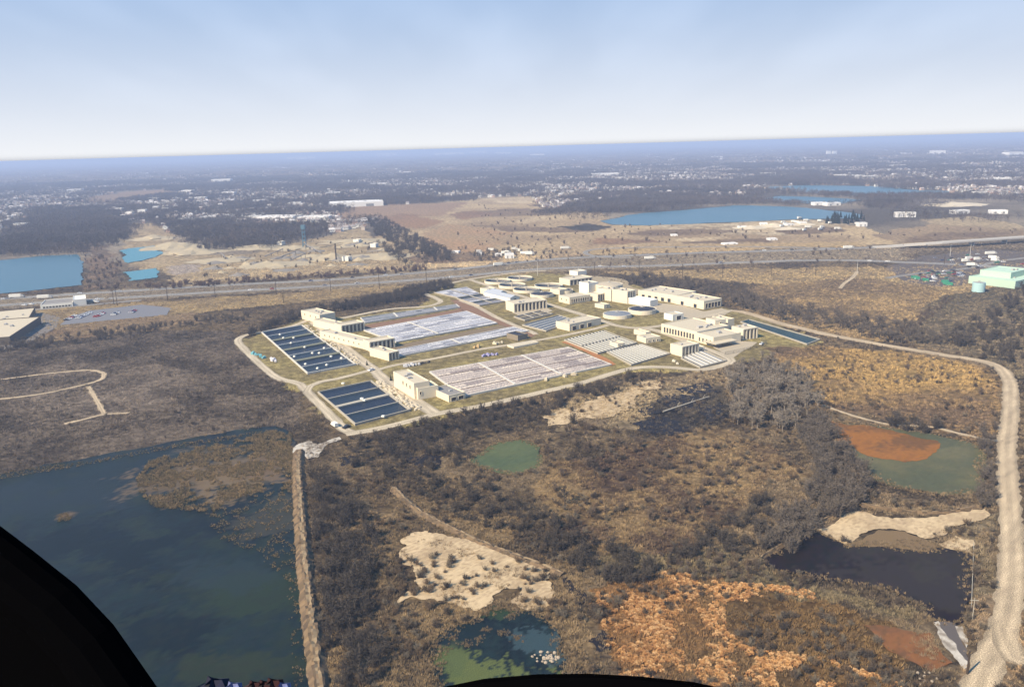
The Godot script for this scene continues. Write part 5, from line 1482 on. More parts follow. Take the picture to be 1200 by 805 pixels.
	for p in V([408.4,-798.8,408.3,-793.4,410.5,-782.5,410.4,-777.3,420.6,-760.4,420.5,-755.5,424,-769.9]):
		var o := thing("container", "green steel container among the scrapped cars", "container", v3(p), r.randf() * 3, "green containers in the scrap yard")
		g = Geo.new()
		g.box(Vector3(0, 1.3, 0), Vector3(3.0, 0, 0), Vector3(0, 1.25, 0), Vector3(0, 0, 1.2))
		part("shell", g, mats["rustg"], o)
		for x in [-2.9, -1.5, 0.0, 1.5, 2.9]:
			g = Geo.new()
			g.box(Vector3(x, 1.3, 0), Vector3(0.08, 0, 0), Vector3(0, 1.3, 0), Vector3(0, 0, 1.27))
			part("rib", g, mats["rustg"], o)
	# gravel pit: heaps, dredge tower, conveyors, stacks
	var hs := surf("heap", Color(0.52, 0.43, 0.28), 8.0, 0.35, 1.0)
	var hp := [[Vector2(-241.2,-1081.3), 26, 11, "conical sand heap beside the conveyors"], [Vector2(-528.8,-1271.2), 45, 12, "long sand bank above the turquoise pond"], [Vector2(-473,-1195.6), 40, 10, "sand bank running right from the turquoise pond"], [Vector2(-324.8,-1213.2), 30, 7, "flat grey heap under the crane tower"], [Vector2(-390.7,-1239.1), 40, 6, "pale heap in the middle of the gravel pit"], [Vector2(-247.5,-1284.2), 45, 7, "tan heap right of the crane tower"], [Vector2(-177.4,-1093.8), 35, 6, "tan heap at the right end of the gravel pit"], [Vector2(-394.1,-1096), 35, 4, "low heap at the front of the gravel pit"], [Vector2(-307.4,-1037.8), 40, 4, "low pale heap near the highway hedge"], [Vector2(-624.8,-1416.7), 35, 9, "sand slope behind the turquoise pond"], [Vector2(-274.5,-1114.6), 20, 5, "grey heap at the foot of the conveyor"]]
	for h in hp: heap(h[0], h[1], h[2], hs, h[3])
	var dg := surf("heap_grey", Color(0.3, 0.27, 0.23), 6.0, 0.4, 1.0)
	for p in scatter(V([-422.8,-1110.5,-364.4,-1152.4,-236,-1258,-182.9,-1170.4,-119.9,-1047.6,-134.8,-988.6,-208.8,-988.5,-303.3,-951.1,-380.4,-926.7]), 34, r):
		heap(p, r.randf_range(5, 15), r.randf_range(2.5, 6.0), hs if r.randf() < 0.55 else dg, "small low heap scattered over the gravel pit floor")
	var tw := thing("crane_tower", "blue steel crane tower in the gravel pit", "crane", v3(Vector2(-308.4,-1209.4)))
	var blue := surf("blue_steel", Color(0.1, 0.2, 0.27), 2.0, 0.2)
	for s in [[-2.5, -2.5], [2.5, -2.5], [2.5, 2.5], [-2.5, 2.5]]:
		g = Geo.new()
		g.tube(Vector3(s[0], 0, s[1]), Vector3(s[0] * 0.7, 30, s[1] * 0.7), 0.5, 0.4, 5)
		part("leg", g, blue, tw)
	for y in [6, 12, 18, 24, 29]:
		g = Geo.new()
		g.box(Vector3(0, y, 0), Vector3(2.6, 0, 0), Vector3(0, 0.5, 0), Vector3(0, 0, 2.6))
		part("platform", g, blue, tw)
	g = Geo.new()
	g.box(Vector3(0, 32, 0), Vector3(3.0, 0, 0), Vector3(0, 3.0, 0), Vector3(0, 0, 3.0))
	part("head_house", g, blue, tw)
	var cv := [[Vector2(-268.5,-1140.9), Vector2(-301.7,-1187.3), 9.0, "long conveyor leaning from the crane tower"], [Vector2(-342.7,-1120.2), Vector2(-322.7,-1143.3), 8.0, "grey conveyor left of the crane tower"], [Vector2(-319.6,-1089.1), Vector2(-298.4,-1119.7), 7.0, "grey conveyor in front of the crane tower"], [Vector2(-381,-1084.8), Vector2(-401.8,-1114.9), 8.0, "slanted dark boom in the middle of the pit"], [Vector2(-202,-1135.7), Vector2(-176.5,-1111.5), 6.0, "short conveyor at the right of the pit"], [Vector2(-292.9,-1066.8), Vector2(-280,-1098), 6.0, "low conveyor at the foot of the grey heap"]]
	for c in cv:
		var o := thing("conveyor", c[3], "conveyor", v3(c[0]))
		var e: Vector2 = c[1] - c[0]
		g = Geo.new()
		g.tube(Vector3(0, 1.0, 0), v3(e, c[2]), 0.7, 0.7, 4)
		part("belt", g, mats["roof_grey"], o)
		for k in [0.35, 0.7, 0.98]:
			g = Geo.new()
			g.tube(v3(e * k, 0), v3(e * k, 1.0 + (c[2] - 1.0) * k), 0.3, 0.3, 4)
			part("trestle", g, mats["steel"], o)
	var ch := thing("chimney", "thin dark chimney beside the sand heap", "chimney", v3(Vector2(-226.9,-1045.2)))
	g = Geo.new()
	g.tube(Vector3.ZERO, Vector3(0, 24, 0), 1.0, 0.8, 8, true)
	part("stack", g, mats["timber"], ch)
	g = Geo.new()
	g.box(Vector3(2, 1.5, 0), Vector3(2.5, 0, 0), Vector3(0, 1.5, 0), Vector3(0, 0, 2))
	part("foot_house", g, mats["conc"], ch)
	for p in [[Vector2(-212.2,-1050.3), "pale hut right of the thin chimney"], [Vector2(-236,-1258), "white plant building on the heap crest"], [Vector2(-199.2,-1194.6), "small grey plant shed at the right of the pit"], [Vector2(-358.2,-1264.6), "grey screening shed left of the crane tower"]]:
		building("pit_shed", p[1], [p[0], p[0] + Vector2(-9, -3), p[0] + Vector2(3, -9)], 5.0, {"wall": mats["white"]})

func heap(c: Vector2, r: float, h: float, m: Material, label: String):
	var g := Geo.new()
	var k := 28
	var rings := 7
	var f := FastNoiseLite.new()
	f.frequency = 0.035
	f.seed = int(absf(c.x))
	var pts := []
	for j in rings + 1:
		var row := []
		for i in k:
			var w := TAU * i / k
			var t := float(j) / rings
			var p := Vector2(cos(w) * 1.25, sin(w) * 0.9) * r * t
			var wob := 1.0 + 0.5 * f.get_noise_2d(p.x + c.x, p.y)
			row.append(v3(p * wob, 0.75 * h * pow(1.0 - t, 1.15) * (1.0 + 0.55 * f.get_noise_2d(p.x + 50.0, p.y)) - 0.3 * t))
		pts.append(row)
	for j in rings:
		for i in k:
			var i2 := (i + 1) % k
			var a: Vector3 = pts[j][i]
			var b: Vector3 = pts[j][i2]
			var d: Vector3 = pts[j + 1][i2]
			var e: Vector3 = pts[j + 1][i]
			var nn := (d - a).cross(e - b)
			if nn.length() < 1e-6: nn = Vector3.UP
			nn = nn.normalized()
			if nn.y < 0: nn = -nn
			g.tri(a, d, e, nn)
			if j > 0: g.tri(a, b, d, nn)
	var o := part("gravel_heap", g, m)
	o.position = v3(c)
	tag(o, label, "heap", "small heaps in the gravel pit" if r < 15.5 else "")

# ---------- vegetation ----------
func sliver(g: Geo, a: Vector3, b: Vector3, w: float, col: Color, r: RandomNumberGenerator):
	var d := (b - a).normalized()
	var s := d.cross(Vector3(r.randf_range(-1, 1), r.randf_range(-1, 1), r.randf_range(-1, 1))).normalized() * w
	var nn := s.cross(d).normalized()
	g.tri(a - s, a + s, b, nn, col)

func rand_dir(r: RandomNumberGenerator) -> Vector3:
	return Vector3(r.randf_range(-1, 1), r.randf_range(-1, 1), r.randf_range(-1, 1)).normalized()

# trees are made ten metres tall; returns trunk and crown meshes
func tree_mesh(sd: int, kind: int) -> Array:
	var r := RandomNumberGenerator.new()
	r.seed = sd * 77 + kind
	var t := Geo.new()
	var c := Geo.new()
	var h := 10.0
	if kind == 2:
		for i in 22:
			var w := r.randf() * TAU
			var b := Vector3(cos(w), 0, sin(w)) * r.randf_range(0.1, 1.6)
			var e := b * 2.4 + Vector3(0, r.randf_range(5.5, 10.0), 0) + rand_dir(r) * 1.2
			t.tube(b - Vector3(0, 0.6, 0), b.lerp(e, 0.5), 0.16, 0.08, 3)
			for k in 26:
				var p := b.lerp(e, r.randf_range(0.2, 1.0))
				var d := (rand_dir(r) + (e - b).normalized() * 0.9).normalized()
				sliver(c, p, p + d * r.randf_range(1.2, 3.0), r.randf_range(0.08, 0.17), Color.WHITE * r.randf_range(0.7, 1.1), r)
		return [t.mesh(), c.mesh()]
	if kind == 3:
		t.tube(Vector3(0, -0.5, 0), Vector3(0, 9.5, 0), 0.25, 0.05, 6)
		for i in 420:
			var y := pow(r.randf(), 1.3) * 9.2 + 0.6
			var rad := (10.0 - y) * 0.26
			var w := r.randf() * TAU
			var o := Vector3(cos(w), 0, sin(w))
			sliver(c, Vector3(0, y, 0) + o * rad * 0.2, Vector3(0, y - 0.4, 0) + o * rad, 0.3, Color.WHITE * r.randf_range(0.6, 1.1), r)
		return [t.mesh(), c.mesh()]
	var spread := 0.36 if kind == 0 else 0.17
	var top := Vector3(r.randf_range(-0.4, 0.4), h * (0.62 if kind == 0 else 0.9), r.randf_range(-0.4, 0.4))
	t.tube(Vector3(0, -0.6, 0), top * 0.5, 0.26, 0.17, 6)
	t.tube(top * 0.5, top, 0.17, 0.06, 5)
	var limbs := 11 if kind == 0 else 10
	for i in limbs:
		var w := TAU * (i * 0.382) + r.randf_range(-0.4, 0.4)
		var f := r.randf_range(0.28, 0.85)
		var a := top * f
		var o := Vector3(cos(w), 0, sin(w))
		var e := a + o * h * spread * r.randf_range(0.6, 1.1) * (1.25 - f * 0.5) + Vector3(0, h * r.randf_range(0.14, 0.36), 0)
		if e.y > h: e.y = h * r.randf_range(0.88, 1.0)
		c.tube(a, e, 0.1, 0.03, 3, false, Color.WHITE * 0.9)
		for b in 6:
			var p := a.lerp(e, r.randf_range(0.3, 1.0))
			var q := p + (rand_dir(r) + o * 0.5 + Vector3(0, 0.7 if kind == 0 else 1.4, 0)).normalized() * r.randf_range(0.8, 2.2)
			sliver(c, p, q, 0.1, Color.WHITE * r.randf_range(0.75, 1.05), r)
			for k in 8:
				var s := p.lerp(q, r.randf_range(0.25, 1.0))
				var d := (rand_dir(r) + (q - p).normalized() * 0.8 + Vector3(0, 0.25, 0)).normalized()
				sliver(c, s, s + d * r.randf_range(0.6, 1.7), r.randf_range(0.06, 0.12), Color.WHITE * r.randf_range(0.65, 1.15), r)
	return [t.mesh(), c.mesh()]

func tuft_mesh(sd: int, blades: int, spread: float, w: float) -> ArrayMesh:
	var r := RandomNumberGenerator.new()
	r.seed = sd
	var g := Geo.new()
	for i in blades:
		var a := TAU * r.randf()
		var b := Vector3(cos(a), 0, sin(a)) * r.randf_range(0.0, spread)
		var e := b * r.randf_range(1.2, 2.0) + Vector3(r.randf_range(-0.2, 0.2), r.randf_range(0.5, 1.0), r.randf_range(-0.2, 0.2))
		sliver(g, b - Vector3(0, 0.2, 0), e, w, Color.WHITE * r.randf_range(0.65, 1.1), r)
	return g.mesh()

func twig_mat(key: String, col: Color) -> StandardMaterial3D:
	if mats.has(key): return mats[key]
	var m := StandardMaterial3D.new()
	m.albedo_color = Color(col.r, col.g, col.b).linear_to_srgb()
	m.vertex_color_use_as_albedo = true
	m.roughness = 1.0
	m.metallic_specular = 0.1
	mats[key] = m
	return m

func build_vegetation():
	var r := RandomNumberGenerator.new()
	r.seed = 99
	var kinds := []
	for k in 4:
		var v := []
		for i in 4: v.append(tree_mesh(i + 1, k))
		kinds.append(v)
	var grey := Color(0.13, 0.108, 0.086)
	var dark := Color(0.08, 0.067, 0.054)
	var pale := Color(0.235, 0.2, 0.158)
	var brown := Color(0.14, 0.105, 0.078)
	# polygon, count, kinds, min height, max height, colour, label, group
	var cl := [
		[V([-90.1,-331.3,-86.5,-338.7,-61.5,-295.3,-50.3,-266.4,-49.2,-232.2,-36.8,-189.2,-46.9,-179.4,-54.1,-197.3,-71.5,-261.4]), 190, [0, 2, 2, 0], 3.0, 6.5, dark, "bare grey tree in the thicket beside the levee", "trees beside the levee"],
		[V([-83,-370.5,-46.5,-403.9,18.7,-438.1,73.6,-478.4,82.2,-466.3,16.9,-402.6,-18.2,-373.5,-22.9,-341.1,-50.4,-328.5,-72.8,-337.7]), 230, [0, 2, 2], 2.5, 5.5, dark, "bare grey tree in the thicket outside the near road of the works", "trees outside the near road"],
		[V([130.5,-472.6,164.4,-496.9,175.8,-453.4,164,-406.6,135.7,-367.1,110.6,-381.4]), 150, [1, 1, 0], 6.0, 10.0, pale, "slender pale bare tree in the grove right of the bog", "slender trees right of the bog"],
		[V([137.7,-373,158,-393.1,152.2,-328.2,149.4,-305.6,129.4,-283.1,111.8,-271.3,98.9,-252.8,83.5,-251.3,79.8,-258.8,112.8,-291.7,128.7,-315.8]), 170, [0, 2], 4.5, 8.0, grey, "bare grey tree in the dense belt beside the olive pond", "trees beside the olive pond"],
		[V([14.7,-286.6,28.6,-261.8,44.5,-247.6,87.5,-285.7,102.1,-300.5,86.8,-252.3,66.3,-253.5,36.4,-232.8,23.1,-237.7,10.2,-262.9]), 130, [0, 2, 2], 2.5, 5.5, dark, "bare grey tree in the diagonal belt above the orange shrubs", "trees above the orange shrubs"],
		[V([-51,-333.3,-24.1,-326.6,11.6,-290.6,29.6,-271.6,10.2,-262.9,-14.8,-276.3,-36.6,-301.5]), 90, [2, 2, 0], 2.5, 4.5, dark, "bare bush along the overgrown bank track", "bushes along the bank track"],
		[V([16.3,-389.3,104.7,-375.7,107.4,-317.3,61.6,-273,30,-275,12.7,-315]), 90, [2, 1, 2], 2.0, 4.5, brown, "low bare bush in the brown scrub behind the green pond", "bushes in the brown scrub"],
		[V([-211,-614,-196.8,-686.3,-137.9,-757.1,-66.7,-848.9,-57.6,-820.6,-82.9,-780.3,-118,-732.9,-177.3,-698.3,-192.9,-658.2]), 300, [1, 0, 2], 4.5, 8.0, dark, "bare tree in the strip behind the works", "trees behind the works"],
		[V([116.7,-833.8,148.4,-850.8,210.3,-743.1,245.1,-660.7,305.3,-556.1,320,-538.8,303.1,-519,262.7,-543.1,223.5,-600.5,196.7,-667.6,157.6,-760.7]), 330, [1, 0], 6.0, 10.0, grey, "bare tree in the belt right of the warehouses", "trees right of the warehouses"],
		[V([305.6,-550.8,371.8,-618.5,474.1,-727.6,544.4,-716,362.8,-467.6,302.9,-454.9,309.2,-473.2,300.5,-494.7]), 300, [0, 1, 2], 4.0, 8.0, dark, "bare tree in the wood at the right edge", "trees at the right edge"],
		[V([-430.1,-595.8,-404.2,-617.3,-350,-643.1,-275.1,-686.2,-237.9,-710.5,-226.8,-679.8,-309.8,-632.1,-381.3,-579.9,-408.2,-563.4]), 200, [2, 1], 3.0, 5.5, grey, "bare bush in the hedge below the parking lot", "hedge below the parking lot"],
		[V([-469.9,-878,-383.4,-897.4,-200.9,-948.8,-102.4,-982.3,-98.3,-939.7,-193.5,-912.1,-368.7,-861.4]), 220, [2, 0], 3.5, 6.0, Color(0.13, 0.085, 0.068), "rusty bare bush in the hedge along the highway", "hedge along the highway"],
		[V([229.6,-371.5,236.8,-370.9,186.2,-286.9,176.5,-281.5]), 40, [2, 0], 3.0, 5.5, grey, "bare bush between olive pond and haul road", "bushes beside the haul road"],
		[V([187.8,-390.5,211.5,-373,200.9,-358.3,186,-372.7]), 16, [0, 2], 4.0, 6.5, dark, "dark bare tree above the orange mud", "trees above the orange mud"],
		[V([-149.5,-1183,-92.6,-1130.3,-69.3,-990.4,-133.8,-981.1,-199.2,-1194.6,-200.7,-1309]), 70, [0], 7.0, 11.0, dark, "bare tree at the right end of the gravel pit", "trees by the gravel pit"],
		[V([-307.7,-1707.8,-242.2,-1627.8,-127.6,-1243,-74.4,-1071.7,-80,-992.6,-139.8,-1121.9,-226.7,-1367.6]), 260, [0, 0, 2], 7.0, 11.0, dark, "bare tree in the line running down to the gravel pit", "trees above the gravel pit"],
		[V([-42.2,-1064.8,121,-1100.9,456.5,-1060.8,487.1,-983.2,368.7,-852,205.1,-858.2,96.5,-878,3,-1022]), 130, [2, 0, 2], 2.0, 5.0, brown, "low bush along the highway verge", "bushes along the highway verge"],
		[V([-76.3,-2051,161.5,-1467.7,375.2,-1341.3,532.3,-1241.1,770.3,-1199.7,719.1,-1118.1,479.3,-1114.9,127.5,-1159.2,-88.4,-1074.7]), 170, [2, 0], 2.5, 6.0, brown, "lone bush on the far tan fields", "bushes on the far fields"],
		[V([-339.7,-1485.2,-186.1,-1191.5,-211.9,-1003.7,-372,-944.1,-419.4,-1101.2]), 90, [2, 2, 0], 2.0, 5.0, dark, "dark bush in the gravel pit", "bushes in the gravel pit"],
		[V([-67.2,-1105.8,3.8,-1127.7,71.7,-1066.2,62.4,-1009.7,-39.9,-999.6]), 60, [0, 2], 4.0, 7.0, grey, "bare tree beyond the highway near the white huts", "trees near the white huts"],
		[V([-795.6,-1843.2,-561.1,-1580.2,-444.3,-1580.5,-362.5,-1627.5,-314.4,-1404.6,-390.7,-1239.1,-459.1,-1192.5,-614.5,-1484.5]), 420, [0, 1], 8.0, 12.0, dark, "bare tree in the wood behind the gravel pit", "trees behind the gravel pit"],
		[V([-882.4,-1035.6,-905.3,-1433.5,-969.7,-1715.3,-832.3,-1770.8,-642.3,-1356.6,-646.4,-1223.8,-768.5,-1210.7]), 520, [0, 1], 8.0, 13.0, dark, "bare tree in the wood behind the blue lake", "trees behind the blue lake"],
		[V([-632.3,-1191.3,-573.1,-1178.6,-426.7,-876.4,-466.9,-872.1]), 90, [2, 0], 3.0, 6.0, brown, "bare bush on the dike between the ponds", "bushes on the dike"],
		[V([25.4,-233.4,52.5,-243.8,74.5,-230.8,85,-246.5,58.2,-257,33.1,-249.4]), 70, [2], 1.2, 2.4, brown, "low brown bush on the slope above the orange shrubs", "bushes on the slope"],
		[V([263.8,-545.5,393.5,-709.6,390,-689.2,277.5,-549]), 60, [2], 2.0, 4.0, brown, "low bare bush on the right meadow", "bushes on the right meadow"],
		[V([175.3,-531.3,294.6,-470.9,240.3,-376.9,163.1,-406.7]), 50, [2, 2, 0], 1.5, 3.5, brown, "low bush on the orange meadow", "bushes on the orange meadow"],
		[V([526.2,-1356.5,590.2,-1471.1,658.7,-1485.3,615.4,-1392.9,551,-1318.8]), 45, [3], 9.0, 14.0, Color(0.02, 0.035, 0.02), "dark evergreen at the end of the long lake", "evergreens at the long lake"],
		[V([281.6,-584.1,277.8,-531.4,252,-560]), 20, [2], 2.0, 3.0, brown, "low bush beside the far bend of the haul road", "bushes by the far bend"],
	]
	var all := []
	for c in cl:
		var pts := scatter(c[0], c[1], r)
		for p in pts:
			var hh := r.randf_range(c[3], c[4])
			all.append([hh / p.length(), p, hh, c[2][r.randi() % c[2].size()], c, r.randi() % 4])
	for s in [[Vector2(33.4,-256.6), 8.0, 0, "big rounded grey bare tree standing alone in the brown scrub"], [Vector2(-71,-291.3), 6.0, 2, "dark rounded bush casting a long shadow near the levee"], [Vector2(34.5,-326.2), 8.0, 1, "slender grey tree right of the green pond"], [Vector2(19.5,-297.9), 7.0, 1, "thin white stemmed tree left of the scrub"], [Vector2(30.6,-392), 6.5, 2, "dark reddish bush beside the pale rubble bank"], [Vector2(190.7,-407.1), 5.0, 0, "small dark tree on the orange meadow"], [Vector2(-39.2,-202.5), 4.0, 2, "small purple grey bush in the open scrub"], [Vector2(-98,-520.8), 3.5, 3, "small dark evergreen beside the pump house row"], [Vector2(-76.5,-482.2), 4.0, 3, "dark evergreen against the tall front building"]]:
		all.append([9.0, s[0], s[1], s[2], [null, 0, 0, 0, 0, Color(0.02, 0.03, 0.02) if s[2] == 3 else dark, s[3], ""], r.randi() % 4])
	all.sort_custom(func(a, b): return a[0] > b[0])
	var rest := {}
	for i in all.size():
		var a: Array = all[i]
		var c: Array = a[4]
		var sc: Vector3 = Vector3.ONE * (a[2] / 10.0)
		sc.x *= r.randf_range(0.9, 1.3)
		sc.z = sc.x
		var turn := r.randf() * TAU
		var key := "twig_%.3f_%.3f" % [c[5].r, c[5].g]
		var m := twig_mat(key, c[5])
		if i < 300:
			var bush: bool = a[3] == 2
			var o := thing("evergreen_tree" if a[3] == 3 else ("bare_bush" if bush else "bare_tree"), c[6], "bush" if bush else "tree", v3(a[1], -0.1), turn, c[7])
			o.scale = sc
			var mm: Array = kinds[a[3]][a[5]]
			part("stems" if bush else "trunk", mm[0], m, o)
			part("crown", mm[1], m, o)
		else:
			var k := [a[3], a[5], key]
			if not rest.has(k): rest[k] = [[], m]
			rest[k][0].append(Transform3D(Basis(Vector3.UP, turn).scaled(sc), v3(a[1], -0.1)))
	for k in rest:
		var mm: Array = kinds[k[0]][k[1]]
		var st := SurfaceTool.new()
		st.append_from(mm[0], 0, Transform3D.IDENTITY)
		st.append_from(mm[1], 0, Transform3D.IDENTITY)
		stuff("thicket", "bare winter thicket of many thin grey trees and bushes", "thicket", st.commit(), rest[k][1], rest[k][0])
	# orange shrubs: the largest 300 singly, the rest as a mass
	var shrub := []
	for s in 3:
		var g := Geo.new()
		var rr := RandomNumberGenerator.new()
		rr.seed = 300 + s
		for i in 90:
			var w := rr.randf() * TAU
			var e := acos(rr.randf_range(0.0, 1.0))
			var d := Vector3(sin(e) * cos(w), cos(e), sin(e) * sin(w))
			sliver(g, d * 0.45 - Vector3(0, 0.15, 0), d * rr.randf_range(0.8, 1.1), 0.14, Color.WHITE * rr.randf_range(0.7, 1.1), rr)
		shrub.append(g.mesh())
	var om := [twig_mat("orange1", Color(0.6, 0.34, 0.14)), twig_mat("orange2", Color(0.68, 0.44, 0.22)), twig_mat("orange3", Color(0.45, 0.24, 0.1))]
	var po := []
	for p in scatter(V([24.6,-230.9,34.3,-237.1,52.5,-243.8,62.2,-236.7,81.9,-232.5,92,-229.9,94.2,-224.7,85.4,-222.8,64.4,-223.8,60.3,-208.1,65.3,-199.6,82.9,-194.9,92.1,-188.9,100.9,-183.2,94.7,-170.4,27.4,-173.2,25.1,-197.6]), 5200, r):
		if n1.get_noise_2d(p.x * 3.2, p.y * 3.2) > -0.06 + 0.25 * n2.get_noise_2d(p.x, p.y): po.append(p)
	po.sort_custom(func(a, b): return a.length() < b.length())
	var more := [[], [], []]
	var shown := 0
	for i in po.size():
		var s := r.randf_range(0.45, 1.0)
		var k := r.randi() % 3
		if i % 2 == 0 and shown < 300 and close_by(po[i]):
			shown += 1
			var o := part("orange_shrub", shrub[k], om[(k + i) % 3])
			o.position = v3(po[i])
			o.scale = Vector3(s, s * 0.85, s) * 1.15
			o.rotation.y = r.randf() * TAU
			tag(o, "rounded orange tan shrub in the patch at the bottom right of centre", "shrub", "orange shrubs")
		else:
			more[k].append(Transform3D(Basis(Vector3.UP, r.randf() * TAU).scaled(Vector3(s, s * 0.85, s)), v3(po[i])))
	for k in 3: stuff("orange_scrub", "mass of smaller orange tan shrubs", "shrubs", shrub[k], om[k], more[k])
	# dry grass and weeds
	var tufts := []
	for i in 4: tufts.append(tuft_mesh(500 + i, 16, 0.55, 0.07))
	var tm := twig_mat("tuft", Color(1, 1, 1))
	var keep_out := []
	for p in [LAKE_W, LAKE_T1, LAKE_T2, V([-394.2,-684.6,-403.9,-718.3,-400,-749.2,-362.1,-773.2,-323.6,-750.5,-313.9,-717.3,-362.8,-698]), POND_W, POND_GREEN, POND_S, POND_E, POND_DARK, V([-214.9,-611.6,-191,-651.4,-178.7,-694.7,-147.7,-683.2,-84.8,-719.9,-71.9,-751.5,-88.4,-810.4,-43,-873.3,40.9,-900.7,94.5,-860.5,190.7,-672.2,207.3,-621.4,220.8,-550.7,199.4,-533.3,142,-499.3,122.5,-483,75.4,-489.9,40.3,-461.4,-19.9,-421.6,-75.3,-386.7,-86.1,-386.3,-135.5,-476.9,-152.9,-495.6]), V([110.7,-270,122.9,-279.1,131.3,-283.7,146.1,-276.9,180.5,-282.7,177,-275.7,158.4,-268.5,145.6,-260,119.3,-259,112.4,-264.6]), V([101.5,-209.6,110.3,-207.8,119.1,-204.5,117.8,-190.7,121.7,-189.4,130.5,-209,120.4,-210.4,105.3,-194.7,102.3,-201.1])]:
		keep_out.append(PackedVector2Array(p))
	var sandy := PackedVector2Array(V([-39.5,-227.7,-36.3,-250.4,-43.1,-271.2,-34.2,-277.5,-9.8,-264.1,10.9,-246.1,10.8,-234.2,8.3,-223.3,-13,-222.5,-22.7,-227.8]))
	for rd in roads_list():
		for poly in Geometry2D.offset_polyline(PackedVector2Array(smooth(rd[1], 15.0)), rd[2] * 0.5 + 0.3): keep_out.append(poly)
	var places := [[], [], [], []]
	var tints := [[], [], [], []]
	var boxes := []
	for k in keep_out:
		var b := Rect2(k[0], Vector2.ZERO)
		for q in k: b = b.expand(q)
		boxes.append(b)
	for i in 120000:
		var d := 170.0 * pow(6.2, pow(r.randf(), 0.9))
		var p := Vector2(r.randf_range(-0.74, 0.74) * d, -d)
		var bad := false
		for k in keep_out.size():
			if boxes[k].has_point(p) and inside(p, keep_out[k]):
				bad = true
				break
		if bad: continue
		if inside(p, sandy) and n1.get_noise_2d(p.x * 2.5, p.y * 2.5 + 31.0) < 0.12: continue
		var dens := n1.get_noise_2d(p.x * 1.5, p.y * 1.5 + 77.0)
		if dens < -0.25 and r.randf() < 0.7: continue
		var c := ground_color(p) * r.randf_range(0.75, 1.55)
		c = c.lerp(Color(0.3, 0.225, 0.13), r.randf() * 0.25)
		var s := r.randf_range(0.6, 1.4) * (1.0 if d < 400 else 1.35)
		var k := r.randi() % 4
		places[k].append(Transform3D(Basis(Vector3.UP, r.randf() * TAU).scaled(Vector3(s * 1.2, s * 0.8, s * 1.2)), v3(p, -0.05)))
		tints[k].append(c)
	for k in 4: stuff("dry_grass", "dry winter grass and weeds covering the open ground", "grass", tufts[k], tm, places[k], tints[k])
	# low brush: thousands of small bare bushes between the trees
	var bp := [[], [], [], []]
	var bc := [[], [], [], []]
	var soil_mix := [Color(0.07, 0.057, 0.045), Color(0.11, 0.084, 0.06), Color(0.15, 0.105, 0.065), Color(0.17, 0.14, 0.1)]
	for i in 12000:
		var d := 170.0 * pow(3.3, r.randf())
		var p := Vector2(r.randf_range(-0.74, 0.74) * d, -d)
		if n1.get_noise_2d(p.x * 1.3 + 60.0, p.y * 1.3) + 0.6 * n2.get_noise_2d(p.x * 0.6, p.y * 0.6) < 0.06: continue
		var bad := false
		for k in keep_out.size():
			if boxes[k].has_point(p) and inside(p, keep_out[k]):
				bad = true
				break
		if bad or (p.x < -75 and r.randf() < 0.85): continue
		var k := r.randi() % 4
		var s := r.randf_range(0.07, 0.24)
		bp[k].append(Transform3D(Basis(Vector3.UP, r.randf() * TAU).scaled(Vector3(s * 1.5, s, s * 1.5)), v3(p, -0.05)))
		bc[k].append(soil_mix[r.randi() % 4])
	for k in 4: stuff("low_brush", "low bare brush between the trees", "brush", kinds[2][k][1], tm, bp[k], bc[k])
	# reeds in the marsh pond
	var rp := [[], []]
	var rc := [[], []]
	var reed := [tuft_mesh(601, 14, 0.5, 0.09), tuft_mesh(602, 14, 0.5, 0.09)]
	for set_ in [[V([-170.6,-337,-173.7,-357.4,-162.8,-370.9,-139.5,-383.2,-124.9,-395.9,-115.6,-387.5,-102.5,-346.9,-96.5,-318.1,-99,-307.3,-113.8,-314.9,-121.7,-308.8,-122.6,-299.2,-135.6,-301.6,-149.5,-305.7,-160.7,-318.1]), 9000, 1.0],
			[V([-126.1,-299.4,-108.8,-310.4,-98.2,-331.9,-84.1,-281.9,-73,-244,-61.5,-205.6,-54.7,-184.7,-60.5,-185,-69.3,-214.4,-78.6,-244.3,-94.3,-262.7,-114.7,-276.9]), 2600, 0.55],
			[V([-186.6,-300.2,-185.1,-303.2,-179.3,-298.2,-179,-293.6,-182.5,-293.8]), 60, 0.8], [V([-259.4,-343.2,-204.7,-358.6,-171.8,-378.6,-125.3,-397.2,-123.8,-391.9,-169.3,-372.6,-202.5,-354.3,-251.3,-331.4]), 700, 0.7], [V([-116.4,-393.9,-87.9,-297,-60.5,-205.5,-52.2,-179.6,-53.3,-179.7,-61.8,-205.6,-89.3,-297.1,-115.8,-385]), 900, 0.9]]:
		for p in scatter(set_[0], set_[1], r):
			var gap := n2.get_noise_2d(p.x, p.y)
			if set_[2] < 0.6 and gap < 0.02: continue
			if set_[2] == 1.0 and n1.get_noise_2d(p.x * 1.5, p.y * 1.5 + 9.0) + 0.6 * gap < -0.12: continue
			var k := r.randi() % 2
			var s: float = r.randf_range(0.7, 1.3) * set_[2]
			rp[k].append(Transform3D(Basis(Vector3.UP, r.randf() * TAU).scaled(Vector3(s, s * 0.9, s)), v3(p, 0.05)))
			rc[k].append(Color(0.12, 0.105, 0.06).lerp(Color(0.34, 0.24, 0.13), r.randf() * (0.5 + 0.9 * clampf(gap + 0.5, 0, 1))))
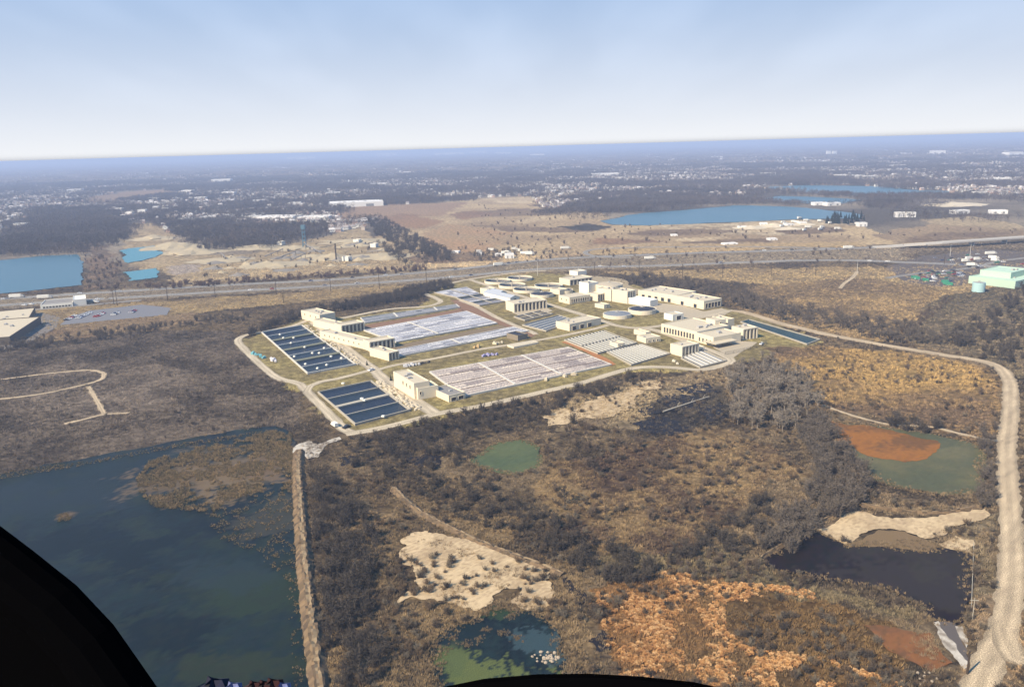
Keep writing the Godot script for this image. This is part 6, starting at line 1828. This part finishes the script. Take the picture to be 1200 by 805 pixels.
	for pond in [[POND_S, 900, 2.2], [POND_GREEN, 500, 1.8], [POND_E, 900, 2.0], [POND_DARK, 500, 1.5]]:
		var ol := ragged(pond[0], 3.0, 0.1, 4)
		for i in pond[1]:
			var e := r.randi() % ol.size()
			var p: Vector2 = ol[e].lerp(ol[(e + 1) % ol.size()], r.randf()) + Vector2(r.randfn(), r.randfn()) * pond[2] * 0.7
			var k := r.randi() % 2
			var s: float = r.randf_range(0.5, 1.2)
			rp[k].append(Transform3D(Basis(Vector3.UP, r.randf() * TAU).scaled(Vector3(s, s * 0.9, s)), v3(p, 0.02)))
			rc[k].append(Color(0.13, 0.1, 0.06).lerp(Color(0.36, 0.26, 0.15), r.randf()))
	for spot in [Vector2(-20,-208.6), Vector2(-16.1,-205.5), Vector2(-12.5,-207.4), Vector2(-10.1,-212.4), Vector2(-5,-210.4), Vector2(-0.9,-207.7), Vector2(-22.1,-202.9), Vector2(-2.4,-219.2)]:
		for i in 30:
			var k := r.randi() % 2
			rp[k].append(Transform3D(Basis(Vector3.UP, r.randf() * TAU).scaled(Vector3.ONE * r.randf_range(0.4, 0.8)), v3(spot + Vector2(r.randfn(), r.randfn()) * 1.0, 0.02)))
			rc[k].append(Color(0.15, 0.11, 0.07).lerp(Color(0.3, 0.22, 0.13), r.randf()))
	for k in 2: stuff("reeds", "dry reeds standing in the marsh pond", "reeds", reed[k], tm, rp[k], rc[k])
	# fallen trunk over the bog
	var lg := thing("fallen_trunk", "long pale trunk lying across the dark bog", "log", v3(Vector2(79.7,-406.9), 0.3))
	var g := Geo.new()
	var e := Vector2(109.6,-428.1) - Vector2(79.7,-406.9)
	g.tube(Vector3.ZERO, v3(e, 0.9), 0.45, 0.25, 7, true)
	part("trunk", g, mats["conc"], lg)
	for k in [0.3, 0.6, 0.85]:
		g = Geo.new()
		g.tube(v3(e * k, 0.6), v3(e * k + Vector2(2, -3), 2.2), 0.15, 0.05, 5)
		part("branch_stub", g, mats["conc"], lg)

func close_by(p: Vector2) -> bool:
	return p.y < -188.0 and absf(p.x) < 150.0

# ---------- far country ----------
func house_mesh(sd: int) -> ArrayMesh:
	var g := Geo.new()
	var r := RandomNumberGenerator.new()
	r.seed = sd
	var w := r.randf_range(3.8, 5.4)
	var d := r.randf_range(3.0, 3.8)
	var wall := [Color(0.72, 0.7, 0.64), Color(0.6, 0.52, 0.42), Color(0.5, 0.35, 0.27)][sd % 3] as Color
	var roof := [Color(0.2, 0.18, 0.17), Color(0.3, 0.27, 0.25), Color(0.5, 0.48, 0.46)][(sd / 3) % 3] as Color
	g.prism([Vector2(-w, -d), Vector2(w, -d), Vector2(w, d), Vector2(-w, d)], -0.5, 4.6, Vector2.ZERO, false, wall)
	for s in [-1.0, 1.0]:
		g.quad(Vector3(-w - 0.4, 4.5, s * (d + 0.4)), Vector3(w + 0.4, 4.5, s * (d + 0.4)), Vector3(w + 0.4, 7.4, 0), Vector3(-w - 0.4, 7.4, 0), Vector3(0, 0.85, s * 0.5).normalized(), roof)
		g.tri(Vector3(s * w, 4.6, -d), Vector3(s * w, 4.6, d), Vector3(s * w, 7.2, 0), Vector3(s, 0, 0), wall)
		for x in [-0.55, 0.0, 0.55]:
			g.box(Vector3(x * w, 2.4, s * d), Vector3(0.6, 0, 0), Vector3(0, 0.8, 0), Vector3(0, 0, 0.05), Color(0.06, 0.06, 0.07))
	g.box(Vector3(w * 0.4, 7.2, 0.6), Vector3(0.4, 0, 0), Vector3(0, 0.9, 0), Vector3(0, 0, 0.4), Color(0.4, 0.22, 0.15))
	return g.mesh()

func box_mesh(sd: int) -> ArrayMesh:
	var g := Geo.new()
	var r := RandomNumberGenerator.new()
	r.seed = sd
	var c := Color(0.72, 0.71, 0.68) * r.randf_range(0.8, 1.05)
	g.prism([Vector2(-0.5, -0.5), Vector2(0.5, -0.5), Vector2(0.5, 0.5), Vector2(-0.5, 0.5)], -0.1, 1.0, Vector2.ZERO, false, c)
	g.prism([Vector2(-0.485, -0.48), Vector2(0.485, -0.48), Vector2(0.485, 0.48), Vector2(-0.485, 0.48)], 0.5, 0.93, Vector2.ZERO, true, Color(0.62, 0.6, 0.57))
	for i in 2:
		g.box(Vector3(-0.25 + i * 0.5, 0.3, 0.5), Vector3(0.07, 0, 0), Vector3(0, 0.28, 0), Vector3(0, 0, 0.004), Color(0.2, 0.2, 0.2))
	for i in 3:
		g.box(Vector3(r.randf_range(-0.4, 0.4), 1.0, r.randf_range(-0.35, 0.35)), Vector3(0.03, 0, 0), Vector3(0, 0.08, 0), Vector3(0, 0, 0.04), Color(0.4, 0.4, 0.4))
	return g.mesh()

func wood_mesh(sd: int, n: int) -> ArrayMesh:
	var r := RandomNumberGenerator.new()
	r.seed = sd
	var g := Geo.new()
	for i in n:
		var at := Vector3(r.randf_range(-35, 35), 0, r.randf_range(-35, 35))
		var h := r.randf_range(8, 15)
		var w := r.randf_range(3.0, 6.0)
		var k := 6
		var col := Color.WHITE * r.randf_range(0.7, 1.2)
		var ring := []
		for j in k:
			var a := TAU * j / k
			ring.append(at + Vector3(cos(a) * w * r.randf_range(0.7, 1.2), h * r.randf_range(0.35, 0.65), sin(a) * w * r.randf_range(0.7, 1.2)))
		var top := at + Vector3(r.randf_range(-1, 1), h, r.randf_range(-1, 1))
		for j in k:
			var a: Vector3 = ring[j]
			var b: Vector3 = ring[(j + 1) % k]
			var o := ((a + b) / 2 - at).normalized()
			g.tri(a, b, top, (o + Vector3.UP).normalized(), col)
			g.tri(a, b, at, Vector3(o.x, -0.1, o.z).normalized(), col)
	return g.mesh()

func grove_mesh(sd: int, n: int) -> ArrayMesh:
	var r := RandomNumberGenerator.new()
	r.seed = sd
	var g := Geo.new()
	for i in n:
		var at := Vector3(r.randf_range(-36, 36), 0, r.randf_range(-36, 36))
		var h := r.randf_range(7, 13)
		var w := r.randf_range(2.5, 4.5)
		var col := Color.WHITE * r.randf_range(0.6, 1.25)
		sliver(g, at, at + Vector3(0, h * 0.9, 0), 0.3, col, r)
		for k in 34:
			var d := rand_dir(r)
			var p := at + Vector3(0, h * 0.6, 0) + Vector3(d.x * w, d.y * h * 0.38, d.z * w) * sqrt(r.randf())
			var e := (d + Vector3(0, 0.8, 0) + rand_dir(r) * 0.6).normalized()
			sliver(g, p, p + e * r.randf_range(1.5, 3.2), r.randf_range(0.2, 0.4), col * r.randf_range(0.7, 1.2), r)
	return g.mesh()

func build_far():
	var r := RandomNumberGenerator.new()
	r.seed = 2024
	var open := []
	for p in [LAKE_E1, LAKE_E2, LAKE_E3, LAKE_W, LAKE_T1, LAKE_T2,
			V([-227.4,-1053.4,-222.1,-1254.6,-210.5,-1581.2,-268.7,-2037,-84.8,-2295,62.4,-2388,85.3,-1821.6,175.6,-1430.8,382.9,-1369,523.6,-1357.3,575.9,-1311.4,529.9,-1072.1,231.1,-1066.5,69.3,-1032.6,-99.6,-953.5]),
			V([-450.1,-2138,-114.3,-2164,-140.4,-1759.5,-343.1,-1659.3]), V([531.5,-1179.3,715.1,-1394.4,825,-1265.4,1028.7,-1203.3,768.2,-891.2,509.6,-1029.8]), V([-832.3,-1770.8,-757.3,-1747.9,-623.3,-1486.9,-443.6,-1150.8,-367.5,-1162.6,-285.6,-1534.2,-191.7,-1247.2,-88.4,-1074.7,-109.3,-948.5,-201.6,-952.3,-657,-761,-629.5,-1190.6]),
			V([-1557.4,-3008,-1641,-3455,-1511.1,-3668,-1313.3,-3223,-1303.2,-2797,-1326.5,-2556]), V([-280.9,-1602.6,-195.5,-1097.7,-82.2,-993,-243.8,-1842]), V([870.7,-1668.6,1014.2,-1800,1019.3,-1711.6,899.1,-1563,811,-1552.4]),
			V([404.5,-1393.7,666.5,-1521.7,697.4,-1304.3,602.1,-1221.5]), V([140.1,-1409.9,181.4,-1649.1,520,-1866.3,732.2,-1674.2,762.2,-1488,599.8,-1334.1]), V([813.7,-1268.9,790.6,-1809.7,1012.3,-1831.5,1078.8,-1584.6]), V([-656.6,-600.5,521.4,-470.3,1023.3,-952.3,669,-1038.3,222.2,-1024.7,-200.2,-945.4,-721.9,-664])]:
		open.append(PackedVector2Array(p))
	var boxes := []
	for k in open:
		var b := Rect2(k[0], Vector2.ZERO)
		for q in k: b = b.expand(q)
		boxes.append(b)
	var hf := FastNoiseLite.new()
	hf.frequency = 0.0011
	hf.seed = 4
	var wm := twig_mat("wood", Color(0.075, 0.066, 0.062))
	var woods := [wood_mesh(1, 34), wood_mesh(2, 28), wood_mesh(3, 40), wood_mesh(4, 16)]
	var groves := [grove_mesh(11, 46), grove_mesh(12, 38), grove_mesh(13, 54), grove_mesh(14, 14)]
	var wp := [[], [], [], []]
	var gp := [[], [], [], []]
	# dense woods that the photograph shows as dark bands
	var dense := []
	for p in [V([67.3,-1755.5,225.9,-2052,368.2,-2126,604.4,-2018,514.7,-1812.4,353.1,-1722.2,234.1,-1652.1,170.9,-1553.3,99.7,-1595.5]), V([-494.8,-2187,-499.6,-2441,-130.2,-2481,-109,-2196,-402,-2183,-443.3,-2105]), V([-797.8,-1843.9,-362.5,-1627.5,-314.4,-1404.6,-390.7,-1239.1,-459.1,-1192.5,-614.5,-1484.5]), V([-1056.3,-1104,-905.3,-1433.5,-969.7,-1715.3,-832.3,-1770.8,-642.3,-1356.6,-646.4,-1223.8,-768.5,-1210.7]), V([-1177,-1875.9,-1231.6,-2190,-1225.3,-2407,-832.3,-1770.8,-957.8,-1693.6,-905.3,-1433.5]), V([331.2,-3008,858.3,-2875,1116.6,-2630,1454.3,-2290,1342.1,-2111,1095.6,-2580,776.8,-2600,351,-2679]),
			V([674.3,-2254,781.5,-2157,854.2,-2006,930.3,-1901.5,1022.7,-1925.1,1058.2,-1810.6,860.2,-1648.1,730.7,-1650.6,817.5,-1827.4,782.8,-2041,692.3,-2162])]:
		dense.append(PackedVector2Array(p))
	var bands := [[1250.0, 5000.0, 10000, 1.0], [5000.0, 16000.0, 13000, 1.7], [16000.0, 45000.0, 22000, 2.6]]
	for b in bands:
		for i in b[2]:
			var d: float = sqrt(lerpf(b[0] * b[0], b[1] * b[1], r.randf()))
			var p := Vector2(r.randf_range(-0.74, 0.74) * d, -d)
			var bad := false
			for k in open.size():
				if boxes[k].has_point(p) and inside(p, open[k]):
					bad = true
					break
			if bad: continue
			var k := r.randi() % 3
			if hf.get_noise_2d(p.x, p.y) > 0.02 or n3.get_noise_2d(p.x, p.y) > 0.12:
				if r.randf() < 0.3: continue
				k = 3
			var s: float = b[3] * r.randf_range(0.7, 1.2)
			var spot := Transform3D(Basis(Vector3.UP, r.randf() * TAU).scaled(Vector3(s, minf(s, 1.3 + s * 0.12), s)), v3(p))
			if b[3] < 1.5: gp[k].append(spot)
			else: wp[k].append(spot)
	for poly in dense:
		var area := 0.0
		for i in poly.size(): area += poly[i].cross(poly[(i + 1) % poly.size()])
		for p in scatter(Array(poly), int(absf(area) * 0.5 / 2600.0), r):
			gp[r.randi() % 3].append(Transform3D(Basis(Vector3.UP, r.randf() * TAU), v3(p)))
	for k in 4:
		var tw := []
		var tg := []
		for i in wp[k].size(): tw.append(Color(1, 1, 1).lerp(Color(1.0, 0.85, 0.7), r.randf()) * r.randf_range(0.6, 2.2))
		for i in gp[k].size(): tg.append(Color(1, 1, 1).lerp(Color(1.0, 0.85, 0.7), r.randf()) * r.randf_range(0.7, 1.7))
		stuff("distant_woods", "bare winter woods covering the far plain", "woods", woods[k], wm, wp[k], tw)
		stuff("bare_woods", "bare winter woods beyond the highway", "woods", groves[k], wm, gp[k], tg)
	# houses: 300 nearest singly, the rest as a mass
	var hm := twig_mat("house", Color(1, 1, 1))
	var houses := []
	for i in 9: houses.append(house_mesh(i))
	var spots := []
	var no_house := PackedVector2Array(V([140.1,-1409.9,186,-1690.7,534.7,-1919.6,709.4,-2373,929.7,-2082,1133.7,-1977.8,1078.8,-1584.6,827.7,-1209.2,575.9,-1311.4]))
	for i in 44000:
		var d: float = 1450.0 * pow(11.0, r.randf())
		var p := Vector2(r.randf_range(-0.72, 0.72) * d, -d)
		if r.randf() < (0.82 if hf.get_noise_2d(p.x, p.y) < 0.02 else 0.35): continue
		var bad := false
		for k in open.size():
			if boxes[k].has_point(p) and inside(p, open[k]):
				bad = true
				break
		if inside(p, no_house): bad = true
		for k in dense:
			if inside(p, k): bad = true
		if not bad: spots.append(p)
	spots.sort_custom(func(a, b): return a.length() < b.length())
	var hp := []
	for i in 9: hp.append([])
	for i in spots.size():
		var k := [0, 3, 6, 0, 1, 4, 7, 6, 2, 5][r.randi() % 10] as int
		var turn := r.randi_range(0, 3) * PI / 2 + 0.2
		if i < 300:
			var o := part("house", houses[k], hm)
			o.position = v3(spots[i])
			o.rotation.y = turn
			tag(o, "small gabled house on the far plain beyond the highway, among the nearest ones", "house", "nearest houses on the far plain")
		else:
			var s := 1.0 if spots[i].length() < 6000 else 1.5
			hp[k].append(Transform3D(Basis(Vector3.UP, turn).scaled(Vector3(s, s, s)), v3(spots[i])))
	for i in 9:
		if hp[i].size() > 0: stuff("distant_houses", "suburb of small pale houses on the far plain", "houses", houses[i], hm, hp[i])
	# larger pale buildings that can be told apart
	var sheds := [box_mesh(1), box_mesh(2), box_mesh(3)]
	var bl := [[-1043.1,-2180,20.6,10.3],[-950.4,-2037,19.2,8.4],[-926.1,-2055,19.2,12],[-956.4,-2208,15.4,10.3],[-900.3,-2129,17.3,9.9],[-716.6,-1775.8,18.4,8.2],[-1059.5,-1760.1,26.3,8.8],[-990.7,-2896,45.7,13],[-1537.9,-4411,99.5,14.9],[-726.1,-2385,42.5,10.6],[-501.6,-1770.4,90.4,7.9],[-414.9,-1742.4,68.9,7.7],[-626.7,-1855.4,146.3,6.3],[-4340,-17393,572.7,57.3],[-403,-2151,140.1,11.7],[-1213.2,-17546,636.8,56.2],[-2969,-20367,482.2,76.7],[445.3,-3725,119.9,12],[-535.5,-3402,73.4,9.2],[-614.8,-5034,43.2,10.8],[-74.3,-1107.4,10.7,2.4],[-40.4,-1081.9,7,2.3],[-14.9,-1067.6,9.2,2.9],[-0.2,-1039,11.2,5.6],[821.6,-1467.1,28.7,6.3],[879.3,-1446.7,27.1,6.3],[713.3,-1429.9,15.4,8.5],[697.6,-1435.2,17.1,8.5],[2528,-6448,29.5,40.6],[2551,-6389,29.3,40.3],[3148,-5992,93.7,28.8],[1200.1,-2938,40.6,10.1],[1222,-2881,66.7,10],[1254.3,-2817,46,9.9],[3095,-5012,100.4,25.1],[1460.3,-2400,41.9,12],[1182.7,-1990.5,24.7,7.4],[1114.4,-1915.2,28.4,7.1],[492.7,-1351.3,12.3,4.6],[468.5,-1343.4,13.7,3],[433.7,-1369.1,12.3,3.1],[384.6,-1324.1,14.8,3],[570.3,-1298.6,13.7,6.1],[672.1,-1748.8,28,6],[691.5,-1728,31.8,6],[440.6,-11733,200.1,31.3],[-707.4,-20273,432,54],[-61.6,-15963,306,42.5],[372.7,-5885,87.9,15.7],[721.2,-3724,72.8,10.1],[1061.5,-3326,59.5,9.3],[1705.8,-6670,88,18.3],[1788.1,-3760,71,11.1],[1656.9,-3015,58.7,9.2],[-1898.5,-3588,60.6,13],[-1250.4,-3191,43.8,11],[-1005.2,-2665,36.4,9.1],[-759,-2735,42.4,9.1],[-593.9,-2260,34.9,7.5],[-590.6,-2752,48,9],[-1042.5,-2516,29,8.7],[-1171.4,-2695,31.3,9.4],[255.1,-1240.5,9.5,2],[377.9,-1151,11.7,2.6],[307.2,-1115.9,19.9,1.9]]
	for i in bl.size():
		var b: Array = bl[i]
		var o := part("distant_building", sheds[i % 3], hm)
		o.position = Vector3(b[0], 0, b[1])
		o.scale = Vector3(b[2], minf(b[3], 85.0), clampf(b[2] * 0.6, 12.0, 90.0))
		o.rotation.y = 0.1 * (i % 5) - 0.2
		var d := Vector2(b[0], b[1]).length()
		var tall: bool = b[3] > b[2] * 1.5
		var side := "left" if b[0] < -d * 0.2 else ("right" if b[0] > d * 0.25 else "middle")
		var deep := "just beyond the highway" if d < 1400 else ("on the far plain" if d < 5000 else "near the horizon")
		tag(o, "%s pale flat roofed building %s, %s of the picture" % ["tall" if tall else ("long" if b[2] > 70 else "small"), deep, side], "building", "pale buildings %s, %s" % [deep, side])

# ---------- the aircraft the view is taken from ----------
func sweep(g: Geo, p: Array, rad: float, k := 12):
	var rings := []
	for i in p.size():
		var d: Vector3 = (p[min(i + 1, p.size() - 1)] - p[max(i - 1, 0)]).normalized()
		var s := d.cross(Vector3(0, 0, 1)).normalized()
		var t := d.cross(s)
		var ring := []
		for j in k: ring.append(p[i] + (s * cos(TAU * j / k) + t * sin(TAU * j / k)) * rad)
		rings.append(ring)
	for i in p.size() - 1:
		for j in k:
			g.face(rings[i][j], rings[i + 1][j], rings[i + 1][(j + 1) % k], rings[i][(j + 1) % k], (p[i] + p[i + 1]) / 2)

func build_cabin():
	var m := StandardMaterial3D.new()
	m.albedo_color = lin(0.0015, 0.0015, 0.0018)
	m.roughness = 1.0
	m.metallic_specular = 0.0
	# padded rim of the door, then the door panel below it
	var rim := [Vector3(-0.618,139.655,-0.739),Vector3(-0.568,139.637,-0.735),Vector3(-0.542,139.624,-0.732),Vector3(-0.509,139.599,-0.725),Vector3(-0.467,139.564,-0.717),Vector3(-0.434,139.528,-0.708),Vector3(-0.410,139.493,-0.699),Vector3(-0.387,139.458,-0.691),Vector3(-0.369,139.424,-0.682)]
	var at: Vector3 = rim[0]
	var o := thing("aircraft_door", "black curved edge of the aircraft door at the lower left", "door", at)
	var loc := []
	for p in rim: loc.append(p - at)
	var g := Geo.new()
	sweep(g, loc, 0.03)
	part("padded_rim", g, m, o)
	g = Geo.new()
	var low := [Vector3(-0.625,139.415,-0.680),Vector3(-0.370,139.408,-0.678)]
	for i in loc.size() - 1:
		var a: Vector3 = loc[i]
		var b: Vector3 = loc[i + 1]
		var da := Vector3(0, minf(low[0].y - at.y - a.y, -0.01), 0)
		var db := Vector3(0, minf(low[0].y - at.y - b.y, -0.01), 0)
		g.face(a, b, b + db, a + da, Vector3(0, 0, -9))
		var back := Vector3(0, 0, -0.025)
		g.face(a + back, b + back, b + db + back, a + da + back, Vector3(0, 0, 9))
	part("panel", g, m, o)
	var cow := [Vector3(-0.137,139.373,-0.773),Vector3(-0.088,139.390,-0.777),Vector3(-0.040,139.398,-0.779),Vector3(0.018,139.401,-0.780),Vector3(0.075,139.400,-0.780),Vector3(0.132,139.396,-0.778),Vector3(0.190,139.388,-0.777),Vector3(0.247,139.375,-0.773)]
	at = cow[0]
	o = thing("aircraft_cowling", "black rounded aircraft edge at the bottom centre", "cowling", at)
	loc = []
	for p in cow: loc.append(p - at)
	g = Geo.new()
	sweep(g, loc, 0.022)
	part("padded_rim", g, m, o)
	var cap := [Vector3(-0.285,139.453,-0.741),Vector3(-0.274,139.452,-0.741),Vector3(-0.265,139.453,-0.741),Vector3(-0.307,139.446,-0.739),Vector3(-0.255,139.444,-0.739),Vector3(-0.327,139.444,-0.739)]
	at = cap[0]
	o = thing("cloth_badge", "small dark red and pale blue cloth at the bottom edge", "cloth", at)
	var red := StandardMaterial3D.new()
	red.albedo_color = lin(0.02, 0.002, 0.003)
	red.roughness = 1.0
	g = Geo.new()
	for i in 3: lump(g, cap[i] - at - Vector3(0, 0.008, 0), 0.011 + 0.001 * i)
	part("red_tuft", g, red, o)
	var pb := StandardMaterial3D.new()
	pb.albedo_color = lin(0.1, 0.12, 0.25)
	pb.roughness = 1.0
	for i in [3, 4]:
		g = Geo.new()
		lump(g, cap[i] - at, 0.011)
		part("pale_fold", g, pb, o)
	var nb := StandardMaterial3D.new()
	nb.albedo_color = lin(0.008, 0.01, 0.03)
	g = Geo.new()
	lump(g, cap[5] - at, 0.018)
	part("navy_fold", g, nb, o)

func lump(g: Geo, c: Vector3, r: float):
	for i in 8:
		for j in 6:
			var q := []
			for e in [[0, 0], [1, 0], [1, 1], [0, 1]]:
				var a: float = TAU * (i + e[0]) / 8
				var b: float = PI * (j + e[1]) / 6
				var k := r * (1.0 + 0.18 * sin(a * 3 + b * 4))
				q.append(c + Vector3(sin(b) * cos(a), cos(b), sin(b) * sin(a)) * k)
			g.face(q[0], q[1], q[2], q[3], c)
